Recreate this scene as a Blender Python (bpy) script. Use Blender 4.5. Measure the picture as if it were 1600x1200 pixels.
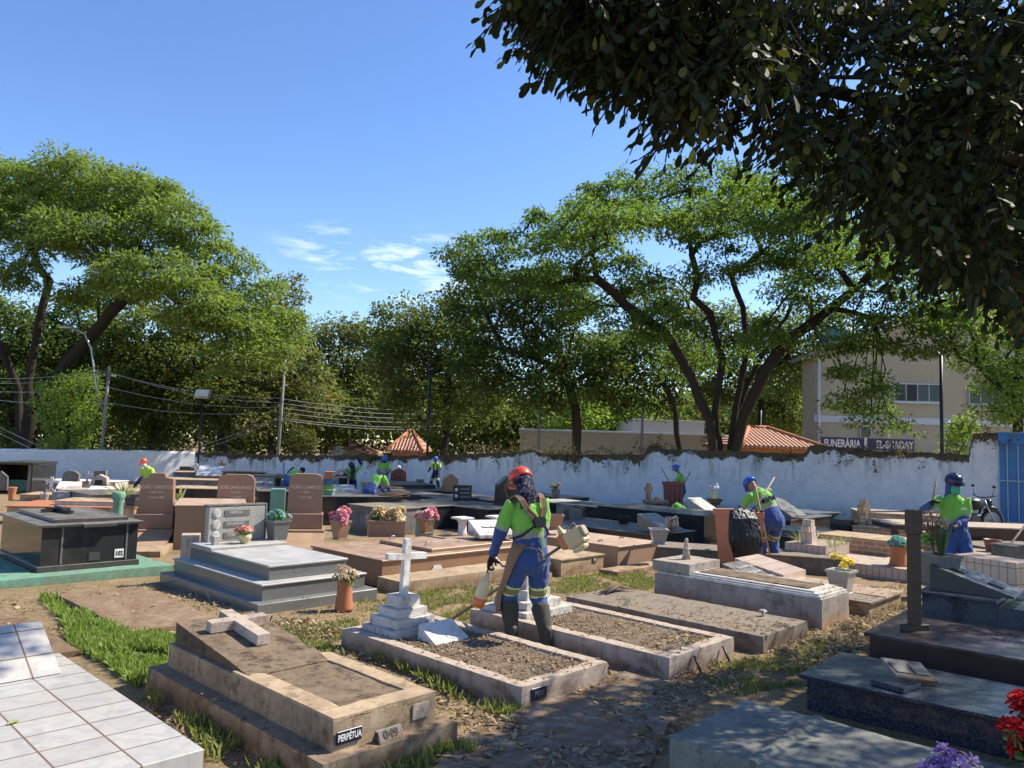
import bpy, bmesh, math, random
import numpy as np
from mathutils import Vector, Matrix, Quaternion, noise as mnoise
R = math.radians
random.seed(7)
rng = np.random.default_rng(11)
scene = bpy.context.scene
COL = scene.collection
for o in list(bpy.data.objects): bpy.data.objects.remove(o)

# ------------------------------------------------------------------ camera
F = 1202.0            # focal length in pixels of a 1600 x 1200 frame
PITCH, ROLL, CAMZ = 4.5, 1.8, 1.9
cam_d = bpy.data.cameras.new('camera'); cam = bpy.data.objects.new('camera', cam_d); COL.objects.link(cam)
cam_d.sensor_width = 36.0; cam_d.sensor_fit = 'HORIZONTAL'; cam_d.lens = 36.0*F/1600
cam_d.clip_start = 0.05; cam_d.clip_end = 3000
CM = Matrix.Rotation(R(90+PITCH), 3, 'X') @ Matrix.Rotation(R(ROLL), 3, 'Z')
cam.matrix_world = Matrix.Translation((0, 0, CAMZ)) @ CM.to_4x4()
scene.camera = cam
scene.render.resolution_x, scene.render.resolution_y = 1024, 768

# ------------------------------------------------------------------ light
SUN_AZ, SUN_EL = 70.0, 46.0      # azimuth measured clockwise from +Y
SDIR = Vector((math.sin(R(SUN_AZ))*math.cos(R(SUN_EL)), math.cos(R(SUN_AZ))*math.cos(R(SUN_EL)), math.sin(R(SUN_EL))))
sd = bpy.data.lights.new('sun', 'SUN'); sd.energy = 4.9; sd.angle = R(0.53); sd.color = (1.0, 0.93, 0.80)
sun = bpy.data.objects.new('sun', sd); COL.objects.link(sun)
sun.rotation_euler = SDIR.to_track_quat('Z', 'Y').to_euler()
w = bpy.data.worlds.new('World'); scene.world = w; w.use_nodes = True
nt = w.node_tree; bg = nt.nodes['Background']; bg.inputs[1].default_value = 0.15
sky = nt.nodes.new('ShaderNodeTexSky'); sky.sky_type = 'NISHITA'; sky.sun_disc = False
sky.sun_elevation = R(SUN_EL); sky.sun_rotation = R(SUN_AZ); sky.altitude = 600; sky.air_density = 1.0; sky.dust_density = 0.35; sky.ozone_density = 2.4
# thin cirrus low over the trees
tc = nt.nodes.new('ShaderNodeTexCoord'); mp = nt.nodes.new('ShaderNodeMapping'); mp.inputs['Scale'].default_value = (5.0, 5.0, 22.0); mp.inputs['Rotation'].default_value = (0, R(9), 0)
nz = nt.nodes.new('ShaderNodeTexNoise'); nz.inputs['Scale'].default_value = 2.6; nz.inputs['Detail'].default_value = 9; nz.inputs['Roughness'].default_value = 0.62; nz.inputs['Distortion'].default_value = 0.35
rp = nt.nodes.new('ShaderNodeValToRGB'); rp.color_ramp.elements[0].position = 0.47; rp.color_ramp.elements[1].position = 0.68
nt.links.new(tc.outputs['Generated'], mp.inputs[0]); nt.links.new(mp.outputs[0], nz.inputs[0]); nt.links.new(nz.outputs[0], rp.inputs[0])
dist = nt.nodes.new('ShaderNodeVectorMath'); dist.operation = 'SUBTRACT'
def pixdir(px, py):
    v = CM @ Vector(((px-800)/F, (600-py)/F, -1)); return v.normalized()
cd = pixdir(612, 412); dist.inputs[1].default_value = cd
nt.links.new(tc.outputs['Generated'], dist.inputs[0])
sc = nt.nodes.new('ShaderNodeVectorMath'); sc.operation = 'MULTIPLY'; sc.inputs[1].default_value = (6.6, 6.6, 20)
ln = nt.nodes.new('ShaderNodeVectorMath'); ln.operation = 'LENGTH'
nt.links.new(dist.outputs[0], sc.inputs[0]); nt.links.new(sc.outputs[0], ln.inputs[0])
mk = nt.nodes.new('ShaderNodeMapRange'); mk.inputs[1].default_value = 1.15; mk.inputs[2].default_value = 0.1; mk.inputs[3].default_value = 0.0; mk.inputs[4].default_value = 1.0
nt.links.new(ln.outputs['Value'], mk.inputs[0])
mm = nt.nodes.new('ShaderNodeMath'); mm.operation = 'MULTIPLY'; nt.links.new(rp.outputs[0], mm.inputs[0]); nt.links.new(mk.outputs[0], mm.inputs[1])
mx = nt.nodes.new('ShaderNodeMixRGB'); mx.inputs[2].default_value = (5.6, 6.0, 6.6, 1)
hs = nt.nodes.new('ShaderNodeHueSaturation'); hs.inputs['Saturation'].default_value = 1.16; hs.inputs['Value'].default_value = 0.95; hs.inputs['Hue'].default_value = .508; nt.links.new(sky.outputs[0], hs.inputs['Color'])
nt.links.new(mm.outputs[0], mx.inputs[0]); nt.links.new(hs.outputs[0], mx.inputs[1]); nt.links.new(mx.outputs[0], bg.inputs[0])
vs = scene.view_settings; vs.view_transform = 'Standard'; vs.look = 'None'; vs.exposure = 0.76; vs.gamma = 1; vs.use_curve_mapping = False
scene.render.engine = 'CYCLES'
scene.cycles.max_bounces = 6; scene.cycles.transparent_max_bounces = 8

# ------------------------------------------------------------------ geometry of the view
def gz(x, y):
    return -0.0185*max(0.0, min(y, 60)-8)
def ray(px, py): return CM @ Vector(((px-800)/F, (600-py)/F, -1))
def G(px, py, z=None):
    """point of the ground (or of the level z) that stands at this place of the view"""
    d = ray(px, py)
    if z is not None:
        t = (z-CAMZ)/d.z; return Vector((0, 0, CAMZ)) + d*t
    t = (0-CAMZ)/d.z
    p = Vector((0, 0, CAMZ)) + d*t
    if p.y > 8:
        # z = -0.0185*(y-8)
        t = (CAMZ-0.148)/(-d.z-0.0185*d.y); p = Vector((0, 0, CAMZ)) + d*t
    return p
def AT(px, py, Y):
    d = ray(px, py); t = Y/d.y; return Vector((0, 0, CAMZ)) + d*t
def solve_len(N, dr, px, py=None):
    """distance from N along the level direction dr until picture column px"""
    # (P - C) in camera space: x/-z = (px-800)/F
    Mi = CM.transposed(); a = Mi @ (N-Vector((0, 0, CAMZ))); b = Mi @ dr; k = (px-800)/F
    # a.x + t b.x = k * -(a.z + t b.z)
    return (-k*a.z - a.x)/(b.x + k*b.z)

# ------------------------------------------------------------------ materials
MATS = {}
def newmat(name):
    m = bpy.data.materials.new(name); m.use_nodes = True; MATS[name] = m
    return m, m.node_tree, m.node_tree.nodes['Principled BSDF']
def N_(nt, t, **k):
    n = nt.nodes.new(t)
    for a, b in k.items():
        if isinstance(a, str) and hasattr(n, a): setattr(n, a, b)
        else: n.inputs[a].default_value = b
    return n
def noise(nt, scale, detail=5, rough=.6, coord='Object', sc=(1, 1, 1), dist=0):
    tc = nt.nodes.new('ShaderNodeTexCoord'); mp = nt.nodes.new('ShaderNodeMapping'); mp.inputs['Scale'].default_value = sc
    nt.links.new(tc.outputs[coord], mp.inputs[0])
    n = nt.nodes.new('ShaderNodeTexNoise'); n.inputs['Scale'].default_value = scale; n.inputs['Detail'].default_value = detail; n.inputs['Roughness'].default_value = rough; n.inputs['Distortion'].default_value = dist
    nt.links.new(mp.outputs[0], n.inputs[0]); return n.outputs[0]
def ramp(nt, src, p0, p1, c0=(0, 0, 0, 1), c1=(1, 1, 1, 1)):
    r = nt.nodes.new('ShaderNodeValToRGB'); e = r.color_ramp.elements; e[0].position = p0; e[1].position = p1; e[0].color = c0; e[1].color = c1
    nt.links.new(src, r.inputs[0]); return r.outputs[0]
def mix(nt, fac, a, b, mode='MIX'):
    m = nt.nodes.new('ShaderNodeMixRGB'); m.blend_type = mode
    for i, v in ((0, fac), (1, a), (2, b)):
        if isinstance(v, (int, float)): m.inputs[i].default_value = v
        elif isinstance(v, tuple): m.inputs[i].default_value = v if len(v) == 4 else (*v, 1)
        else: nt.links.new(v, m.inputs[i])
    return m.outputs[0]
def bump(nt, bs, src, strength=.3, dist=.01):
    b = nt.nodes.new('ShaderNodeBump'); b.inputs['Strength'].default_value = strength; b.inputs['Distance'].default_value = dist
    nt.links.new(src, b.inputs['Height']); nt.links.new(b.outputs[0], bs.inputs['Normal'])
def setp(bs, rough=.8, spec=.3, **k):
    bs.inputs['Roughness'].default_value = rough; bs.inputs['Specular IOR Level'].default_value = spec
    for a, b in k.items(): bs.inputs[a].default_value = b
def upface(nt, lo=.5, hi=.95):
    g = nt.nodes.new('ShaderNodeNewGeometry'); s = nt.nodes.new('ShaderNodeSeparateXYZ'); nt.links.new(g.outputs['Normal'], s.inputs[0])
    m = nt.nodes.new('ShaderNodeMapRange'); m.inputs[1].default_value = lo; m.inputs[2].default_value = hi; nt.links.new(s.outputs[2], m.inputs[0]); return m.outputs[0]
def mul(nt, a, b):
    m = nt.nodes.new('ShaderNodeMath'); m.operation = 'MULTIPLY'
    for i, v in ((0, a), (1, b)):
        if isinstance(v, (int, float)): m.inputs[i].default_value = v
        else: nt.links.new(v, m.inputs[i])
    return m.outputs[0]

def concrete(name, base, dirt, amount=.5, top=None, soil=(.20, .12, .065), rough=.92):
    """weathered render: blotches, streaks running down, red soil splashed at the foot"""
    m, nt, bs = newmat(name); setp(bs, rough, .15)
    a = noise(nt, 3.2, 8, .68); b = noise(nt, 26, 5, .7); st = noise(nt, 9, 5, .7, sc=(1, 1, .12))
    c = mix(nt, ramp(nt, a, .5-.22*amount-.08, .72-.2*amount+.1), base, dirt)
    c = mix(nt, mul(nt, ramp(nt, st, .48, .72), .55*amount+.15), c, tuple(x*.55 for x in dirt))
    if top: c = mix(nt, mul(nt, upface(nt), ramp(nt, noise(nt, 5.5, 8, .75), .36, .56)), c, top)
    c = mix(nt, mul(nt, ramp(nt, noise(nt, 7, 9, .78), .53, .60), .30+.55*amount), c, tuple(x*.36 for x in dirt))
    c = mix(nt, mul(nt, ramp(nt, noise(nt, 11, 9, .8, dist=.8), .58, .66), .5*amount), c, tuple(min(1, x*1.45) for x in base))
    c = mix(nt, mul(nt, ramp(nt, b, .35, .75), .35), c, mix(nt, 1.0, c, (.55, .52, .48), 'MULTIPLY'))
    tc = nt.nodes.new('ShaderNodeTexCoord'); s = nt.nodes.new('ShaderNodeSeparateXYZ'); nt.links.new(tc.outputs['Object'], s.inputs[0])
    mr = nt.nodes.new('ShaderNodeMapRange'); mr.inputs[1].default_value = .16; mr.inputs[2].default_value = 0.0; nt.links.new(s.outputs[2], mr.inputs[0])
    c = mix(nt, mul(nt, mr.outputs[0], ramp(nt, noise(nt, 6, 6, .7), .35, .6)), c, soil)
    nt.links.new(c, bs.inputs[0]); bump(nt, bs, mix(nt, .5, b, noise(nt, 90, 4, .7)), .55, .012)
    return m
def granite(name, base, spec2, scale=160, rough=.16, dust=(.33, .27, .21), dustamt=.5):
    m, nt, bs = newmat(name)
    n1 = noise(nt, scale, 3, .8); n2 = noise(nt, scale*2.3, 2, .6)
    c = mix(nt, ramp(nt, n1, .47, .56), base, spec2)
    c = mix(nt, ramp(nt, n2, .6, .68), c, tuple(x*.25 for x in base))
    d = mul(nt, mul(nt, upface(nt), ramp(nt, noise(nt, 4, 7, .7), .25, .7)), dustamt)
    d2 = mul(nt, ramp(nt, noise(nt, 6, 6, .7, sc=(1, 1, .2)), .5, .8), .25*dustamt)
    c = mix(nt, d2, mix(nt, d, c, dust), dust)
    setp(bs, rough, .5); nt.links.new(c, bs.inputs[0])
    rr = nt.nodes.new('ShaderNodeMapRange'); rr.inputs[3].default_value = rough; rr.inputs[4].default_value = min(.9, rough+.55); nt.links.new(mix(nt, 1., d, d2, 'ADD'), rr.inputs[0]); nt.links.new(rr.outputs[0], bs.inputs['Roughness'])
    return m
def tiles(name, base, vein, grout, sx=.3, sy=.3, axis='XY', rough=.25, off=0.0, gw=.012):
    m, nt, bs = newmat(name); setp(bs, rough, .5)
    tc = nt.nodes.new('ShaderNodeTexCoord'); g = nt.nodes.new('ShaderNodeNewGeometry')
    # pick the two in-plane axes from the object-space normal
    s = nt.nodes.new('ShaderNodeSeparateXYZ'); nt.links.new(tc.outputs['Object'], s.inputs[0])
    sn = nt.nodes.new('ShaderNodeSeparateXYZ'); nt.links.new(tc.outputs['Normal'], sn.inputs[0])
    def ab(o):
        m_ = nt.nodes.new('ShaderNodeMath'); m_.operation = 'ABSOLUTE'; nt.links.new(o, m_.inputs[0]); 
        q = nt.nodes.new('ShaderNodeMath'); q.operation = 'GREATER_THAN'; q.inputs[1].default_value = .6; nt.links.new(m_.outputs[0], q.inputs[0]); return q.outputs[0]
    ax = ab(sn.outputs[0]); ay = ab(sn.outputs[1])
    def sel(f, a, b):
        n = nt.nodes.new('ShaderNodeMix'); n.data_type = 'FLOAT'; nt.links.new(f, n.inputs[0]); nt.links.new(a, n.inputs[2]); nt.links.new(b, n.inputs[3]); return n.outputs[0]
    u = sel(ax, s.outputs[0], s.outputs[1])
    v = sel(ay, sel(ax, s.outputs[1], s.outputs[2]), s.outputs[2])
    cmb = nt.nodes.new('ShaderNodeCombineXYZ'); nt.links.new(u, cmb.inputs[0]); nt.links.new(v, cmb.inputs[1])
    br = nt.nodes.new('ShaderNodeTexBrick'); br.offset = off; br.inputs['Scale'].default_value = 1; br.inputs['Mortar Size'].default_value = gw*.5
    br.inputs['Brick Width'].default_value = sx; br.inputs['Row Height'].default_value = sy; br.inputs['Mortar Smooth'].default_value = .2
    nt.links.new(cmb.outputs[0], br.inputs[0])
    br.inputs['Color1'].default_value = (*base, 1); br.inputs['Color2'].default_value = (*[x*.88 for x in base], 1); br.inputs['Mortar'].default_value = (*grout, 1)
    vn = ramp(nt, noise(nt, 5, 8, .65, dist=1.6), .45, .62)
    c = mix(nt, mul(nt, vn, .75), br.outputs[0], vein)
    c = mix(nt, br.outputs['Fac'], c, grout)
    c = mix(nt, mul(nt, ramp(nt, noise(nt, 9, 7, .7), .52, .75), .35), c, (.35, .25, .16))
    nt.links.new(c, bs.inputs[0])
    inv = nt.nodes.new('ShaderNodeInvert'); nt.links.new(br.outputs['Fac'], inv.inputs[1]); bump(nt, bs, inv.outputs[0], .5, .003)
    return m
def plain(name, c, rough=.6, spec=.4, var=.25, scale=8, metal=0, bmp=0, coat=0):
    m, nt, bs = newmat(name); setp(bs, rough, spec, Metallic=metal)
    if coat: bs.inputs['Coat Weight'].default_value = coat
    n = noise(nt, scale, 5, .6)
    nt.links.new(mix(nt, mul(nt, ramp(nt, n, .3, .75), var), c, tuple(x*.45 for x in c)), bs.inputs[0])
    if bmp: bump(nt, bs, noise(nt, scale*3, 5, .65), bmp, .01)
    return m
def fabric(name, c, fold=.5, var=.25):
    m, nt, bs = newmat(name); setp(bs, .85, .2); bs.inputs['Sheen Weight'].default_value = .15
    n = noise(nt, 9, 4, .55, sc=(1, 1, .45), dist=.6)
    nt.links.new(mix(nt, mul(nt, ramp(nt, n, .35, .7), var), c, tuple(x*.55 for x in c)), bs.inputs[0])
    bump(nt, bs, n, fold, .05)
    return m
def leafmat(name, c1, c2, trans=.45, rough=.5, spec=.3, dead=None, glow=1.0, tint=(1.45, 1.55, .62)):
    """foliage: diffuse + light passing through; per-leaf tone from a random attribute"""
    m, nt, bs = newmat(name); setp(bs, rough, spec)
    at = nt.nodes.new('ShaderNodeAttribute'); at.attribute_name = 'rnd'; at.attribute_type = 'GEOMETRY'
    c = mix(nt, at.outputs['Fac'], c1, c2)
    if dead: c = mix(nt, ramp(nt, at.outputs['Fac'], .9, .93), c, dead)
    nt.links.new(c, bs.inputs[0])
    tr = nt.nodes.new('ShaderNodeBsdfTranslucent'); nt.links.new(mix(nt, 1.0, c, tuple(t_*glow for t_ in tint), 'MULTIPLY'), tr.inputs[0])
    ms = nt.nodes.new('ShaderNodeMixShader'); ms.inputs[0].default_value = trans
    nt.links.new(bs.outputs[0], ms.inputs[1]); nt.links.new(tr.outputs[0], ms.inputs[2])
    nt.links.new(ms.outputs[0], nt.nodes['Material Output'].inputs[0])
    return m

M = {}
M['old'] = concrete('weathered_concrete', (.48, .37, .25), (.19, .135, .09), .7, top=(.25, .18, .12))
M['oldside'] = concrete('stained_render', (.50, .38, .25), (.22, .155, .10), .6, soil=(.34, .20, .09))
M['rim'] = concrete('pinkish_painted_kerb', (.56, .47, .41), (.33, .26, .21), .4, top=(.46, .37, .28))
M['gslab'] = concrete('grey_cement', (.29, .27, .24), (.15, .135, .12), .5, top=(.26, .205, .15))
M['white'] = concrete('white_limewash', (.72, .68, .64), (.40, .35, .31), .35, top=(.55, .50, .44))
M['whiteclean'] = concrete('clean_whitewash', (.78, .76, .73), (.5, .46, .43), .15)
M['soil'] = concrete('grave_soil', (.17, .125, .085), (.09, .066, .045), .7, top=(.225, .165, .11))
M['greencon'] = concrete('green_painted_concrete', (.16, .36, .25), (.22, .33, .25), .35, soil=(.15, .2, .13))
M['tan'] = concrete('tan_cement', (.52, .39, .25), (.30, .215, .14), .35)
M['concnear'] = concrete('smooth_cement', (.27, .27, .23), (.17, .17, .145), .35, soil=(.14, .1, .07))
M['stone'] = concrete('grey_stone', (.25, .23, .21), (.13, .12, .11), .5)
M['brown'] = granite('brown_granite', (.27, .15, .085), (.38, .23, .14), 120, .3, dust=(.46, .33, .20), dustamt=.6)
M['brownhead'] = granite('brown_granite_upright', (.27, .145, .085), (.36, .205, .13), 150, .4, dust=(.43, .31, .20), dustamt=.35)
M['brownlong'] = granite('red_brown_slab', (.22, .12, .07), (.31, .18, .11), 120, .22, dust=(.42, .29, .18), dustamt=.95)
M['graygran'] = granite('grey_granite', (.25, .24, .215), (.44, .42, .38), 110, .28, dust=(.50, .48, .44), dustamt=.8)
M['graydark'] = granite('dark_and_shaded_granite', (.11, .11, .105), (.20, .20, .19), 120, .18, dust=(.28, .27, .24), dustamt=.4)  # darker granite; on the stepped tomb the sides' shade is put into colour
M['black'] = granite('black_granite', (.022, .022, .022), (.045, .045, .043), 160, .1, dust=(.20, .18, .15), dustamt=.55)
M['blacktop'] = granite('dusty_black_granite', (.05, .045, .04), (.08, .075, .065), 160, .22, dust=(.24, .21, .17), dustamt=.85)
M['bluegran'] = granite('blue_black_granite', (.018, .022, .032), (.065, .075, .095), 70, .1, dust=(.14, .15, .15), dustamt=.35)
M['brnblk'] = granite('dark_brown_granite', (.05, .032, .028), (.075, .05, .042), 150, .15, dust=(.17, .13, .11), dustamt=.45)
M['slate'] = granite('dark_slate', (.028, .034, .034), (.05, .06, .058), 120, .42, dust=(.14, .15, .14), dustamt=.25)
M['redgran'] = granite('red_black_granite', (.16, .06, .045), (.04, .03, .03), 10, .15, dustamt=.2)
M['tile'] = tiles('white_marble_tile', (.50, .47, .42), (.37, .355, .33), (.20, .12, .08), .30, .24)
M['tilesm'] = tiles('small_beige_tile', (.60, .47, .38), (.5, .38, .3), (.24, .17, .13), .10, .2)
M['tilebrick'] = tiles('brown_brick_tile', (.38, .22, .12), (.28, .15, .08), (.62, .47, .33), .22, .09, off=.5, gw=.014)
M['tilepink'] = tiles('pinkish_tile', (.58, .42, .31), (.45, .32, .23), (.26, .18, .13), .2, .2)
M['plateb'] = plain('dark_blue_enamel', (.012, .016, .04), .35)
M['platew'] = plain('white_enamel', (.75, .74, .70), .4, var=.3)
M['iron'] = plain('dull_iron', (.10, .095, .09), .5, metal=.6, bmp=.3)
M['metal'] = plain('worn_metal', (.42, .42, .42), .38, metal=.8)
M['bronze'] = plain('dark_bronze', (.035, .03, .027), .45, metal=.5)
M['gold'] = plain('faded_gold_letters', (.62, .48, .36), .5)
M['silver'] = plain('pale_letters', (.6, .58, .55), .5)
M['terra'] = plain('terracotta', (.46, .17, .075), .75, var=.35, bmp=.3)
M['blackpl'] = plain('black_plastic', (.012, .012, .012), .35)
M['bag'] = plain('black_bag_film', (.007, .007, .008), .38, scale=14, bmp=.8)
M['orange'] = plain('faded_orange_plastic', (.50, .17, .085), .5, var=.3)
M['maroon'] = plain('maroon_plastic', (.22, .065, .05), .5, var=.3)
M['wood'] = plain('pale_wood_handle', (.36, .22, .12), .7)
M['woodgrey'] = plain('grey_wood_handle', (.27, .22, .19), .7)
M['woodpost'] = plain('dark_brown_post', (.075, .045, .032), .6, scale=14, var=.5, bmp=.3)
M['poleblk'] = plain('black_pole_paint', (.012, .012, .013), .4)
M['polecon'] = concrete('concrete_pole', (.33, .31, .28), (.22, .2, .18), .4)
M['porcelain'] = plain('photo_oval', (.55, .5, .46), .3, var=.8, scale=30)
M['bluegate'] = plain('blue_gate_paint', (.035, .16, .40), .45, var=.3, scale=4)
M['gatebar'] = plain('pale_gate_bar', (.30, .40, .46), .5)
M['letterblk'] = plain('black_letters', (.01, .01, .01), .5)
M['skin'] = plain('skin', (.30, .155, .095), .55, var=.2)
M['green'] = fabric('bright_green_cloth', (.21, .52, .08), 1.0, .4)
M['lime'] = fabric('lime_yellow_cloth', (.42, .62, .08), .6, .25)
M['blue'] = fabric('blue_work_cloth', (.045, .09, .27), .9, .5)
M['navy'] = fabric('navy_cloth', (.012, .016, .055), .6, .4)
M['bandg'] = fabric('grey_reflective_band', (.30, .33, .27), .2, .2)
M['bandy'] = fabric('yellow_reflective_edge', (.66, .75, .25), .1, .1)
M['bandd'] = fabric('olive_band', (.20, .20, .10), .2, .2)
M['gaiter'] = fabric('olive_gaiter', (.060, .058, .044), .5, .3)
M['boot'] = plain('boot_leather', (.045, .04, .034), .6)
M['apron'] = fabric('brown_leather_apron', (.25, .16, .095), .35, .35)
M['glove'] = plain('black_glove', (.012, .012, .013), .7)
M['helmetred'] = plain('red_helmet', (.62, .075, .035), .35, var=.1)
M['helmetblue'] = plain('blue_helmet', (.02, .10, .50), .25, var=.1)
M['helmetnavy'] = plain('navy_helmet', (.02, .022, .07), .2, var=.1)
M['scarf'] = None
m, nt, bs = newmat('patterned_scarf'); setp(bs, .8, .2)
n = ramp(nt, noise(nt, 24, 4, .6, dist=1.2, sc=(1,1,.6)), .54, .60)
nt.links.new(mix(nt, n, (.010, .012, .032), (.17, .16, .20)), bs.inputs[0]); bump(nt, bs, noise(nt, 10, 4, .6, dist=1), .9, .05); M['scarf'] = m
M['mask'] = fabric('green_face_mask', (.05, .42, .28), .3)
M['strap'] = fabric('brown_harness_strap', (.17, .12, .09), .2)
M['strapedge'] = fabric('orange_piping', (.55, .18, .07), .1)
M['cream'] = plain('cream_plastic', (.56, .44, .25), .45)
m, nt, bs = newmat('translucent_bottle'); setp(bs, .3, .5); bs.inputs['Base Color'].default_value = (.75, .66, .44, 1); bs.inputs['Transmission Weight'].default_value = .35; M['bottle'] = m
M['juice'] = plain('orange_liquid', (.75, .20, .05), .3, var=.1)
M['shaft'] = plain('dusty_metal_tube', (.17, .14, .12), .5, metal=.4)
M['bark'] = plain('bark', (.070, .052, .040), .95, .1, var=.6, scale=9, bmp=1.0)
M['barkdark'] = plain('dark_bark', (.045, .036, .029), .95, .1, var=.6, scale=9, bmp=1.0)
M['stem'] = plain('dry_stem', (.20, .15, .10), .9, .1)
# foliage kinds
M['l_umbrella'] = leafmat('feathery_foliage', (.125, .175, .045), (.21, .265, .075), .5)
M['l_dark'] = leafmat('dark_foliage', (.060, .095, .030), (.120, .165, .050), .55, dead=(.18, .15, .05))
M['l_mid'] = leafmat('mixed_foliage', (.080, .112, .036), (.160, .190, .060), .55, dead=(.24, .16, .03))
M['l_olive'] = leafmat('olive_foliage', (.10, .115, .045), (.18, .19, .08), .5, dead=(.30, .13, .05))
M['l_bright'] = leafmat('fresh_foliage', (.14, .22, .05), (.25, .33, .085), .5)
M['l_back'] = leafmat('sunlit_canopy_foliage', (.058, .098, .024), (.120, .170, .042), .60, glow=1.25)
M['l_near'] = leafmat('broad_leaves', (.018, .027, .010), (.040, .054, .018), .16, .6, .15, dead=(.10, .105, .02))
M['grass'] = leafmat('grass_blades', (.13, .21, .035), (.27, .33, .09), .35, .6)
M['grassdry'] = leafmat('short_grass', (.16, .20, .05), (.26, .26, .10), .3, .8)
M['litter'] = leafmat('dead_leaves', (.16, .10, .055), (.38, .27, .16), .15, .8)
M['litterdark'] = leafmat('dry_fallen_leaves', (.13, .085, .045), (.44, .34, .20), .15, .8)
M['spike'] = leafmat('spiky_leaves', (.05, .09, .04), (.12, .16, .07), .15, .4)
M['yucca'] = leafmat('pale_spiky_leaves', (.20, .24, .07), (.42, .42, .18), .2, .5)
def petal(name, a, b): M[name] = leafmat(name, a, b, .3, .6, tint=(1, 1, 1))
petal('p_pink', (.62, .17, .25), (.85, .50, .50)); petal('p_cream', (.62, .46, .22), (.78, .66, .42)); petal('p_yellow', (.85, .66, .03), (.9, .82, .25))
petal('p_white', (.75, .72, .70), (.85, .80, .82)); petal('p_tan', (.55, .36, .20), (.75, .60, .42)); petal('p_red', (.50, .008, .012), (.72, .03, .03))
petal('p_teal', (.18, .42, .36), (.45, .66, .58)); petal('p_purple', (.30, .08, .42), (.74, .60, .85)); petal('p_salmon', (.75, .25, .18), (.85, .55, .45)); petal('p_dry', (.36, .27, .18), (.55, .45, .33))
petal('p_green', (.08, .20, .05), (.20, .35, .10)); petal('p_lime', (.25, .65, .1), (.5, .85, .25))

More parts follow.
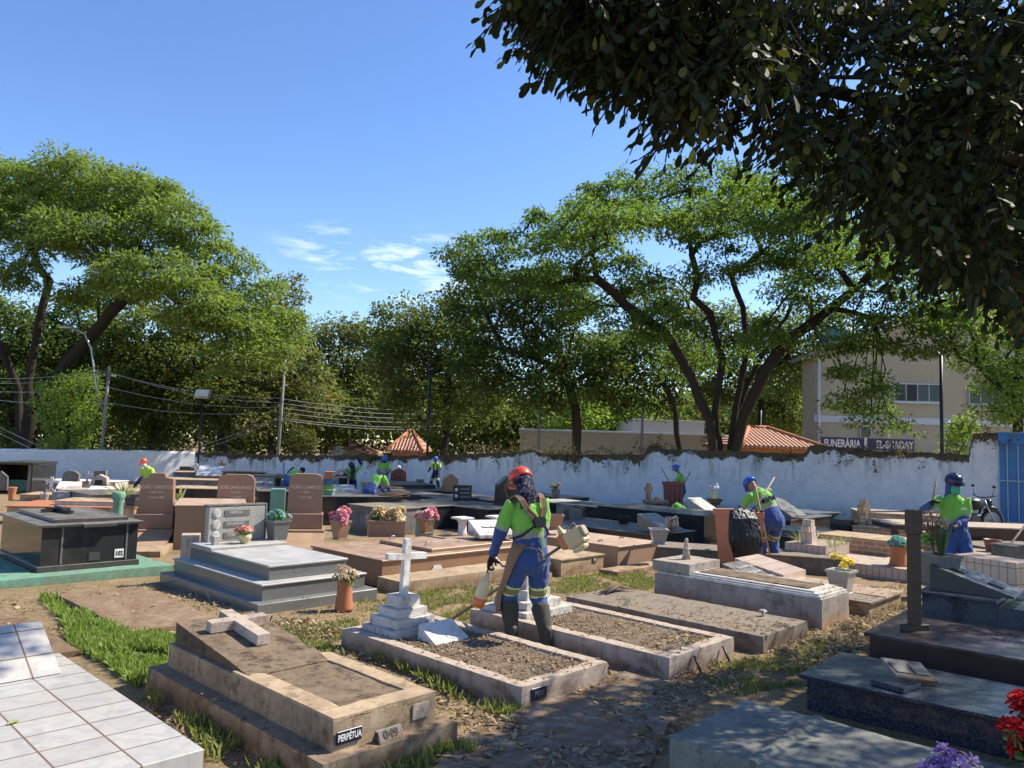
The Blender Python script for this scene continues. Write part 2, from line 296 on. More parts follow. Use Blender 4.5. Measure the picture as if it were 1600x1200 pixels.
# ------------------------------------------------------------------ mesh helpers
WK = bpy.data.scenes.new('work')          # small side scene in which modifiers are applied, removed at the end
def evaluated_mesh(ob):
    WK.collection.objects.link(ob); vl = WK.view_layers[0]; vl.update(); dg = vl.depsgraph; dg.update()
    me = bpy.data.meshes.new_from_object(ob.evaluated_get(dg)); bpy.data.objects.remove(ob); return me
def tagp(o, label=None, cat=None, group=None, kind=None):
    if label: o['label'] = label
    if cat: o['category'] = cat
    if group: o['group'] = group
    if kind: o['kind'] = kind
    return o
class MB:
    """collects primitive shapes that become ONE mesh object"""
    def __init__(s): s.bm = bmesh.new(); s.mi = 0
    def _mark(s, faces):
        for f in faces: f.material_index = s.mi
    def box(s, x0, x1, y0, y1, z0, z1, bev=0.0, taper=0.0, tf=None):
        v = []
        for z, t in ((z0, 0), (z1, taper)):
            for x, y in ((x0+t, y0+t), (x1-t, y0+t), (x1-t, y1-t), (x0+t, y1-t)): v.append(s.bm.verts.new((x, y, z)))
        q = [(3, 2, 1, 0), (4, 5, 6, 7), (0, 1, 5, 4), (1, 2, 6, 5), (2, 3, 7, 6), (3, 0, 4, 7)]
        fs = [s.bm.faces.new([v[i] for i in f]) for f in q]; s._mark(fs)
        if bev:
            es = list({e for f in fs for e in f.edges})
            r = bmesh.ops.bevel(s.bm, geom=es, offset=bev, segments=1, affect='EDGES', profile=.5); s._mark(r['faces'])
            v = list({vv for f in r['faces'] for vv in f.verts} | {x for x in v if x.is_valid})
        if tf is not None: bmesh.ops.transform(s.bm, matrix=tf, verts=v)
        return s
    def prism(s, prof, a0, a1, axis='x', tf=None):
        """profile of (p,q) pairs swept from a0 to a1; axis x: (y,z), y: (x,z), z: (x,y)"""
        def P(p, q, a): return {'x': (a, p, q), 'y': (p, a, q), 'z': (p, q, a)}[axis]
        A = [s.bm.verts.new(P(p, q, a0)) for p, q in prof]; B = [s.bm.verts.new(P(p, q, a1)) for p, q in prof]
        n = len(prof); fs = [s.bm.faces.new(A), s.bm.faces.new(B[::-1])]
        for i in range(n): fs.append(s.bm.faces.new((A[i], B[i], B[(i+1) % n], A[(i+1) % n])))
        bmesh.ops.recalc_face_normals(s.bm, faces=fs)
        s._mark(fs)
        if tf is not None: bmesh.ops.transform(s.bm, matrix=tf, verts=A+B)
        return s
    def lathe(s, prof, c=(0, 0, 0), n=20, sq=False, rot=0.0):
        """profile of (r, z); sq gives a four-sided pot"""
        k = 4 if sq else n; rings = []
        for r, z in prof:
            rr = r*(math.sqrt(2) if sq else 1)
            rings.append([s.bm.verts.new((c[0]+rr*math.cos(rot+2*math.pi*(i+(.5 if sq else 0))/k), c[1]+rr*math.sin(rot+2*math.pi*(i+(.5 if sq else 0))/k), c[2]+z)) for i in range(k)])
        fs = []
        for a, b in zip(rings, rings[1:]):
            for i in range(k): fs.append(s.bm.faces.new((a[i], a[(i+1) % k], b[(i+1) % k], b[i])))
        fs.append(s.bm.faces.new(rings[0][::-1])); fs.append(s.bm.faces.new(rings[-1])); s._mark(fs)
        if not sq:
            for f in fs[:-2]: f.smooth = True
        return s
    def tube(s, pts, r, n=8):
        pts = [Vector(p) for p in pts]; rad = r if isinstance(r, (list, tuple)) else [r]*len(pts); rings = []; up = None
        for i, p in enumerate(pts):
            t = (pts[min(i+1, len(pts)-1)]-pts[max(i-1, 0)]).normalized()
            if up is None: up = Vector((0, 0, 1)) if abs(t.z) < .9 else Vector((1, 0, 0))
            a = t.cross(up).normalized(); b = t.cross(a).normalized(); up = -b if False else up
            rings.append([s.bm.verts.new(p+(a*math.cos(2*math.pi*k/n)+b*math.sin(2*math.pi*k/n))*rad[i]) for k in range(n)])
        fs = []
        for a, b in zip(rings, rings[1:]):
            for k in range(n): fs.append(s.bm.faces.new((a[k], b[k], b[(k+1) % n], a[(k+1) % n])))
        for f in fs: f.smooth = True
        fs.append(s.bm.faces.new(rings[0])); fs.append(s.bm.faces.new(rings[-1][::-1])); s._mark(fs); return s
    def ball(s, c, r, seg=10, sc=(1, 1, 1)):
        m = Matrix.Translation(c) @ Matrix.Diagonal((r*sc[0], r*sc[1], r*sc[2], 1))
        ret = bmesh.ops.create_uvsphere(s.bm, u_segments=seg*2, v_segments=seg, radius=1, matrix=m)
        fs = {f for v in ret['verts'] for f in v.link_faces}
        for f in fs: f.smooth = True
        s._mark(fs); return s
    def rough(s, cut=.045, amp=.004, sc=6.0, maxc=60):
        """break long edges up and shake them, for hand-made render and stone"""
        for _ in range(6):
            es = [e for e in s.bm.edges if e.calc_length() > cut*2]
            if not es: break
            bmesh.ops.subdivide_edges(s.bm, edges=es, cuts=1, use_grid_fill=True)
            if len(s.bm.faces) > 30000: break
        bmesh.ops.triangulate(s.bm, faces=[f for f in s.bm.faces if len(f.verts) > 4])
        s.bm.normal_update()
        for v in s.bm.verts:
            sharp = any(len(ed.link_faces) == 2 and ed.calc_face_angle(0) > .6 for ed in v.link_edges)
            v.co += mnoise.noise_vector(v.co*1.3)*amp*.7+mnoise.noise_vector(v.co*11)*amp*.35
            if sharp: v.co -= v.normal*amp*(2.6*max(0, mnoise.noise(v.co*7)-.05)+1.2*max(0, mnoise.noise(v.co*23)))
        return s
    def build(s, name, mats, parent=None, label=None, smooth=False):
        me = bpy.data.meshes.new(name); 
        bmesh.ops.recalc_face_normals(s.bm, faces=s.bm.faces[:])
        s.bm.to_mesh(me); s.bm.free()
        if smooth:
            for p in me.polygons: p.use_smooth = True
        for m in (mats if isinstance(mats, (list, tuple)) else [mats]): me.materials.append(M[m] if isinstance(m, str) else m)
        o = bpy.data.objects.new(name, me); COL.objects.link(o)
        if parent is not None: o.parent = parent
        if label: o['label'] = label
        return o
def empty(name, loc, rz=0, label=None, cat=None, group=None):
    o = bpy.data.objects.new(name, None); o.empty_display_size = .2; COL.objects.link(o); o.location = loc; o.rotation_euler = (0, 0, rz)
    return tagp(o, label, cat, group)
def text_mesh(name, s, size, mat, parent, mtx, extrude=.002, align='CENTER', sx=1.0, bold=False):
    cu = bpy.data.curves.new(name, 'FONT'); cu.body = s; cu.size = size; cu.align_x = align; cu.align_y = 'CENTER'; cu.extrude = extrude
    if bold: cu.offset = size*.025
    tmp = bpy.data.objects.new(name+'_c', cu); me = evaluated_mesh(tmp); bpy.data.curves.remove(cu)
    me.transform(mtx @ Matrix.Diagonal((sx, 1, 1, 1))); me.materials.clear(); me.materials.append(M[mat])
    o = bpy.data.objects.new(name, me); COL.objects.link(o); o.parent = parent; return o
def npmesh(name, V, Fc, mat, parent=None, rnd=None, smooth=False):
    """fast mesh of equal-sided polygons from numpy arrays"""
    me = bpy.data.meshes.new(name); V = np.asarray(V, np.float32); Fc = np.asarray(Fc, np.int32); k = Fc.shape[1]
    me.vertices.add(len(V)); me.vertices.foreach_set('co', V.ravel()); me.loops.add(Fc.size); me.loops.foreach_set('vertex_index', Fc.ravel())
    me.polygons.add(len(Fc)); me.polygons.foreach_set('loop_start', np.arange(0, Fc.size, k, dtype=np.int32)); me.polygons.foreach_set('loop_total', np.full(len(Fc), k, np.int32))
    if smooth: me.polygons.foreach_set('use_smooth', np.ones(len(Fc), bool))
    if rnd is not None:
        a = me.attributes.new('rnd', 'FLOAT', 'FACE'); a.data.foreach_set('value', np.asarray(rnd, np.float32))
    me.update(calc_edges=True); me.materials.append(M[mat] if isinstance(mat, str) else mat)
    o = bpy.data.objects.new(name, me); COL.objects.link(o)
    if parent is not None: o.parent = parent
    return o
def unit(v): return v/np.maximum(np.linalg.norm(v, axis=1, keepdims=True), 1e-9)
def leaves(name, P, D, Nn, L, W, mat, parent=None, rnd=None, cup=0.15, shape='rhomb'):
    """one polygon leaf per point: P base, D direction, Nn normal, L length, W width"""
    P = np.asarray(P, float); n = len(P); D = unit(np.asarray(D, float)); S = unit(np.cross(D, Nn)); U = np.cross(S, D)
    L = np.broadcast_to(L, n)[:, None]; W = np.broadcast_to(W, n)[:, None]
    if shape == 'rhomb':
        V = np.stack([P, P+D*L*.45+S*W*.5+U*W*cup, P+D*L, P+D*L*.45-S*W*.5+U*W*cup], 1); k = 4
    elif shape == 'oval':
        V = np.stack([P, P+D*L*.24+S*W*.30+U*L*cup*.15, P+D*L*.60+S*W*.5+U*L*cup*.3, P+D*L*.88+S*W*.37, P+D*L, P+D*L*.88-S*W*.37, P+D*L*.60-S*W*.5+U*L*cup*.3, P+D*L*.24-S*W*.30+U*L*cup*.15], 1); k = 8
    elif shape == 'blade':
        V = np.stack([P-S*W*.5, P+S*W*.5, P+D*L*.55+S*W*.35, P+D*L-U*L*cup], 1); k = 4
    Fc = np.arange(n*k).reshape(n, k)
    if rnd is None: rnd = rng.random(n)
    return npmesh(name, V.reshape(-1, 3), Fc, mat, parent, rnd)
def rdir(n): return unit(rng.normal(size=(n, 3)))
# direction of the rows of graves: B runs away to the right, A away to the left
BANG = R(46.1)
Bv = Vector((math.cos(BANG), math.sin(BANG), 0)); Av = Vector((-math.sin(BANG), math.cos(BANG), 0))
FOOT = []     # footprints of graves (origin, angle, x0, x1, y0, y1, top)
class Fr:
    """frame of one grave: origin at its near ground corner, x along B, y along A"""
    def __init__(s, px, py, ang=BANG, z=None, sink=0.0):
        s.N = G(px, py, z); s.N.z = gz(s.N.x, s.N.y); s.ang = ang
        s.B = Vector((math.cos(ang), math.sin(ang), 0)); s.A = Vector((-math.sin(ang), math.cos(ang), 0))
    def at(s, x, y, z=0): return s.N+s.B*x+s.A*y+Vector((0, 0, z))
    def la(s, px, z, x=0, y=0): return y+solve_len(s.at(x, y, z), s.A, px)
    def lb(s, px, z, x=0, y=0): return x+solve_len(s.at(x, y, z), s.B, px)
    def loc(s, px, py, z):
        p = G(px, py, s.N.z+z)-s.N; return p.dot(s.B), p.dot(s.A)
    def foot(s, x0, x1, y0, y1, top): FOOT.append((s.N.x, s.N.y, s.ang, x0, x1, y0, y1, s.N.z+top))
def top_at(x, y):
    best = None
    for (ox, oy, a, x0, x1, y0, y1, t) in FOOT:
        dx, dy = x-ox, y-oy; u = dx*math.cos(a)+dy*math.sin(a); v = -dx*math.sin(a)+dy*math.cos(a)
        if x0 < u < x1 and y0 < v < y1: best = t if best is None else max(best, t)
    return best
# ================================================================== setting
def smooth_axis(a, b, near, far_step, c=0.0):
    v = [c]; s = near
    while v[-1] < b: v.append(v[-1]+s); s = min(far_step, s*1.045)
    u = [c]; s = near
    while u[-1] > a: u.append(u[-1]-s); s = min(far_step, s*1.045)
    return np.array(u[::-1][:-1]+v)
xs = smooth_axis(-420, 420, .07, 30, 0.5); ys = smooth_axis(-30, 900, .07, 30, 6.0)
def hummock(x, y):
    v = Vector((x, y, 0))
    return .030*mnoise.noise(v*.55)+.014*mnoise.noise(v*2.3)+.006*mnoise.noise(v*9)
V = np.zeros((len(ys), len(xs), 3), np.float32)
for j, y in enumerate(ys):
    for i, x in enumerate(xs):
        V[j, i] = (x, y, gz(x, y)+(hummock(x, y) if abs(x) < 14 and -2 < y < 22 else 0)-.012)
nx, ny = len(xs), len(ys); idx = np.arange(nx*ny).reshape(ny, nx)
Fq = np.stack([idx[:-1, :-1], idx[:-1, 1:], idx[1:, 1:], idx[1:, :-1]], -1).reshape(-1, 4)
m, nt, bs = newmat('trodden_red_earth'); setp(bs, .95, .1)
a = noise(nt, .55, 8, .62); b = noise(nt, 3.5, 8, .7); c3 = noise(nt, 28, 5, .7)
c = mix(nt, ramp(nt, b, .38, .66), (.21, .138, .068), (.32, .235, .13))
c = mix(nt, ramp(nt, a, .50, .64), c, (.15, .13, .055))
c = mix(nt, mul(nt, ramp(nt, c3, .42, .66), .55), c, (.42, .31, .20))
c = mix(nt, mul(nt, ramp(nt, noise(nt, 60, 3, .6), .56, .68), .7), c, (.06, .04, .025))
nt.links.new(c, bs.inputs[0]); bump(nt, bs, mix(nt, .5, c3, noise(nt, 75, 4, .7)), .9, .03); M['earth'] = m
g = npmesh('ground', V.reshape(-1, 3), Fq, 'earth', smooth=True); tagp(g, kind='structure')

# worn cement path crossing at the bottom of the view
def flat_patch(name, poly, mat, thick=.03, kind='structure', rough=True, label=None, cat=None):
    mb = MB(); pts = [(p.x, p.y) for p in (G(*q) for q in poly)]
    n = len(pts); out = []
    for i in range(n):
        a, b = Vector(pts[i]), Vector(pts[(i+1) % n]); k = max(1, int((b-a).length/.12))
        for t in range(k):
            p = a.lerp(b, t/k); out.append((p.x+.025*mnoise.noise(Vector((p.x*4, p.y*4, 1))), p.y+.025*mnoise.noise(Vector((p.x*4, p.y*4, 5)))))
    z = min(gz(*p) for p in out)
    mb.prism(out, -.05, thick, 'z')
    for v in mb.bm.verts: v.co.z += gz(v.co.x, v.co.y)
    o = mb.build(name, mat); tagp(o, label, cat, None, kind); return o
M['path'] = concrete('worn_cement_path', (.36, .33, .29), (.22, .19, .155), .55, top=(.27, .22, .17))
flat_patch('path', [(640, 1260), (700, 1165), (865, 1085), (985, 1048), (1110, 1090), (1040, 1135), (1000, 1260)], 'path', .012)

# ---------------------------------------------------------------- cemetery wall
def wall_line(p):  # plan line of the long shaded wall, from picture column to a point
    pass
WR = Vector((14.6, 23.1)); WL = Vector((-17.3, 42.0)); WE = Vector((-26.5, 35.5))
wdir = (WL-WR).normalized()
def on_line(px, P0, d):
    rx = ray(px, 700); a, b = rx.x, rx.y          # ray direction in plan
    det = a*(-d.y)+b*d.x; t = (P0.x*(-d.y)+P0.y*d.x)/det; return Vector((a*t, b*t))
def wall_mesh(name, samples, P0, d, thick, label, grp=None):
    """samples: (picture column, picture row of the wall head)"""
    tops = []; 
    for px, py in samples:
        q = on_line(px, P0, d)
        for _ in range(3):
            v = CM.transposed() @ Vector((q.x, q.y, 0)); 
            dd = ray(px, py); t = (q.x*dd.x+q.y*dd.y)/(dd.x**2+dd.y**2); z = CAMZ+dd.z*t; q2 = Vector((dd.x, dd.y)).normalized(); q = on_line_dir(q2, P0, d)
        tops.append(((q-P0).dot(d), z))
    tops.sort(); s0, s1 = tops[0][0], tops[-1][0]; n = int((s1-s0)/.12)+1; nz_ = 16
    nrm = Vector((-d.y, d.x)); 
    if nrm.dot(-P0) < 0: nrm = -nrm
    S = np.linspace(s0, s1, n); T = np.interp(S, [a for a, _ in tops], [b for _, b in tops])
    V = []; H = []
    for s, t in zip(S, T):
        t += .05*mnoise.noise(Vector((s*1.7, 3, 0)))+.03*mnoise.noise(Vector((s*6, 9, 0)))
        p = P0+d*s; gzz = gz(p.x, p.y)-.3
        for k in range(nz_):
            z = gzz+(t-gzz)*k/(nz_-1); o = .015*mnoise.noise(Vector((s*.8, z*.9, 2)))
            V.append((p.x+nrm.x*o, p.y+nrm.y*o, z)); H.append(t-z)
        q = p-nrm*thick; V.append((q.x, q.y, t+.01)); H.append(0); V.append((q.x, q.y, gzz)); H.append(2)
    K = nz_+2; idx = np.arange(n*K).reshape(n, K)
    Fq = np.stack([idx[:-1, :-1], idx[1:, :-1], idx[1:, 1:], idx[:-1, 1:]], -1).reshape(-1, 4)
    o = npmesh(name, np.array(V), Fq, 'wallpaint'); a = o.data.attributes.new('fromtop', 'FLOAT', 'POINT'); a.data.foreach_set('value', np.array(H, np.float32))
    # end caps
    tagp(o, label, 'wall', grp); return o, S, T
def on_line_dir(q, P0, d):
    a, b = q.x, q.y; det = a*(-d.y)+b*d.x; t = (P0.x*(-d.y)+P0.y*d.x)/det; return Vector((a*t, b*t))
m, nt, bs = newmat('peeling_limewashed_wall'); setp(bs, .9, .15)
at = nt.nodes.new('ShaderNodeAttribute'); at.attribute_name = 'fromtop'
nn = noise(nt, 1.3, 8, .7); st = noise(nt, 3.4, 6, .72, sc=(1, 1, .16)); fine = noise(nt, 11, 6, .75)
sub = nt.nodes.new('ShaderNodeMath'); sub.operation = 'SUBTRACT'
m2 = nt.nodes.new('ShaderNodeMapRange'); m2.inputs[1].default_value = .3; m2.inputs[2].default_value = .7; m2.inputs[3].default_value = -.05; m2.inputs[4].default_value = .42; nt.links.new(nn, m2.inputs[0])
nt.links.new(at.outputs['Fac'], sub.inputs[0]); nt.links.new(m2.outputs[0], sub.inputs[1])
edge = ramp(nt, sub.outputs[0], .0, .05, (1, 1, 1, 1), (0, 0, 0, 1))
mr = nt.nodes.new('ShaderNodeMapRange'); mr.inputs[1].default_value = 1.25; mr.inputs[2].default_value = .15; nt.links.new(at.outputs['Fac'], mr.inputs[0])
streak = mul(nt, mr.outputs[0], ramp(nt, st, .50, .62))
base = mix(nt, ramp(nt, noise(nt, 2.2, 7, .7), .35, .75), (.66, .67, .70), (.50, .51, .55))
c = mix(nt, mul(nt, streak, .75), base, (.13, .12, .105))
c = mix(nt, mul(nt, ramp(nt, fine, .60, .66), ramp(nt, noise(nt, .9, 5, .6), .36, .55)), c, (.12, .11, .10))
c = mix(nt, edge, c, mix(nt, ramp(nt, fine, .35, .7), (.045, .036, .024), (.16, .115, .07)))
mf = nt.nodes.new('ShaderNodeMapRange'); mf.inputs[1].default_value = 1.75; mf.inputs[2].default_value = 2.3; nt.links.new(at.outputs['Fac'], mf.inputs[0])
c = mix(nt, mul(nt, mul(nt, mf.outputs[0], ramp(nt, nn, .4, .6)), .45), c, (.28, .24, .23))
nt.links.new(c, bs.inputs[0]); bump(nt, bs, mix(nt, .5, fine, edge), .5, .03); M['wallpaint'] = m
wall_s = [(305, 707), (350, 707), (400, 711), (455, 712), (520, 711), (570, 712), (620, 713), (680, 712), (740, 709), (800, 707), (830, 702), (850, 708), (900, 711), (960, 710), (1008, 711), (1011, 697), (1030, 696), (1034, 702), (1100, 704), (1160, 706), (1225, 708), (1258, 710), (1264, 696), (1290, 697), (1330, 702), (1400, 706), (1450, 707), (1515, 710), (1519, 678), (1560, 676), (1640, 676)]
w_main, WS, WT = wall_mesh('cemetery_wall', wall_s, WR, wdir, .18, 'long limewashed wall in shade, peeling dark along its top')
wd2 = (WE-WL).normalized()
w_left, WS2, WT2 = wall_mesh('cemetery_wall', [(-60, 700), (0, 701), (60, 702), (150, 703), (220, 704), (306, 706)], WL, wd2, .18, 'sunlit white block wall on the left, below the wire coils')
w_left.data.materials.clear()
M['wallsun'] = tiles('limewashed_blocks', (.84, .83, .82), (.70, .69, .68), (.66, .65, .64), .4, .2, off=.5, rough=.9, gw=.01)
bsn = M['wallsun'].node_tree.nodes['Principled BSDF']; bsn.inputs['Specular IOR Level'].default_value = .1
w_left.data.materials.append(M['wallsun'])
def zh(s): return float(np.interp(s, WS, WT))
def wpt(px, off=0.0, z=None):
    q = on_line(px, WR, wdir); s = (q-WR).dot(wdir); n = Vector((-wdir.y, wdir.x)); n = n if n.dot(-q) > 0 else -n
    p = q+n*off; return Vector((p.x, p.y, zh(s) if z is None else z)), s
WN = Vector((-wdir.y, wdir.x)); WN = WN if WN.dot(-WR) > 0 else -WN; WN3 = Vector((WN.x, WN.y, 0)); WD3 = Vector((wdir.x, wdir.y, 0))
WANG = math.atan2(-wdir.y, -wdir.x)

# dry creeper along the wall head
P = []; D = []; 
mbv = MB()
for k in range(230):
    s = random.uniform(WS[0], WS[-1]); 
    if s > WS[-1]-1: continue
    if 4.0 < s < 9.0 and random.random() < .75: continue
    dens = mnoise.noise(Vector((s*.35, 0, 7)))
    if dens < -.15 and random.random() < .75: continue
    p = Vector((WR.x+wdir.x*s, WR.y+wdir.y*s, zh(s)))+WN3*random.uniform(-.1, .06)
    pts = [p]; d = Vector((random.uniform(-1, 1)*wdir.x, random.uniform(-1, 1)*wdir.y, random.uniform(-.5, .9)))
    for q in range(6):
        d = (d+Vector((random.uniform(-.5, .5)*wdir.x, random.uniform(-.5, .5)*wdir.y, random.uniform(-.55, .3)))+WN3*random.uniform(-.15, .2)).normalized()
        pts.append(pts[-1]+d*random.uniform(.06, .16)); 
        for _ in range(6): P.append(pts[-1]+Vector(rng.normal(0, .06, 3))); D.append(rng.normal(size=3))
    mbv.tube(pts, [.012]*3+[.008]*4, 4)
cr = mbv.build('creeper', 'stem'); tagp(cr, 'dry brown creeper matted along the wall top', 'creeper')
leaves('leaves', np.array(P), np.array(D), rdir(len(P)), rng.uniform(.05, .13, len(P)), rng.uniform(.03, .06, len(P)), leafmat('creeper_leaves', (.06, .055, .025), (.17, .14, .05), .2, .8), cr)
# wire coils on the left
mbw = MB(); pts = []
a0 = on_line_dir(Vector((ray(20, 700).x, ray(20, 700).y)), WL, wd2); a1 = WL
for i in range(900):
    t = i/899; p = a0.lerp(a1, t); s = (p-WL).dot(wd2); z = float(np.interp(s, WS2, WT2)); th = t*2*math.pi*42
    pts.append(Vector((p.x, p.y, z+.2))+Vector((wd2.y, -wd2.x, 0))*.2*math.cos(th)+Vector((0, 0, .2*math.sin(th))))
mbw.tube(pts, .006, 4); tagp(mbw.build('wire_coil', 'iron'), 'coiled security wire on top of the sunlit left wall', 'wire coil')

# ---------------------------------------------------------------- blue gate at the right end
p0, s0 = wpt(1561, .05, 0); gwid = 2.2; gdz = gz(p0.x, p0.y)
gt = empty('gate', (p0.x, p0.y, gdz), WANG, 'blue sheet metal gate with pale bars at the right wall end', 'gate')
H = zh(s0)-gdz
MB().box(0, gwid, -.03, 0, .02, H-.33).build('panel', 'bluegate', gt)
MB().box(-.03, gwid, -.10, -.031, H-.34, H+.02, .005).build('lintel', 'bluegate', gt)
MB().box(0, gwid, -.09, -.031, .02, .30, .005).build('kick_plate', 'bluegate', gt)
for i in range(8): MB().box(.18+i*.27, .21+i*.27, -.075, -.035, .3, H-.345).build('bar', 'gatebar', gt)
for z in (.34, H*.52): MB().box(.0, gwid, -.085, -.076, z, z+.03).build('rail', 'gatebar', gt)

# ---------------------------------------------------------------- lamp posts and utility poles
def rod_thing(name, px, ybot_Y, ztop, r, mat, label, cat='pole', lean=0.0, group=None):
    p = AT(px, 700, ybot_Y); z0 = gz(p.x, p.y); e = empty(name, (p.x, p.y, z0), 0, label, cat, group)
    MB().tube([(0, 0, -.3), (lean*(ztop-z0)*.5, 0, (ztop-z0)*.5), (lean*(ztop-z0), 0, ztop-z0)], [r, r, r*.85], 10).build('post', mat, e)
    return e, ztop-z0
def ztop_at(px, py, Y): return AT(px, py, Y).z
e, h = rod_thing('lamp_post', 311, 41.3, ztop_at(314, 620, 41.3), .05, 'poleblk', 'thin black post with square white floodlight at the wall corner', 'lamp post')
lmp = MB().box(-.42, .42, -.08, .08, -.28, .28, .03, tf=Matrix.Translation((.05, -.1, h+.15)) @ Matrix.Rotation(R(-35), 4, 'X')).build('floodlight', 'metal', e)
MB().box(-.36, .36, -.02, 0, -.22, .22, tf=Matrix.Translation((.05, -.1, h+.15)) @ Matrix.Rotation(R(-35), 4, 'X') @ Matrix.Translation((0, -.085, 0))).build('glass', 'platew', lmp)
e, h = rod_thing('lamp_post', 668, 36.2, ztop_at(673, 572, 36.2), .06, 'poleblk', 'tall thin black post standing before the wall, behind two workers', 'lamp post')
MB().tube([(0, 0, h), (0, -.3, h+.12), (0, -.9, h+.15)], .035, 6).build('arm', 'poleblk', e)
e, h = rod_thing('lamp_post', 1472, 23.9, ztop_at(1472, 556, 23.9), .058, 'poleblk', 'thick black post rising in front of the yellow building', 'lamp post')
MB().tube([(0, 0, h), (0, .2, h+.15), (.1, .8, h+.2)], .03, 6).build('arm', 'poleblk', e)
def wire(a, b, sag=.4, r=.016): 
    pts = [a.lerp(b, t/14)-Vector((0, 0, sag*4*(t/14)*(1-t/14))) for t in range(15)]; return pts
UP = []
for px, pyt, Y, lab in ((158, 572, 40.6, 'grey utility pole with a curved street lamp arm, left of the wires'), (434, 560, 44, 'grey utility pole among the trees where the wires meet'), (840, 640, 43, 'plain grey utility pole behind the middle of the wall'), (1001, 612, 45, 'stout grey utility pole beside the low cream building')):
    zt = ztop_at(px, pyt, Y); e, h = rod_thing('utility_pole', px, Y, zt, .09, 'polecon', lab, 'utility pole', .02); UP.append((e, h))
    MB().box(-.05, .05, -.9, .9, h-.5, h-.4, .01).build('crossarm', 'woodgrey', e)
e, h = UP[0]
arm = MB().tube([(0, 0, h-2.6), (-.5, 0, h-1.0), (-.9, 0, h+.9), (-1.3, 0, h+1.7), (-2.0, 0, h+2.0)], .05, 6).build('lamp_arm', 'metal', e)
MB().ball((-2.3, 0, h+2.0), .3, 6, (1.2, .6, .4)).build('lamp_head', 'metal', arm)
A_, B_ = UP[0], UP[1]
def top(u, dz, dy=0): return Vector(u[0].location)+Vector((.02*(u[1]+dz), dy, u[1]+dz))
cab = MB()
far_r = AT(640, 672, 75); far_l = AT(-60, 585, 44)
for i, (dz, dy) in enumerate(((-.3, -.7), (-.35, .7), (-1.1, 0), (-1.9, 0), (-5.4, 0), (-5.8, .2))):
    pb_w = AT(434, 622+i*7 if i < 4 else 640+i*3, 44)
    cab.tube(wire(top(A_, dz, dy), pb_w, .35), .016, 4)
    cab.tube(wire(pb_w, AT(690, 640+i*6.5 if i < 4 else 650+i*4, 50), .25), .016, 4)
    cab.tube(wire(AT(-80, 586+i*9, 44), top(A_, dz, dy), .3), .018, 4)
tagp(cab.build('overhead_wires', 'metal'), 'overhead wires strung between the utility poles on the left', 'wires')

# ---------------------------------------------------------------- buildings behind
M['bld'] = plain('cream_rendered_wall', (.50, .43, .30), .9, .15, var=.25, scale=1.2, bmp=.05)
M['bldband'] = plain('pale_blue_band', (.62, .66, .70), .8, .2, var=.2)
M['glassd'] = plain('dark_window_glass', (.02, .025, .03), .12, .5, var=.5, scale=3)
M['alu'] = plain('aluminium_frame', (.45, .46, .47), .4, metal=.5)
M['tank'] = plain('teal_water_tank', (.10, .25, .23), .5)
m, nt, bs = newmat('clay_roof_tiles'); setp(bs, .85, .15)
tcn = nt.nodes.new('ShaderNodeTexCoord'); wv = nt.nodes.new('ShaderNodeTexWave'); wv.inputs['Scale'].default_value = 1.6; wv.bands_direction = 'X'; wv.inputs['Distortion'].default_value = .6
nt.links.new(tcn.outputs['Object'], wv.inputs[0]); wv2 = nt.nodes.new('ShaderNodeTexWave'); wv2.bands_direction = 'Y'; wv2.inputs['Scale'].default_value = 1.0; nt.links.new(tcn.outputs['Object'], wv2.inputs[0])
c = mix(nt, ramp(nt, noise(nt, 3, 6, .7), .3, .7), (.52, .24, .14), (.66, .42, .32)); c = mix(nt, ramp(nt, wv.outputs[1], .0, .35), (.20, .09, .06), c); c = mix(nt, mul(nt, ramp(nt, wv2.outputs[1], .3, .0), .5), c, (.2, .1, .07))
nt.links.new(c, bs.inputs[0]); bump(nt, bs, wv.outputs[1], 1, .08); M['roof'] = m
pc = AT(1274, 700, 40); BA = R(-6)
bz = gz(pc.x, pc.y)-.5
bd = empty('building', (pc.x, pc.y, bz), BA, 'large cream rendered building with a pale blue band behind the wall', 'building')
zb = lambda py, Y=40, px=1440: AT(px, py, Y).z-bz
# gable front: eave left, rising to the right
zL = zb(556, 40, 1280); ridge = zb(488, 40, 1480)+.6
MB().prism([(0, 0), (15, 0), (15, zL+.3), (7.4, ridge), (0, zL)], 0, 2.5, 'y').build('wall', 'bld', bd)
z1 = zb(660)
MB().box(-.06, 15.05, -.07, -.004, z1-.14, z1+.2, .005).build('band', 'bldband', bd)
rf = MB().prism([(-.5, zL-.12), (-.5, zL+.1), (7.4, ridge+.32), (15.5, zL+.62), (15.5, zL+.4), (7.4, ridge+.06)], -.5, 3.0, 'y').build('roof', 'woodgrey', bd)
MB().tube([(.15, -.12, .3), (.15, -.12, zL-.2)], .07, 8).build('drainpipe', 'platew', bd)
def bwin(x0, x1, za, zt, panes, openp=None):
    f = MB(); f.box(x0, x1, -.09, -.004, za, zt); 
    f = f.build('window', 'alu', bd)
    n = panes; wd = (x1-x0-.06)/n
    for i in range(n):
        gmb = MB().box(x0+.05+i*wd, x0+.05+i*wd+wd-.05, -.10, -.091, za+.06, zt-.06).build('pane', 'glassd' if i != openp else 'blackpl', f)  # an open pane is a black sheet painting the dark room behind
    MB().box(x0-.05, x1+.05, -.14, -.101, za-.08, za, .005).build('sill', 'bldband', f)
def bx(px): # picture column to x along the front
    dr = Vector((math.cos(BA), math.sin(BA), 0)); return solve_len(Vector((pc.x, pc.y, CAMZ)), dr, px)
bwin(bx(1397), bx(1471), zb(630, 40), zb(601, 40), 4, 1)
bwin(bx(1514), bx(1570), zb(631, 40), zb(603, 40), 3)
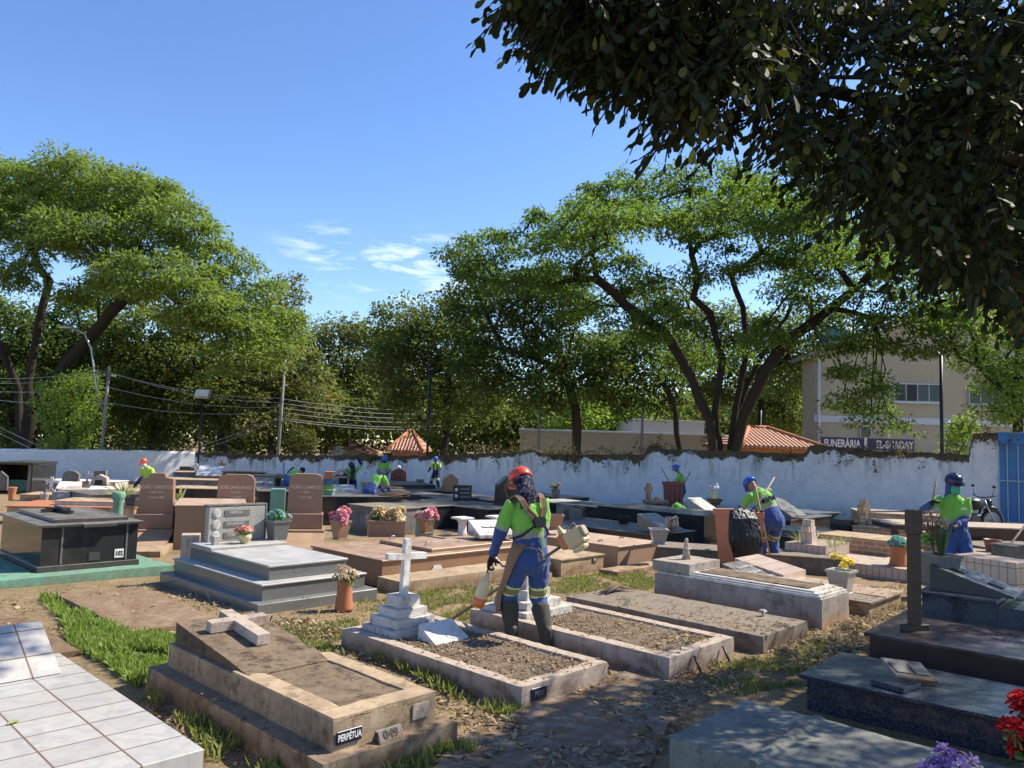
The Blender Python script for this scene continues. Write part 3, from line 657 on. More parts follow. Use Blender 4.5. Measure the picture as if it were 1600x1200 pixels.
bwin(bx(1343), bx(1362), zb(686, 40, 1350), zb(665, 40, 1350), 1)
tk = empty('water_tank', (0, 0, 0), 0, 'teal water tank in a steel frame on the cream building', 'water tank')
tx = AT(1310, 540, 42.5); tk.location = (tx.x, tx.y, 0)
zr = ztop_at(1310, 560, 42.5); zt = ztop_at(1310, 513, 42.5)
MB().lathe([(.75, zr), (.8, zr+.1), (.85, zt-.25), (.7, zt)], n=20).build('tank', 'tank', tk)
for a in range(4):
    x, y = .95*math.cos(a*math.pi/2+.5), .95*math.sin(a*math.pi/2+.5)
    MB().box(x-.04, x+.04, y-.04, y+.04, bz+zL-.5, zt+.1).build('frame', 'iron', tk)
# sign of the funeral parlour
sg = AT(1283, 700, 36.5); sl = empty('sign', (sg.x, sg.y, 0), R(-4), 'dark blue funeral parlour sign board with white letters above the wall', 'sign')
dr = Vector((math.cos(R(-4)), math.sin(R(-4)), 0)); L1 = solve_len(Vector((sg.x, sg.y, 2)), dr, 1429)
za, zt = ztop_at(1350, 703, 36.4), ztop_at(1350, 684.5, 36.4); xm = solve_len(Vector((sg.x, sg.y, 2)), dr, 1352)
M['signblue'] = plain('sign_navy', (.035, .04, .14), .5, var=.2); M['signwhite'] = plain('sign_letters', (.72, .72, .74), .5, var=.1)
MB().box(0, xm-.06, 0, .08, za, zt).build('board', 'signblue', sl); MB().box(xm+.14, L1, 0, .08, za, zt).build('board', 'signblue', sl)
MB().box(xm-.04, xm+.05, -.02, .06, za-.05, zt+.04).build('divider', 'signwhite', sl)
for s_, xa, xb in (('FUNERÁRIA', .12, xm-.22), ('EL-SHADAY', xm+.5, L1-.05)):
    fm = Matrix.Translation(((xa+xb)/2, -.012, (za+zt)/2-.02)) @ Matrix.Rotation(R(90), 4, 'X')
    o = text_mesh('lettering', s_, .5, 'signwhite', sl, fm, .005, bold=True)
    wdt = max(v.co.x for v in o.data.vertices)-min(v.co.x for v in o.data.vertices); cx = (xa+xb)/2
    k = (xb-xa)/wdt
    for v in o.data.vertices: v.co.x = cx+(v.co.x-cx)*k
# low tiled house
def hip_house(pxl, pxr, pyeave, pyridge, Y, depth, label, wallm='bld', fx=.35, ang=0.0, pybase=None):
    a = AT(pxl, 700, Y); b = AT(pxr, 700, Y); wd = b.x-a.x; z0 = gz(0, Y)-.5
    e = empty('house', (a.x, Y, z0), ang, label, 'house')
    ze = ztop_at((pxl+pxr)/2, pyeave, Y)-z0; zr = ztop_at((pxl+pxr)/2, pyridge, Y+depth/2)-z0
    MB().box(.3, wd-.3, .3, depth-.3, 0, ze).build('wall', wallm, e)
    mb = MB(); v = [mb.bm.verts.new(p) for p in ((0, 0, ze), (wd, 0, ze), (wd, depth, ze), (0, depth, ze), (wd*fx, depth/2, zr), (wd*(1-fx), depth/2, zr), (0, 0, ze-.12), (wd, 0, ze-.12), (wd, depth, ze-.12), (0, depth, ze-.12))]
    for f in ((0, 1, 5, 4), (1, 2, 5), (2, 3, 4, 5), (3, 0, 4), (6, 7, 1, 0), (7, 8, 2, 1), (9, 6, 0, 3), (9, 8, 7, 6)): mb.bm.faces.new([v[i] for i in f])
    rfo = mb.build('roof', 'roof', e)
    rid = MB()
    for p, q in (((0, 0, ze), (wd*fx, depth/2, zr)), ((wd, 0, ze), (wd*(1-fx), depth/2, zr)), ((wd*fx, depth/2, zr), (wd*(1-fx), depth/2, zr))): rid.tube([p, q], .11, 6)
    rid.build('ridge_tiles', 'terra', rfo)
    return e, wd, ze
M['orange_wall'] = plain('orange_wall', (.48, .20, .09), .9, .1)
e, wd, ze = hip_house(1158, 1290, 697, 669, 34, 7, 'low house with pale clay tile roof beside the big tree trunk', 'orange_wall', .38)
MB().tube([(wd*.55, 3.6, ze+.9), (wd*.55, 3.6, ze+1.75)], .03, 5).build('vent_pipe', 'platew', e)
hip_house(604, 660, 703, 672, 47, 6, 'small house with red tile roof seen under the trees', 'orange_wall', .45)
hip_house(520, 575, 706, 696, 50, 6, 'low tiled outbuilding showing just above the wall cross', 'bld', .45)
def block_house(pxl, pxr, pytop, Y, depth, label, mat, name='building'):
    a = AT(pxl, 700, Y); b = AT(pxr, 700, Y); z0 = gz(0, Y)-.5; e = empty(name, (a.x, Y, z0), 0, label, 'building')
    zt = ztop_at((pxl+pxr)/2, pytop, Y)-z0; wd = b.x-a.x
    MB().box(0, wd, 0, depth, 0, zt).build('wall', mat, e); MB().box(-.08, wd+.08, -.08, depth+.08, zt, zt+.12, .01).build('coping', 'bldband', e); return e, wd, zt
M['beige'] = plain('beige_wall', (.50, .40, .28), .9, .1, var=.2, scale=1); M['paleblue'] = plain('pale_painted_wall', (.66, .68, .74), .9, .1, var=.1)
e, wd, zt = block_house(988, 1100, 659, 52, 8, 'white flat roofed building behind the leaning trunks', 'paleblue')
MB().box(wd*.35, wd*.7, -.05, -.004, zt-2.2, zt-1.3).build('window', 'glassd', e)
block_house(812, 1180, 678, 47, .3, 'long beige boundary wall across the street behind the cemetery', 'beige', 'street_wall')
block_house(-40, 6, 680, 52, 4, 'small ochre building at the far left above the wall', 'beige')

# road beyond the wall
rb = MB(); q = [(-70, 50), (60, 43), (60, 46.5), (-70, 56)]
rb.prism(q, -1.2, -.60, 'z')
M['asph'] = plain('asphalt', (.05, .05, .052), .9, .2)
o = rb.build('road', 'asph'); tagp(o, kind='structure')

# ================================================================== trees
def grow(trunks, targets, step=.8, jit=.12, prefer=.35, seed=1, up=0.0):
    """trunks: list of polylines [(pos)..] all starting at one root; targets joined one after another to the nearest fitting node"""
    rs = np.random.default_rng(seed)
    pos = [np.array(trunks[0][0], float)]; par = [-1]; plen = [0.0]; att = []
    for tr in trunks:
        p = 0
        for a, b in zip(tr[:-1], tr[1:]):
            a = np.array(a, float); b = np.array(b, float); k = max(1, int(np.linalg.norm(b-a)/step))
            for i in range(1, k+1):
                q = a+(b-a)*i/k+rs.normal(0, jit*.35, 3)
                pos.append(q); par.append(p); plen.append(plen[p]+np.linalg.norm(q-pos[p])); p = len(pos)-1
        att.append(p)
    T = np.array(targets, float); tips = np.array([pos[a] for a in att])
    order = np.argsort([min(np.linalg.norm(tips-t, axis=1)) for t in T]); cnt0 = len(pos); tipn = []
    minh = tips[:, 2].min()-1.5
    for i in order:
        t = T[i]; Pn = np.array(pos); Ln = np.array(plen); d = np.linalg.norm(Pn-t, axis=1)
        cost = d+prefer*Ln*.5; cost[Pn[:, 2] < minh] += 50
        j = int(np.argmin(cost)); n = max(1, int(d[j]/step)); a = pos[j]; p = j
        mid = (a+t)/2+rs.normal(0, .12*d[j]+.02, 3); mid[2] += up*d[j]
        for k in range(1, n+1):
            s = k/n; q = (1-s)**2*a+2*s*(1-s)*mid+s*s*t+(rs.normal(0, jit, 3) if k < n else 0)
            pos.append(q); par.append(p); plen.append(plen[p]+np.linalg.norm(q-pos[p])); p = len(pos)-1
        tipn.append(p)
    w = np.zeros(len(pos)); 
    for t in tipn: w[t] += 1
    for i in range(len(pos)-1, 0, -1): w[par[i]] += w[i]
    return np.array(pos), np.array(par), np.maximum(w, .6), tipn
def branch_mesh(name, pos, par, w, rtip, rroot, mat, parent, ex=.48, n=6, flare=1.0):
    r = rtip*w**ex; r *= 1; r = np.minimum(r, rroot); k = np.linspace(0, 2*math.pi, n, endpoint=False)
    idx = np.nonzero(par >= 0)[0]; a = pos[par[idx]]; b = pos[idx]; d = unit(b-a)
    ref = np.where(np.abs(d[:, 2:3]) < .9, np.array([[0, 0, 1.]]), np.array([[1., 0, 0]])); u = unit(np.cross(d, ref)); v = np.cross(d, u)
    ra = np.minimum(r[par[idx]], r[idx]*1.25)[:, None, None]; rb = r[idx][:, None, None]
    ring = u[:, None, :]*np.cos(k)[None, :, None]+v[:, None, :]*np.sin(k)[None, :, None]
    a2 = a-d*ra[:, 0]*.3; b2 = b+d*rb[:, 0]*.3
    V = np.concatenate([a2[:, None, :]+ring*ra, b2[:, None, :]+ring*rb], 1).reshape(-1, 3)
    base = np.arange(len(idx))[:, None]*2*n; i = np.arange(n); j = (i+1) % n
    Fc = np.stack([base+i, base+j, base+n+j, base+n+i], -1).reshape(-1, 4)
    return npmesh(name, V, Fc, mat, parent, smooth=True)
def blob_points(blobs, spacing, seed, shell=.35, flat=1.0):
    """blobs: (centre, radii) ellipsoids -> poisson-like points, most of them near the surface"""
    rs = np.random.default_rng(seed); out = []
    for c, r in blobs:
        r = np.array(r, float); n = int(12*np.prod(r)**(2/3)/spacing**2*2.2)+8
        d = unit(rs.normal(size=(n, 3))); rad = rs.random(n)**shell; p = np.array(c)+d*rad[:, None]*r; out.append(p)
    P = np.concatenate(out); keep = []; P = P[rs.permutation(len(P))]
    K = np.zeros((0, 3))
    for p in P:
        if len(K) == 0 or np.min(np.sum((K-p)**2, 1)) > spacing**2: K = np.vstack([K, p])
    return K
def clumps(tips, n, rad, flat, rs, curve=.35):
    """leaf positions around each tip; flat squashes the clump into a pad that droops at its rim"""
    m = len(tips); T = np.repeat(tips, n, 0); sz = np.repeat(rs.uniform(.65, 1.35, m), n)[:, None]
    off = rs.normal(size=(m*n, 3)); off = unit(off)*(rs.random(m*n)[:, None]**.45)*rad*sz; h2 = (off[:, 0]**2+off[:, 1]**2)/rad**2
    off[:, 2] = off[:, 2]*flat-curve*rad*h2*.5
    return T+off, off
def tree(label, root, trunks, blobs, spacing, nleaf, rad, flat, leafL, leafW, lmat, bark='bark', rtip=.018, rroot=.5, seed=1, cat='tree', group='trees beyond the cemetery wall', ex=.48, step=.9, name='tree', droop=.25, shell=.35, up=.0, curve=.35, prefer=.35):
    rs = np.random.default_rng(seed); e = empty(name, root, 0, label, cat, group); R0 = np.array(root, float)
    tips = blob_points(blobs, spacing, seed, shell)
    pos, par, w, tn = grow(trunks, tips, step, .10, prefer, seed, up)
    branch_mesh('trunk', pos-R0, par, w, rtip, rroot, bark, e, ex)
    P, off = clumps(tips, nleaf, rad, flat, rs, curve); n = len(P)
    D = unit(off*np.array([1, 1, .5])+rs.normal(0, .45, (n, 3))); D[:, 2] -= droop; D = unit(D)
    Nn = unit(np.array([0, 0, 1.])+rs.normal(0, .55, (n, 3)))
    leaves('crown', P-R0, D, Nn, leafL*rs.uniform(.6, 1.3, n), leafW*rs.uniform(.7, 1.3, n), lmat, e, rs.random(n)*.75+.25*np.repeat(rs.random(len(tips)), nleaf))
    return e
def pb(px, py, Y, rx, ry, rd=None):
    """crown blob centred at a picture place and a depth, radii in picture pixels (depth radius in metres)"""
    c = AT(px, py, Y); k = Y/F; return (tuple(c), (rx*k, rd if rd else rx*k*.8, ry*k))
def rp(px, Y, py=705): p = AT(px, py, Y); return (p.x, p.y, gz(p.x, p.y)-.3)
def tp(*l): return [tuple(AT(px, py, Y)) for px, py, Y in l]
if not globals().get("NO_TREES") and not __import__("os").environ.get("NOTREES"):
  # great umbrella tree on the left
  rt = rp(40, 43)
  tree('huge spreading umbrella tree with feathery leaves at the left edge', rt,
     [[rt]+tp((45, 600, 43), (60, 500, 43), (78, 440, 43)), [rt]+tp((30, 610, 43.5), (-10, 520, 42), (-60, 430, 42)), [rt]+tp((50, 640, 43), (120, 550, 42), (190, 470, 41))],
     [pb(20, 290, 43, 110, 42), pb(120, 285, 42, 95, 40), pb(200, 310, 41, 80, 42), pb(-80, 330, 43, 90, 50), pb(60, 350, 40, 90, 36), pb(150, 370, 39, 90, 36), pb(270, 360, 40, 75, 45), pb(330, 410, 41, 62, 48),
      pb(240, 430, 38, 90, 34), pb(380, 465, 42, 55, 46), pb(330, 490, 39, 75, 34), pb(170, 450, 42, 70, 26), pb(430, 520, 43, 48, 42), pb(20, 420, 39, 50, 26), pb(395, 550, 40, 60, 34)],
     1.0, 330, 1.15, .42, .30, .10, 'l_umbrella', 'barkdark', .024, .75, 3, ex=.52, step=1.0, curve=.7)
  # great umbrella tree on the right, behind the wall
  rt = rp(1128, 31, 700)
  tree('big many-stemmed umbrella tree standing right behind the wall', rt,
     [[rt]+tp((1120, 640, 31), (1128, 560, 31), (1110, 490, 31), (1060, 440, 31)), [rt]+tp((1110, 660, 30.6), (1080, 590, 30.5), (1040, 520, 30), (980, 480, 29.5), (935, 435, 29)),
      [rt]+tp((1150, 640, 31), (1165, 560, 31), (1160, 480, 31.5), (1130, 400, 31)), [rt]+tp((1160, 650, 30.5), (1195, 580, 30), (1235, 530, 29.5), (1300, 480, 29), (1370, 425, 28.5)),
      [rt]+tp((1148, 650, 31.5), (1190, 560, 32), (1240, 470, 32), (1320, 380, 32))],
     [pb(800, 375, 30, 70, 26), pb(880, 350, 29, 75, 26), pb(960, 310, 31, 70, 26), pb(1040, 285, 31, 80, 22), pb(1120, 285, 31, 80, 24), pb(1000, 345, 28, 70, 24), pb(1090, 350, 29, 70, 26), pb(1190, 320, 31, 80, 28),
      pb(1260, 340, 30, 80, 30), pb(1340, 380, 29, 80, 30), pb(1420, 410, 28, 70, 34), pb(760, 420, 29, 48, 26), pb(850, 430, 28, 60, 22), pb(940, 400, 27, 60, 24), pb(1030, 500, 29, 50, 34), pb(1250, 460, 28, 60, 30),
      pb(1330, 530, 28, 55, 45), pb(1330, 600, 27.5, 50, 42), pb(1390, 470, 27, 60, 34), pb(1440, 520, 27, 50, 40), pb(1380, 640, 27.5, 35, 26), pb(1200, 520, 29, 40, 28), pb(1480, 470, 28, 55, 45), pb(900, 470, 30, 45, 24), pb(1180, 400, 30, 55, 22), pb(1110, 420, 30, 50, 20), pb(1230, 400, 31, 60, 24), pb(1000, 440, 30, 45, 22), pb(1140, 560, 31, 35, 22), pb(1080, 560, 32, 40, 24), pb(1290, 420, 30, 60, 24), pb(870, 370, 24.5, 55, 22), pb(950, 335, 25, 60, 22), pb(1040, 330, 24, 60, 22), pb(1140, 335, 25, 60, 22), pb(1230, 355, 24, 60, 24), pb(1320, 390, 23, 60, 26), pb(1180, 300, 26, 60, 22), pb(1280, 310, 25, 60, 24)],
     .78, 240, .80, .40, .20, .08, 'l_back', 'barkdark', .019, .50, 5, ex=.53, step=.7, curve=.6)
  # middle trees
  spec = [
   ('bushy dark tree with a leaning trunk left of the big umbrella tree', 905, 37, [(900, 640, 37), (880, 560, 37)], [(860, 540, 37, 80, 60), (800, 470, 37, 75, 55), (880, 470, 36, 70, 45), (760, 560, 37, 60, 60), (930, 560, 37, 60, 55), (740, 480, 37, 40, 50), (730, 410, 37, 35, 30), (850, 610, 36, 60, 40)], 'l_dark'),
   ('airy tree standing behind the stems of the big umbrella tree', 1190, 46, [(1190, 640, 46), (1180, 560, 46)], [(1180, 520, 46, 70, 45), (1100, 520, 46, 60, 45), (1030, 480, 46, 60, 45), (1240, 560, 46, 50, 50), (1130, 600, 45, 60, 35), (1290, 520, 46, 45, 50), (960, 540, 47, 45, 40)], 'l_mid'),
   ('tree with two bare leaning stems beside the big umbrella tree', 1075, 38, [(1050, 620, 38), (1010, 550, 38)], [(1000, 560, 38, 60, 45), (960, 610, 38, 45, 35), (1060, 560, 39, 50, 40), (1040, 620, 39, 30, 30)], 'l_dark'),
   ('round dark green tree behind the red tiled roof', 690, 42, [(700, 640, 42), (700, 570, 42)], [(690, 540, 42, 75, 55), (640, 560, 42, 55, 60), (740, 600, 41, 60, 60), (680, 620, 41, 70, 45), (650, 500, 43, 45, 28), (710, 490, 43, 50, 30), (610, 520, 44, 40, 40)], 'l_mid'),
   ('tall olive tree with reddish tips in the middle distance', 545, 58, [(545, 620, 58), (545, 560, 58)], [(545, 530, 58, 55, 38), (590, 560, 57, 50, 50), (500, 560, 57, 45, 45), (560, 600, 56, 70, 45), (505, 520, 59, 25, 20), (620, 600, 55, 40, 40)], 'l_olive'),
   ('dense olive tree behind the second utility pole', 430, 48, [(420, 640, 48), (425, 570, 48)], [(420, 590, 48, 60, 55), (480, 600, 48, 50, 55), (370, 590, 47, 55, 50), (430, 530, 49, 50, 45), (450, 480, 50, 35, 45), (400, 650, 46, 60, 35)], 'l_olive'),
   ('dark leaning tree behind the lamp post at the wall corner', 365, 46, [(340, 660, 46), (300, 600, 46)], [(290, 570, 47, 70, 55), (240, 600, 47, 60, 55), (330, 620, 46, 60, 45), (210, 520, 48, 60, 50), (300, 510, 48, 60, 40)], 'l_mid'),
   ('shady tree with a dark trunk left of the lamp post', 240, 49, [(240, 640, 49), (235, 580, 49)], [(200, 600, 49, 70, 60), (150, 540, 50, 70, 50), (250, 660, 48, 50, 35), (120, 500, 50, 60, 40)], 'l_dark'),
   ('dark tree behind the bright bush at the left edge', 15, 47, [(20, 640, 47), (20, 560, 47)], [(10, 520, 48, 70, 60), (60, 560, 48, 60, 50), (-40, 600, 47, 60, 60), (30, 620, 47, 50, 50), (110, 610, 49, 50, 60)], 'l_dark'),
   ('dull green tree filling the gap behind the leaning stump', 480, 52, [(490, 660, 52), (490, 610, 52)], [(500, 640, 52, 60, 35), (560, 650, 52, 55, 30), (620, 640, 53, 50, 35)], 'l_mid'),
   ('thin leafy tree behind the low cream building', 930, 60, [(930, 640, 60), (935, 600, 60)], [(950, 630, 60, 45, 30), (900, 640, 58, 50, 30), (990, 640, 60, 40, 26), (1230, 600, 58, 35, 45)], 'l_bright'),
   ('distant tree between the big trunk and the cream building', 1230, 56, [(1225, 640, 56), (1225, 600, 56)], [(1225, 600, 56, 45, 45), (1190, 640, 56, 40, 35), (1245, 650, 55, 40, 30)], 'l_mid'),
   ('tall spreading tree reaching over the gate from outside the right edge', 1800, 28, [(1790, 560, 28), (1740, 420, 27)], [(1350, 250, 22, 75, 40), (1450, 260, 20, 80, 45), (1550, 250, 19, 80, 45), (1650, 300, 20, 90, 60), (1420, 350, 19, 60, 32), (1520, 350, 18, 60, 40), (1270, 250, 24, 60, 30), (1480, 150, 22, 80, 50), (1600, 120, 22, 90, 60)], 'l_back'),
   ('yellow green tree in front of the cream building at the right edge', 1590, 27, [(1590, 640, 27), (1585, 590, 27)], [(1570, 590, 27, 40, 45), (1620, 600, 27, 50, 60), (1540, 540, 27, 45, 40), (1590, 530, 27, 50, 40), (1575, 640, 26.5, 35, 26), (1500, 500, 27, 50, 40)], 'l_bright'),
  ]
  for i, (lab, px, Y, tr, bl, lm) in enumerate(spec):
    rt = rp(px, Y); far = Y/40
    tree(lab, rt, [[rt]+tp(*tr)], [pb(a, b, c_, d, e_) for a, b, c_, d, e_ in bl], .90*far, 230, .90*far, .72, .23*far, .125*far, lm, 'barkdark', .024, .42, 20+i, curve=.1)
  # the rounded bright bush-tree
  rt = rp(105, 41.5)
  tree('rounded bright green tree growing just behind the sunlit wall', rt, [[rt]+tp((105, 680, 41.5), (108, 655, 41.5))], [pb(110, 640, 41.5, 48, 58), pb(80, 630, 41.5, 32, 30), pb(120, 600, 41.5, 32, 26), pb(100, 690, 41.5, 36, 20)], .62, 130, .60, .8, .17, .085, 'l_bright', 'barkdark', .02, .2, 51, curve=.1)
  # far wood mass so that no bare horizon shows through
  P = []; 
  for k in range(700):
    px = random.uniform(-300, 1270); Y = random.uniform(66, 85); lim = 560 if px < 480 else (590 if px < 720 else 630)
    py = random.uniform(lim, 700); c = AT(px, py, Y); P.append(tuple(c))
  rs = np.random.default_rng(9); Pn, off = clumps(np.array(P), 220, 3.0, .75, rs, .1); n = len(Pn)
  o = leaves('woods', Pn, unit(off+rs.normal(0, .5, (n, 3))*3), unit(np.array([0, 0, 1.])+rs.normal(0, .6, (n, 3))), rs.uniform(.3, .7, n), rs.uniform(.2, .35, n), 'l_mid'); tagp(o, kind='stuff')
  # shrubs on and behind the wall
  for i, (px, py, Y, rx, ry, lm, lab) in enumerate(((1492, 690, 27.5, 20, 26, 'l_bright', 'young bright green shrub sprouting on the wall beside the black post'), (1505, 668, 29, 22, 20, 'l_bright', 'leafy sapling behind the wall left of the blue gate'), (470, 690, 46, 26, 20, 'l_olive', 'yellowish shrub behind the wall under the wires'), (30, 690, 45, 30, 20, 'l_mid', 'low shrub behind the sunlit wall at the far left'))):
    rt = rp(px, Y); tree(lab, rt, [[rt]+tp((px, py+ry*.8, Y))], [pb(px, py, Y, rx, ry)], .28, 60, .28, .8, .16, .07, lm, 'bark', .012, .06, 70+i, name='shrub', cat='shrub', group='shrubs behind the wall', step=.3)
# ================================================================== graves
GR = 'graves in rows'
def gthing(fr, name, label, cat='grave', group=None): return empty(name, fr.N, fr.ang, label, cat, group)
def I4(x=0, y=0, z=0, rx=0, ry=0, rz=0): return Matrix.Translation((x, y, z)) @ Matrix.Rotation(R(rz), 4, 'Z') @ Matrix.Rotation(R(rx), 4, 'X') @ Matrix.Rotation(R(ry), 4, 'Y')
def at_obj(fr, name, x, y, z, label, cat, rz=0, group=None):
    return empty(name, fr.at(x, y, z), fr.ang+R(rz), label, cat, group)
def front_text(parent, s, x, z, size, mat, y=-.004, sx=1.0, bold=False): return text_mesh('lettering', s, size, mat, parent, I4(x, y, z, 90), .0015, sx=sx, bold=bold)

# ---- flowers
def bouquet(parent, x, y, z, r, n, mat, h=.1, petals=14, size=.035, seed=0, greens=True, name='flowers'):
    """n blossoms, each a whorl of petals, over a tuft of leaves"""
    rs = np.random.default_rng(seed+100); c = rs.normal(size=(n, 3)); c = unit(c)*rs.uniform(.45, 1, (n, 1)); c[:, 2] = np.abs(c[:, 2])*h/r; c = c*r+np.array([x, y, z+.02])
    P = []; D = []; N2 = []; rr = []
    for q in c:
        ax = unit((q-np.array([x, y, z-.05]))[None])[0]; t = unit(np.cross(ax, [.3, .5, .8])[None])[0]; b = np.cross(ax, t)
        col = rs.random()
        npt = int(petals*1.9)
        for k in range(npt):
            u_ = (k+.5)/npt; a = k*2.39996; ct = 1-1.25*u_; st_ = math.sqrt(max(0, 1-ct*ct)); d = (t*math.cos(a)+b*math.sin(a))*st_+ax*ct+rs.normal(0, .12, 3)
            P.append(q+d*size*.10); D.append(d); N2.append(ax+d*.2+rs.normal(0, .1, 3)); rr.append((size*(.62+.45*u_)*rs.uniform(.8, 1.15), col*.5+.2*(1-u_)+rs.random()*.3))
    L = np.array([a for a, _ in rr]); o = leaves(name, P, D, np.array(N2), L, L*.5, mat, parent, [b for _, b in rr], shape='oval', cup=.6)
    if greens:
        m_ = n*5; d = unit(rs.normal(size=(m_, 3))+np.array([0, 0, .6])); leaves('leaves', np.array([x, y, z-.01])+d*r*.35*rs.random((m_, 1)), d, rdir(m_), rs.uniform(.35, .75, m_)*r, rs.uniform(.12, .22, m_)*r, 'p_green', parent, shape='oval')
    return o
def spikes(parent, x, y, z, h, n, mat, spread=.35, w=.03, seed=0, name='leaves', droop=.1):
    rs = np.random.default_rng(seed+200); d = unit(np.c_[rs.normal(0, spread, (n, 2)), np.ones(n)]); P = np.array([x, y, z])+np.c_[d[:, :2]*.06, np.zeros(n)]
    L = h*rs.uniform(.55, 1.1, n); S = unit(np.cross(d, rdir(n))); V = []; k = 5
    U = np.cross(S, d)
    for i in range(n):
        pts = []
        for t, ww in ((0, .7), (.4, 1), (.75, .75), (1, .06)):
            c = P[i]+d[i]*L[i]*t+np.array([d[i][0], d[i][1], -.4])*droop*L[i]*t*t*3
            pts.append((c-S[i]*w*ww/2, c+S[i]*w*ww/2))
        V.append([p for a, b in pts for p in (a, b)])
    V = np.array(V).reshape(-1, 3); q = np.array([[0, 1, 3, 2], [2, 3, 5, 4], [4, 5, 7, 6]]); Fc = (np.arange(n)[:, None, None]*8+q).reshape(-1, 4)
    return npmesh(name, V, Fc, mat, parent, np.repeat(rs.random(n), 3))
def pot_round(parent, x, y, z, r, h, mat, rim=.012): return MB().lathe([(r*.72, 0), (r*.70, h*.15), (r*.80, h*.5), (r*.95, h*.88), (r, h*.93), (r, h), (r-rim, h), (r-rim-.005, h*.9)], (x, y, z), 20).build('pot', mat, parent)
def pot_sq(parent, x, y, z, r, h, mat, rb=.62, base=True):
    mb = MB()
    if base: mb.lathe([(r*rb*1.25, 0), (r*rb*1.25, h*.06), (r*rb, h*.07), (r*.94, h*.9), (r*1.03, h*.905), (r*1.03, h), (r*.85, h), (r*.8, h*.9)], (x, y, z), sq=True)
    else: mb.lathe([(r*rb, 0), (r*.94, h*.9), (r*1.05, h*.905), (r*1.05, h), (r*.85, h), (r*.8, h*.9)], (x, y, z), sq=True)
    return mb.build('pot', mat, parent)
def flowerpot(fr, x, y, z, kind, r, h, potmat, flow, n, label, seed=0, fr_=None, fsize=None, fh=None, rz=0, cat='flower pot', greens=True):
    e = at_obj(fr, 'flower_pot', x, y, z, label, cat, rz)
    if kind == 'sq': pot_sq(e, 0, 0, 0, r, h, potmat)
    elif kind == 'round': pot_round(e, 0, 0, 0, r, h, potmat)
    elif kind == 'trough':
        MB().box(-r, r, -r*.42, r*.42, .0, h*.86, .004).box(-r*1.06, r*1.06, -r*.5, r*.5, h*.861, h, .006).build('pot', potmat, e)
    elif kind == 'vase': MB().lathe([(r*1.05, 0), (r*.95, h*.1), (r*.78, h*.5), (r*.85, h*.9), (r*1.05, h), (r*.85, h), (r*.75, h*.9)], n=20).build('pot', potmat, e)
    elif kind == 'bowl': MB().lathe([(r*.5, 0), (r*.55, h*.12), (r*.9, h*.5), (r, h*.75), (r*.93, h), (r*.85, h), (r*.8, h*.8)], n=20).build('pot', potmat, e)
    if flow:
        if kind == 'trough':
            for k in (-1, 1): bouquet(e, k*r*.5, 0, h, (fr_ or r)*1.0, n, flow, fh or r*.9, size=fsize or r*.3, seed=seed+k, greens=greens)
        else: bouquet(e, 0, 0, h, fr_ or r*1.2, n, flow, fh or r*1.3, size=fsize or r*.42, seed=seed, greens=greens)
    return e
def cross_mesh(w, h, t, arm_z, armt=None, mat='white', name='cross', parent=None, tf=None, bev=.008, rough=0):
    mb = MB(); armt = armt or t
    z1 = arm_z-armt/2; z2 = arm_z+armt/2; prof = [(-t/2, 0), (t/2, 0), (t/2, z1), (w/2, z1), (w/2, z2), (t/2, z2), (t/2, h), (-t/2, h), (-t/2, z2), (-w/2, z2), (-w/2, z1), (-t/2, z1)]
    mb.prism(prof, -t*.38, t*.38, 'y')
    if rough: mb.rough(.05, rough)
    if tf is not None: bmesh.ops.transform(mb.bm, matrix=tf, verts=mb.bm.verts[:])
    return mb.build(name, mat, parent)
def wedge(parent, name, x0, x1, y0, y1, z0, zf, zb, mat, rough=0, label=None):
    """sloping block: zf at the near edge y0, zb at the far edge y1"""
    mb = MB().prism([(y0, z0), (y1, z0), (y1, zb), (y0, zf)], x0, x1, 'x')
    if rough: mb.rough(.05, rough)
    return mb.build(name, mat, parent, label)
def blk(parent, name, x0, x1, y0, y1, z0, z1, mat, bev=.006, rough=0, label=None, taper=0):
    mb = MB().box(x0, x1, y0, y1, z0, z1, bev if not rough else 0, taper)
    if rough: mb.rough(.05, rough)
    return mb.build(name, mat, parent, label)

# ---- T1 white marble tile tomb (bottom left)
f = Fr(320, 1170, z=.36); f.N = Vector((f.N.x, f.N.y, 0)); W = 1.75; L = f.la(94, .36)
# origin is its right corner: the tomb runs to -x
e = gthing(f, 'tomb', 'white marble tiled tomb in the near left corner, brown grout lines', 'tomb')
blk(e, 'body', -W, 0, 0, L, -.1, .36, 'tile', .004); f.foot(-W, 0, 0, L, .36)
d = MB().prism([(L-.52, .365), (L-.02, .365), (L-.02, .60), (L-.50, .375)], -W+.2, -.14, 'x').build('headrest', 'tile', e)
pl = MB()
for zz in (0, 1): pl.box(-.07, .07, -.05, .05, 0, .012, .003, tf=I4(-.62, L-.34+.13*zz, .445+.06*zz, 25))
pl.build('name_plate', 'iron', d)
e2 = at_obj(f, 'fallen_leaf', -.62, .95, .362, 'single curled yellow leaf lying on the white tiled tomb', 'leaf'); leaves('leaf_blade', [(0, 0, .004)], [(1, .4, .1)], [(0, 0, 1)], .07, .045, 'yucca', e2, [.9], .4, 'oval')
for q_, (a_, b_) in enumerate(((-1.05, 1.62), (-1.05, 1.50))): MB().box(-.05, .05, -.035, .035, 0, .008, .002, tf=I4(-.95, L-.42+.12*q_, .41+.055*q_, 25)).build('name_plate', 'blacktop', d)
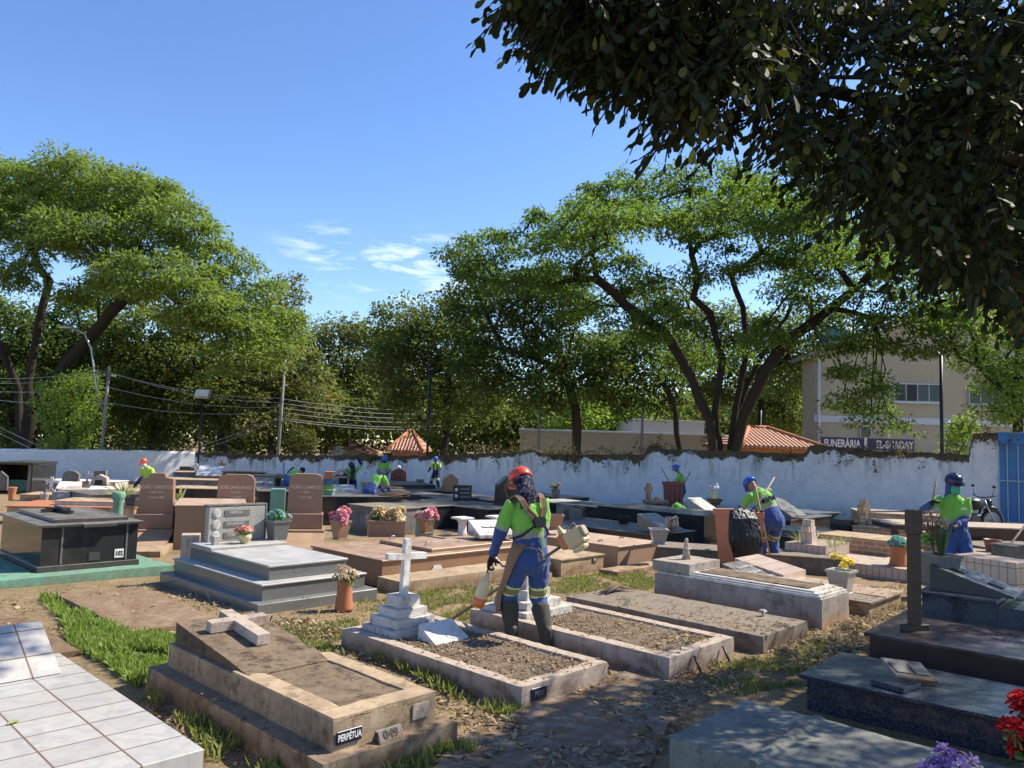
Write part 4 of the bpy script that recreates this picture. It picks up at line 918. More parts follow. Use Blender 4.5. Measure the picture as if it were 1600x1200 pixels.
# ---- T2 stepped old tomb with fallen-back cross
f = Fr(504.6, 1226); f.N = G(504.6, 1195, .15); f.N.z = 0
L = f.la(231, .15); W = f.lb(715, .15)
e = gthing(f, 'tomb', 'old stepped cement tomb with a white cross lying on its sloping head', 'tomb')
blk(e, 'step', 0, W, 0, L, -.1, .15, 'old', rough=.006)
i = .12
x1 = W-.10; blk(e, 'body', i, x1, .10, L-.06, .149, .315, 'oldside', rough=.006)
# rim and soil-filled panels on the top
mb = MB()
for q in ((i, x1, .10, .26), (i, i+.15, .26, L*.52), (x1-.13, x1, .26, L*.52), (i, x1, L*.52, L*.55)): mb.box(q[0]+.002, q[1]-.002, q[2]+.002, q[3], .31, .335)
mb.rough(.05, .005).build('rim', 'tan', e)
blk(e, 'panel', i+.16, x1-.14, .265, L*.52-.01, .31, .327, 'soil', rough=.006)
wd = wedge(e, 'sloping_head', i+.03, x1-.10, L*.47, L-.10, .316, .335, .475, 'soil', .008)
sl = math.degrees(math.atan2(.14, L*.53-.10)); ym = L*.72; zm = .335+(ym-L*.47)*math.tan(R(sl))
cross_mesh(.45, .62, .10, .41, .085, 'rim', 'cross', e, I4(i+.36, ym-.16, zm-.02+.045, sl-90+0) @ I4(0, 0, 0), rough=.003)
# enamel plates
p = MB().box(.02, .19, -.012, 0, -.04, .035, .003, tf=I4(i+.0, .098, .225)).build('name_plate', 'plateb', e, 'dark blue plate reading PERPETUA')
front_text(p, 'PERPÉTUA', i+.105, .222, .052, 'platew', .0835, .66, True)
MB().prism([(0, 0), (.13, 0), (.13, .09), (0, .09)], .092, .099, 'y', tf=I4(x1-.19, 0, .20)).build('panel_frame', 'rim', e)
f.foot(0, W, 0, L, .15); f.foot(i, x1, .1, L-.06, .325)
q = f.lb(588, .15); xx, yy = f.loc(600, 1152, .15)
e2 = at_obj(f, 'number_block', xx, .05, .152, 'small prism block numbered 049 on the step of the old tomb', 'grave marker')
MB().prism([(-.035, 0), (.045, 0), (.01, .068)], -.09, .09, 'x').build('block', 'iron', e2)
o = MB().box(-.085, .085, -.001, .003, .006, .072, tf=I4(0, -.036, 0, -30)).build('plate', 'stone', e2)
text_mesh('lettering', '049', .066, 'letterblk', o, I4(0, -.036, 0, -30) @ I4(0, -.003, .042, 90), .0015, sx=1.1, bold=True)

# ---- T3 / T4 kerbed gravel graves
def rim_grave(fr, L, W, H, rw, label, fill=.12, rims='rim', fillm='soil', name='tomb'):
    e = gthing(fr, name, label, 'tomb'); mb = MB()
    for q in ((0, W, 0, rw), (0, W, L-rw, L), (0, rw, rw, L-rw), (W-rw, W, rw, L-rw)): mb.box(*q, -.12, H)
    mb.rough(.05, .006).build('kerb', rims, e); blk(e, 'gravel_bed', rw+.001, W-rw-.001, rw+.001, L-rw-.001, -.05, fill, fillm, rough=.008)
    fr.foot(0, W, 0, L, H-.01); return e
f3 = f = Fr(814, 1109); L3 = L = f.la(534, .15); W3 = W = f.lb(950, .15)
e = rim_grave(f, L, W, .155, .115, 'kerbed gravel grave with a tall white cross at its head', .135)
# stepped pedestal and cross
cx, cy = f.loc(622, 985, .14); cx = max(cx, .3); cx = W*.42; cy = L-.34
ped = MB()
for h0, h1, s in ((.12, .20, .31), (.2005, .285, .25), (.2855, .36, .19), (.3605, .47, .13)): ped.box(cx-s*.9, cx+s*.9, cy-s*.8, cy+s*.8, h0, h1)
ped.rough(.05, .006).build('pedestal', 'white', e)
zt = .47; D = (f.at(cx, cy)).y; hc = 95/F*D
cross_mesh(.46, hc-.06, .07, hc*.62, .06, 'whiteclean', 'cross', e, I4(cx, cy, zt-.01, 0, 2.5), rough=.002)
MB().prism([(cy-.62, .125), (cy-.34, .125), (cy-.36, .27)], cx-.10, cx+.30, 'x').rough(.05, .003).build('plaque_block', 'whiteclean', e)
p = MB().box(.10, .27, -.010, 0, .035, .125, .003).build('number_plate', 'plateb', e); front_text(p, 'PERP', .185, .08, .055, 'metal', -.0115, .9)
f4 = f = Fr(1045, 1061); L4 = L = f.la(735, .17); W4 = W = f.lb(1147, .17)
e = rim_grave(f, L, W, .17, .13, 'wide kerbed gravel grave just behind the brush cutter man, two iron bars at its foot', .15)
mb = MB(); cx, cy = W*.42, L-.38
for h0, h1, s in ((.14, .22, .40), (.2205, .30, .30), (.3005, .40, .2)): mb.box(cx-s*.9, cx+s*.9, cy-s*.8, cy+s*.8, h0, h1)
mb.box(cx-.13, cx+.13, cy-.10, cy+.10, .4005, .62); mb.rough(.05, .006).build('pedestal', 'white', e)
for q_ in (.33, .78): MB().tube([(W*q_, -.10, -.02), (W*q_, -.02, .13)], .012, 6).build('iron_bar', 'iron', e)
# ---- T5 grey low slab
f = Fr(1192, 1018); L = f.la(885, .14); W = f.lb(1262, .14)
e = gthing(f, 'tomb', 'low grey cement slab tomb scattered with dead leaves, small pink flowers on its corner', 'tomb')
blk(e, 'slab', 0, W, 0, L, -.1, .14, 'gslab', rough=.007); f.foot(0, W, 0, L, .138); f5 = f
mb = MB().prism([(0, 0), (.1, 0), (.1, .06), (0, .06)], -.008, .0, 'y', tf=I4(.12, L-.75, .15)); mb.build('number_plate', 'metal', e)
e2 = at_obj(f, 'flower_spray', W-.16, .42, .14, 'small spray of pale pink flowers on the grey slab corner', 'flowers'); bouquet(e2, 0, 0, 0, .055, 5, 'p_white', .05, size=.028, seed=5)
xx, yy = f.loc(962, 925, .14)
e2 = at_obj(f, 'dead_branch', xx, yy, .14, 'shrivelled dead leaf stalk lying on the grey slab', 'dead branch')
mb = MB()
for k in range(9):
    a = random.uniform(-.5, .5); mb.tube([(-.25+random.uniform(-.05, .05), random.uniform(-.05, .05), .02), (0, random.uniform(-.05, .05), .06+random.random()*.04), (.25, a*.3, .02)], [.006, .02, .004], 5)
mb.build('stalk', 'stem', e2)
# ---- T6 big white-grey moulded tomb
f = Fr(1284, 982); H = .355; L = f.la(1023, H); W = f.lb(1327, H)
e = gthing(f, 'tomb', 'high pale moulded cement tomb with a saint statuette on its head block', 'tomb')
M['t6'] = concrete('pale_moulded_cement', (.42, .37, .33), (.25, .21, .185), .45, top=(.40, .33, .25), soil=(.40, .20, .09))
blk(e, 'body', 0, W, 0, L, -.1, H-.05, 't6', rough=.006)
mb = MB().box(.02, W-.02, .02, L-.02, H-.05, H-.02).box(.05, W-.05, .05, L-.05, H-.02, H)
mb.box(.09, W-.09, .12, L-.5, H, H+.02); mb.build('moulding', 'white', e)
blk(e, 'soil_bed', .17, W-.17, .22, L-.55, H+.012, H+.032, 'soil', rough=.005)
hb = blk(e, 'head_block', .02, W-.02, L-.5, L+.05, H-.01, H+.12, 't6', rough=.004)
f.foot(0, W, 0, L, H+.03)
e2 = at_obj(f, 'statuette', W*.5, L-.22, H+.12, 'small weathered saint statuette on the moulded tomb', 'statuette')
mb = MB().box(-.05, .05, -.04, .04, 0, .03, .004).lathe([(.045, .03), (.05, .05), (.042, .12), (.032, .17), (.036, .19), (.018, .215), (.026, .24), (.02, .265), (.005, .28)], n=14)
mb.tube([(-.035, -.01, .17), (-.045, -.035, .13), (0, -.045, .14)], .01, 6).tube([(.035, -.01, .17), (.045, -.035, .13), (0, -.045, .14)], .01, 6).build('figure', 'rim', e2)
# ---- T7 low granite tomb with yellow flowers, grey and pink halves
f = Fr(1358, 962); H = .155; W = f.lb(1408, H); L = f.la(1120, H)
e = gthing(f, 'tomb', 'low tomb half grey, half pink tiled, with the pot of yellow flowers', 'tomb'); f.foot(0, W, 0, L, H)
blk(e, 'base', 0, W, 0, L, -.1, H-.02, 'tan'); blk(e, 'slab', -.02, W*.42, -.03, L, H-.019, H+.003, 'gslab', rough=.002); blk(e, 'slab', W*.42+.01, W+.0, -.03, L, H-.019, H+.012, 'tilepink', .003)
flowerpot(f, .32, .45, H+.003, 'sq', .15, .30, 'graygran', 'p_yellow', 6, 'granite pot with bright yellow flowers', 3, fr_=.13, fsize=.068, fh=.24, greens=False)
xx, yy = f.loc(1128, 886, H)
e2 = at_obj(f, 'memorial_plaque', W*.22, L-.45, H, 'pale sloping grave plaque with raised letters left of the tiled wedge', 'plaque')
wedge(e2, 'block', -.30, .30, -.30, .35, 0, .03, .22, 'stone', .002); 
for k in range(3): text_mesh('lettering', ('SAUDADES', 'ETERNAS', 'DA FAMÍLIA')[k], .085, 'silver', e2, I4(0, -.16+.16*k, .075+.047*k+.01, 16.5), .004)
e2 = at_obj(f, 'tiled_block', W*.75, L-.35, H, 'sloping tiled head block below the rake handle', 'plaque')
wedge(e2, 'block', -.38, .36, -.38, .35, 0, .10, .24, 'tilesm')
# ---- T8 tiled planter tomb
f = Fr(1447, 912); H = .17; 
LL = 3.2; xx = 1.35
e = gthing(f, 'tomb', 'beige tiled tomb with a raised planter and tiled stump at its far end', 'tomb')
L = f.la(1228, H)
blk(e, 'body', 0, xx, 0, L, -.1, H, 'tilesm', .004); blk(e, 'top', -.01, xx+.01, -.01, L*.72, H, H+.012, 'rim', .002); f.foot(0, xx, 0, L, H+.012)
p0 = f.la(1290, .4)
pb_ = blk(e, 'planter', -.01, xx*.8, p0, L+.02, H+.001, H+.23, 'tilesm', .003)
e2 = at_obj(f, 'cross_stump', .25, L-.3, H+.22, 'broken tiled cross stump standing among planter weeds', 'cross'); 
MB().box(-.10, .10, -.10, .10, 0, .2, .004).box(-.08, .08, -.08, .08, .2, .42, .004).box(-.15, .15, -.07, .07, .20, .30, .004).build('stump', 'tilesm', e2)
e2 = at_obj(f, 'weeds', .3, (p0+L)/2, H+.22, 'tuft of wispy yellow green weeds in the tiled planter', 'weeds'); 
for k in range(7): spikes(e2, random.uniform(-.2, .4), random.uniform(-.5, .4), 0, .26, 12, 'yucca', .6, .012, k)
xx2, yy2 = f.loc(1406, 885, H)
flowerpot(f, .35, f.la(1404, .2, .35), H+.012, 'vase', .15, .32, 'terra', 'p_teal', 12, 'terracotta vase with pale blue and pink cloth flowers', 8, fr_=.2, fsize=.07, fh=.15)
# ---- T9 brown brick tomb with tiled cross
f = Fr(1440, 878); f.N = f.N+f.A*0
e = gthing(f, 'tomb', 'brown brick tiled tomb with a small tiled cross, left of the dark post', 'tomb'); L = f.la(1318, .15); 
blk(e, 'base', 0, 1.1, 0, L, -.1, .22, 'tilebrick', .003); blk(e, 'body', .5, 1.4, -.2, L, -.1, .52, 'tilebrick', .003); blk(e, 'cap', .48, 1.42, -.22, L+.02, .521, .54, 'tan', .003)
e2 = at_obj(f, 'cross', .9, f.la(1350, .55, .9), .54, 'tiled brown cross standing on the brick tomb', 'cross')
cross_mesh(.42, .55, .17, .36, .14, 'tilebrick', 'cross', e2)

# ---- T23 stepped grey granite tomb
f = Fr(401, 960); H1, H2, H3 = .10, .28, .45
L = f.la(250, H1); W = f.lb(590, H1)
e = gthing(f, 'tomb', 'polished grey granite tomb in three steps with a photo headstone', 'tomb'); f.foot(0, W, 0, L, H1)
blk(e, 'step', 0, W, 0, L, -.1, H1, 'graydark', .008); 
x0, x1, y0 = .13, W-.10, .14; blk(e, 'step', x0, x1, y0, L-.12, H1, H2-.02, 'graydark', 0); blk(e, 'ledge', x0-.02, x1+.02, y0-.02, L-.10, H2-.0195, H2, 'graygran', .005)
xa, xb, ya, yb = .30, W-.26, .32, L-.2; blk(e, 'body', xa, xb, ya, yb, H2+.001, H3-.025, 'graydark', 0); blk(e, 'cover_slab', xa-.02, xb+.02, ya-.02, yb, H3-.0245, H3, 'graygran', .005)
blk(e, 'head_slab', xa-.022, xb+.022, yb-.62, yb+.02, H3+.0005, H3+.035, 'graygran', .005)
hs = blk(e, 'headstone', xa+.15, xa+.97, yb-.14, yb-.04, H3+.036, H3+.50, 'graygran', .01)
MB().prism([(xa+.13, 0), (xa+.99, 0), (xa+.99, .53), (xa+.13, .53), (xa+.13, .51), (xa+.97, .51), (xa+.97, .02), (xa+.13, .02)], yb-.145, yb-.03, 'y', tf=I4(0, 0, H3+.0)).build('border', 'stone', hs)
for k in range(3):
    z = H3+.42-.15*k; yq = yb-.142
    ph = MB().prism([(.052*math.cos(a*.4488), .062*math.sin(a*.4488)) for a in range(14)], 0, .015, 'y', tf=I4(xa+.26, yq-.012, z)).build('photo_oval', 'whiteclean', hs)
    MB().prism([(.034*math.cos(a*.4488), .045*math.sin(a*.4488)) for a in range(14)], 0, .006, 'y', tf=I4(xa+.26, yq-.018, z)).build('portrait', 'porcelain', ph)
    pl = MB().box(xa+.37, xa+.73, yq-.008, yq, z-.045, z+.035, .003).build('name_plate', 'graydark', hs)
    front_text(pl, ('FAMÍLIA', 'SAUDADES', 'ETERNAS')[k], xa+.53, z, .05, 'silver', yq-.0095)
f23 = f; z23 = H3+.035
xx, yy = f.loc(371, 842, z23+.0)
flowerpot(f, xa+.52, yb-.44, z23, 'bowl', .095, .12, 'cream', 'p_salmon', 8, 'cream bowl of white and salmon flowers below the photo headstone', 12, fr_=.14, fsize=.05, fh=.15)
fp = at_obj(f, 'flower_pot', xa+1.08, yb-.30, z23, 'grey tapered pot full of pale teal leaves right of the photo headstone', 'flower pot'); pot_sq(fp, 0, 0, 0, .13, .27, 'graydark', .72, False); bouquet(fp, 0, 0, .27, .16, 14, 'p_teal', .12, size=.05, seed=15)
MB().box(-.04, .04, -.04, .04, 0, .11, .004).build('vase_body', 'graygran', at_obj(f, 'small_vase', xa+.16, yb-.36, z23, 'small empty square granite vase on the grey head slab', 'vase'))
fo = at_obj(f, 'flower_vase', W-.10, -.06, -.0, 'tall orange clay vase of dried roses on the ground by the granite steps', 'vase'); fo.location = G(537, 953); fo.location.z = gz(fo.location.x, fo.location.y)
MB().lathe([(.105, 0), (.10, .03), (.086, .18), (.082, .30), (.09, .335), (.08, .335), (.07, .3)], n=22).build('vase', 'terra', fo); bouquet(fo, 0, 0, .335, .135, 26, 'p_tan', .17, 8, .038, 16)
# leaning small slab in the near ground left
flat = Fr(205, 995); e = gthing(flat, 'grave_slab', 'flat mossy ground slab between the black tomb and the grass', 'grave slab')
La = flat.la(88, .03); Wa = flat.lb(345, .03); blk(e, 'slab', 0, Wa, 0, La, -.08, .045, 'old', rough=.006); flat.foot(0, Wa, 0, La, .04)
fl2 = Fr(124, 1022); e = gthing(fl2, 'grave_slab', 'cracked brown ground slab left of the grass patch', 'grave slab'); fl2b = blk(e, 'slab', -2.2, 0, 0, 1.6, -.08, .035, 'soil', rough=.007); blk(e, 'slab', -2.2, -.06, 1.66, 3.3, -.08, .03, 'old', rough=.006); fl2.foot(-2.2, 0, 0, 3.3, .03)

# ---- T20 black granite tomb on green base
f = Fr(58, 906); H = .70; L = f.la(5, H); W = f.lb(221, H); L = max(L, 2.0)
e = gthing(f, 'tomb', 'tall black granite tomb with a bronze crucifix on its lid, green painted base', 'tomb')
blk(e, 'plinth', -.02, W, -.02, L, 0, .16, 'blacktop', .004); blk(e, 'body', .02, W-.03, .02, L-.03, .16, H-.035, 'black', 0)
mb = MB(); 
for xq in (.42*W*.5, W*.86): mb.box(xq-.012, xq+.012, .010, .0195, .17, H-.04)
mb.build('joint', 'graydark', e)
blk(e, 'cover_slab', -.04, W+.02, -.05, L+.02, H-.0345, H, 'blacktop', .005)
lid = blk(e, 'lid', .20, W-.12, .16, L-.08, H+.0005, H+.05, 'blacktop', .005); 
blk(e, 'drawer_edge', W*.38, W*.72, -.10, -.051, H-.05, H-.005, 'blacktop', .004)
p = MB().box(0, .12, -.008, 0, 0, .12, .003, tf=I4(W*.74, .0195, .20)).build('number_plate', 'platew', e); front_text(p, '102', W*.74+.06, .26, .085, 'plateb', .0095, .8, True)
MB().prism([(0, 0), (.14, 0), (.14, .11), (0, .11)], 0, .006, 'y', tf=I4(W*.48, .013, .19)).build('plaque', 'iron', e)
e2 = at_obj(f, 'crucifix', W*.42, L*.55, H+.055, 'bronze crucifix lying on the black tomb lid', 'crucifix', 12)
cross_mesh(.40, .62, .055, .42, .05, 'bronze', 'cross', e2, I4(0, -.3, .025, -90))
MB().ball((0, .12, .07), .03, 6).tube([(0, .09, .065), (0, -.1, .06)], [.028, .02], 6).tube([(-.15, .14, .06), (0, .08, .065), (.15, .14, .06)], .011, 5).build('figure', 'iron', e2)
text_mesh('lettering', 'Família Saudades', .11, 'graydark', lid, I4(W*.66, L*.34, H+.051), .002)
mb = MB()
gb = MB().box(-.25, W+.35, -.35, -.03, -.1, .09, 0).box(-.55, -.03, -.35, L, -.1, .09, 0).box(W+.0, W+.35, -.03, L*.5, -.1, .08)
gb.rough(.06, .006); o = gb.build('green_kerb', 'greencon', None); o.parent = e
gp = Fr(184, 800); gp.N = f.at(W*.98, L+.3, 0); gp.N.z = gz(gp.N.x, gp.N.y)
pt = G(183, 812, .35); e2 = empty('green_pillar', (pt.x, pt.y, gz(pt.x, pt.y)), R(30), 'stubby green painted pillar behind the black tomb', 'pillar')
hp = AT(183, 768, pt.y).z-e2.location.z
MB().lathe([(.10, 0), (.10, hp*.2), (.085, hp*.25), (.085, hp*.82), (.105, hp*.88), (.115, hp*.95), (.09, hp)], n=8).build('pillar', 'greencon', e2)

# ---- brown headstone graves
def headstone_grave(px0, px1, pyt, pyb, pxbase, pybase, D, label, txt, style, letter='gold', box=True):
    """upright stone seen frontally between columns px0, px1; rows pyt..pyb; standing at depth D"""
    f = Fr((px0+px1)/2, 900); c = AT((px0+px1)/2, pyb, D); f.N = Vector((c.x, c.y, gz(c.x, c.y))); k = D/F
    w_ = (px1-px0)*k/math.cos(BANG-R(13)); ang = R(13); e = empty('headstone_grave', f.N, ang, label, 'headstone grave')
    w_ = (px1-px0)*k/math.cos(ang)*.93; z0 = c.z-f.N.z; z1 = AT((px0+px1)/2, pyt, D).z-f.N.z; h = z1-z0; t = .22
    if style == 'peak': prof = [(-w_*.5, 0), (w_*.5, 0), (w_*.45, h*.86), (w_*.24, h*.90), (w_*.19, h), (-w_*.19, h), (-w_*.24, h*.90), (-w_*.45, h*.86)]
    else: prof = [(-w_*.5, 0), (w_*.5, 0), (w_*.485, h*.86), (w_*.42, h*.96), (w_*.30, h), (-w_*.30, h), (-w_*.42, h*.96), (-w_*.485, h*.86)]
    hs = MB().prism(prof, -t/2, t/2, 'y', tf=I4(0, 0, z0)).build('headstone', 'brownhead', e)
    for i, s in enumerate(txt): front_text(hs, s, 0, z0+h*(.66-.13*i), h*(.115 if i == 0 else .085), letter, -t/2-.002, .9 if i else 1.0, True)
    blk(e, 'plinth', -w_*.56, w_*.54, -.20, .2, z0-.26, z0-.001, 'brownhead', .008); blk(e, 'plinth', -w_*.6, w_*.6, -.35, .24, max(z0-.40, .02), z0-.261, 'brown', .008)
    wedge(e, 'sloping_slab', -w_*.55, w_*.62, -1.45, -.36, max(z0-.64, .02), z0-.56, z0-.30, 'brown')
    blk(e, 'base', -w_*.75, w_*.75, -1.75, .3, -.1, max(z0-.641, .12), 'tan', rough=.004)
    return e, f, w_
headstone_grave(218, 271, 739, 802, 0, 0, 14.2, 'tall brown granite headstone with a raised middle at its top, left of the photo headstone', ('JOÃO SANTOS', '* 4-9-1917', '+ 24-9-1989'), 'peak')
headstone_grave(339, 396, 741, 800, 0, 0, 15.5, 'round shouldered brown headstone rising behind the photo headstone', ('JOSÉ JANUÁRIO', '* 5-1-21', '+ 8-8-90'), 'round')
headstone_grave(449, 503, 740, 801, 0, 0, 13.4, 'round shouldered brown headstone behind the pink flower pots', ('TONI CAMPOS', '* 1901', '+ 2-7-1981'), 'round')

# ---- T25 wide brown granite tomb
f = Fr(596, 918); H = .36; L = f.la(489, H); W = f.lb(846, H)
e = gthing(f, 'tomb', 'very wide red brown granite tomb behind the white cross, raised lid on its right part', 'tomb')
blk(e, 'body', 0, W, 0, L, .0, H-.03, 'brownlong', 0); blk(e, 'cover_slab', -.03, W+.03, -.03, L+.02, H-.0295, H, 'brownlong', .006); f.foot(0, W, 0, L, H)
xx0, yy0 = f.loc(682, 868, H+.05); lid = blk(e, 'lid', W*.31, W-.12, .16, L-.30, H+.0005, H+.05, 'brownlong', .006)
blk(e, 'lid_rail', W*.31+.9, W*.31+.94, L*.55, L*.9, H+.051, H+.062, 'brnblk', 0)
for a, b in ((.38, .3), (.38, .8), (.88, .3), (.88, .75)): MB().box(W*a-.06, W*a+.06, L*b-.015, L*b+.015, H+.0505, H+.06).tube([(W*a-.05, L*b, H+.06), (W*a-.03, L*b, H+.10), (W*a+.03, L*b, H+.10), (W*a+.05, L*b, H+.06)], .009, 5).build('handle', 'metal', lid)
text_mesh('lettering', 'Família  Souza', .15, 'silver', lid, I4(W*.60, L*.42, H+.052), .003)
p = MB().prism([(0, .03), (.03, 0), (.16, 0), (.19, .03), (.16, .09), (.03, .09)], -.045, -.031, 'y', tf=I4(W*.27, .03, .12)).build('plaque', 'silver', e)
xm = f.lb(850, .1)
blk(e, 'kerb', -.08, W+.35, -.55, -.01, -.1, .155, 'tan', rough=.006)
xx, yy = f.loc(531, 842, H)
flowerpot(f, *f.loc(531, 843, H), H+.001, 'sq', .125, .30, 'brownhead', 'p_pink', 8, 'brown granite pot of pink peonies, leftmost on the wide tomb', 21, fr_=.18, fsize=.095, fh=.2)
a_, b_ = f.loc(603, 838, H); flowerpot(f, a_, b_, H+.001, 'trough', .30, .27, 'brownhead', 'p_cream', 10, 'long brown granite trough of cream flowers', 23, fr_=.19, fsize=.085, fh=.2, rz=-32, cat='planter')
a_, b_ = f.loc(665, 833, H); flowerpot(f, a_, b_, H+.001, 'sq', .125, .26, 'brownhead', 'p_pink', 8, 'brown granite pot of pink and red flowers, rightmost on the wide tomb', 25, fr_=.18, fsize=.09, fh=.2)

def colthing(px, pyb, pyt, D, label, mat='whiteclean', r=.075):
    c = AT(px, pyb, D); z0 = gz(c.x, c.y); h0 = c.z; h = AT(px, pyt, D).z-h0; e = empty('short_column', (c.x, c.y, h0-.02), R(40), label, 'column')
    MB().lathe([(r*1.3, 0), (r*1.3, .03), (r, .06), (r*.92, h*.7), (r*1.1, h*.78), (r*1.55, h*.90)], n=16).box(-r*1.9, r*1.9, -r*1.9, r*1.9, h*.90, h, .008).build('column', mat, e)
    MB().box(-r*1.8, r*1.8, -r*1.8, r*1.8, z0-h0-.1+.02, 0.0).build('plinth', 'tan', e)
colthing(722, 838, 806, 13.0, 'white fluted column stub left of the sloping white plaque'); colthing(775, 834, 804, 13.4, 'white column stub half hidden by the brush cutter man')
def plaque(px, py, D, w, l, zf, zb, mat, label, ang=40, extra=None, z=None, txt=None, name='memorial_plaque'):
    c = AT(px, py, D); z0 = c.z; e = empty(name, (c.x, c.y, z0), R(ang), label, 'plaque')
    wedge(e, 'block', -w/2, w/2, -l/2, l/2, 0, zf, zb, mat)
    if txt:
        s = math.degrees(math.atan2(zb-zf, l)); text_mesh('lettering', txt, w*.16, 'silver' if mat in ('black', 'bluegran', 'stone', 'blacktop') else 'iron', e, I4(0, 0, (zf+zb)/2+.004, s), .002)
    return e
plaque(768, 838, 12.6, .62, .5, .05, .24, 'whiteclean', 'white sloping plaque with two dark panels beside the column stubs', 25, txt='Saudades')

# ---- T26, T27 right of the worker
f = Fr(965, 888); H = .36; L = f.la(893, H); W = f.lb(1028, H); L = max(L, 2.2)
e = gthing(f, 'tomb', 'brown granite tomb with small lid handles, right of the brush cutter engine', 'tomb'); M['brn2'] = granite('pale_brown_granite', (.28, .18, .12), (.38, .25, .17), 120, .35, dust=(.50, .36, .25), dustamt=1.0)
blk(e, 'body', 0, W, 0, L, -.1, H-.025, 'brn2', 0); blk(e, 'cover_slab', -.03, W+.03, -.03, L, H-.0245, H, 'brn2', .005)
for a, b in ((.2, .25), (.8, .28), (.2, .8)): MB().tube([(W*a-.06, L*b, H), (W*a-.04, L*b, H+.03), (W*a+.04, L*b, H+.03), (W*a+.06, L*b, H)], .01, 5).build('handle', 'bronze', e)
f = Fr(876, 899); H = .24; L = f.la(800, H); W = f.lb(943, H)
e = gthing(f, 'tomb', 'low tan cement block tomb just behind the brush cutter man', 'tomb'); blk(e, 'body', 0, W, 0, 1.5, -.1, H-.02, 'tan', rough=.005); blk(e, 'cover_slab', -.02, W+.02, -.02, 1.52, H-.0195, H, 'tan', rough=.003)
front_text(MB().box(W*.72, W*.72+.11, -.012, 0, .12, .21, .003).build('number_plate', 'iron', e), '98', W*.72+.055, .165, .07, 'silver', -.0135)
f = Fr(862, 912); e = gthing(f, 'stone_block', 'small square tan block beside the brush cutter man', 'block'); blk(e, 'block', -.5, 0, 0, .45, -.1, .15, 'tan', rough=.005)
f = Fr(960, 898); e = gthing(f, 'kerb_slab', 'thin cement kerb slab at the foot of the brown granite tomb', 'kerb'); blk(e, 'slab', 0, f.lb(1040, .03), -.05, .3, -.05, .05, 'tan', rough=.005)

# ---- right hand shaded tombs
AR = R(49)
f = Fr(1257, 1098, AR); f.N = G(1247, 1053, .24); f.N.z = 0; H = .24; W = f.lb(1312, H)
e = gthing(f, 'tomb', 'blue black granite tomb in the shade with broken plaques on it', 'tomb'); 
blk(e, 'body', .05, W-.03, -3.2, -.05, -.1, H-.03, 'bluegran', 0); blk(e, 'cover_slab', 0, W, -3.25, 0, H-.0295, H, 'bluegran', .006); f.foot(0, W, -3.25, 0, H)
a_, b_ = f.loc(1418, 1055, H+.05); e2 = at_obj(f, 'broken_plaque', a_, b_, H, 'broken sloping granite plaque lying on the blue black tomb', 'plaque', -42)
MB().box(-.17, .17, -.11, .11, 0, .03, .004, tf=I4(0, 0, .07, 22, 8)).build('tablet', 'stone', e2); 
for sx_ in (-.08, .08): MB().box(-.06, .06, -.06, .06, 0, .006, .002, tf=I4(0, 0, .07, 22, 8) @ I4(sx_, 0, .0305)).build('name_plate', 'blackpl', e2)
MB().box(-.13, .13, -.12, .12, 0, .035, .004, tf=I4(-.16, -.10, .002, 0, 0, 30)).build('fragment', 'bluegran', e2)
f = Fr(1355, 1035, AR); f.N = G(1349, 988, .36); f.N.z = 0; H = .36; W = f.lb(1432, H); f11 = f
e = gthing(f, 'tomb', 'dark brown granite tomb carrying the tall dark post', 'tomb'); blk(e, 'body', .04, W, -3.4, -.04, -.1, H-.03, 'brnblk', 0); blk(e, 'cover_slab', 0, W+.02, -3.45, 0, H-.0295, H, 'brnblk', .006); f.foot(0, W, -3.45, 0, H)
a_, b_ = f.loc(1583, 1003, H); text_mesh('lettering', 'Eurico', .13, 'letterblk', e, I4(a_, b_, H+.001, 0, 0, -90+180), .002); text_mesh('lettering', '1921  1998', .08, 'letterblk', e, I4(a_+.02, b_-.22, H+.001, 0, 0, 90), .002)
a_, b_ = f.loc(1429, 985, H); e2 = at_obj(f, 'wooden_post', a_, b_, H, 'tall dark brown square post on a block foot, right foreground', 'post', -35)
hp = AT(1430, 797, f.at(a_, b_).y).z-H
MB().box(-.13, .13, -.035, .035, 0, .055, .004).build('foot', 'woodpost', e2); MB().box(-.045, .045, -.04, .04, .055, hp*.80, .004).box(-.055, .055, -.05, .05, hp*.8005, hp, .004).build('post', 'woodpost', e2)
f = Fr(1435, 980, AR); f.N = G(1432, 923, .58); f.N.z = 0; H = .58; W = f.lb(1500, H); W = 1.1
e = gthing(f, 'tomb', 'speckled grey granite tomb in the shade holding the snake plant pot', 'tomb'); f14 = f
yl = f.la(1557, H); blk(e, 'body', .04, W, yl*1.0, -.04, 0, H-.03, 'bluegran', 0); blk(e, 'cover_slab', 0, W+.02, yl, 0, H-.0295, H, 'bluegran', .006); blk(e, 'lower_slab', .0, W+.1, yl-1.6, yl-.005, 0, H-.05, 'bluegran', .006)
a_, b_ = f.loc(1464, 917, H); e2 = at_obj(f, 'flower_pot', a_+.05, b_, H, 'square granite pot of snake plants and dried flowers before the masked worker', 'flower pot', -30)
pot_sq(e2, 0, 0, 0, .16, .33, 'graydark', .72); spikes(e2, .04, 0, .31, .40, 13, 'spike', .12, .036, 4, 'snake_plant', .03); bouquet(e2, -.10, .0, .42, .09, 5, 'p_lime', .1, size=.05, seed=31)
st = MB()
for k in range(40): st.tube([(-.04, 0, .3), (-.07+random.uniform(-.02, .02), random.uniform(-.03, .03), .5), (-.09+random.uniform(-.09, .12), random.uniform(-.1, .1), .66+random.uniform(-.05, .12))], [.005, .004, .003], 4)
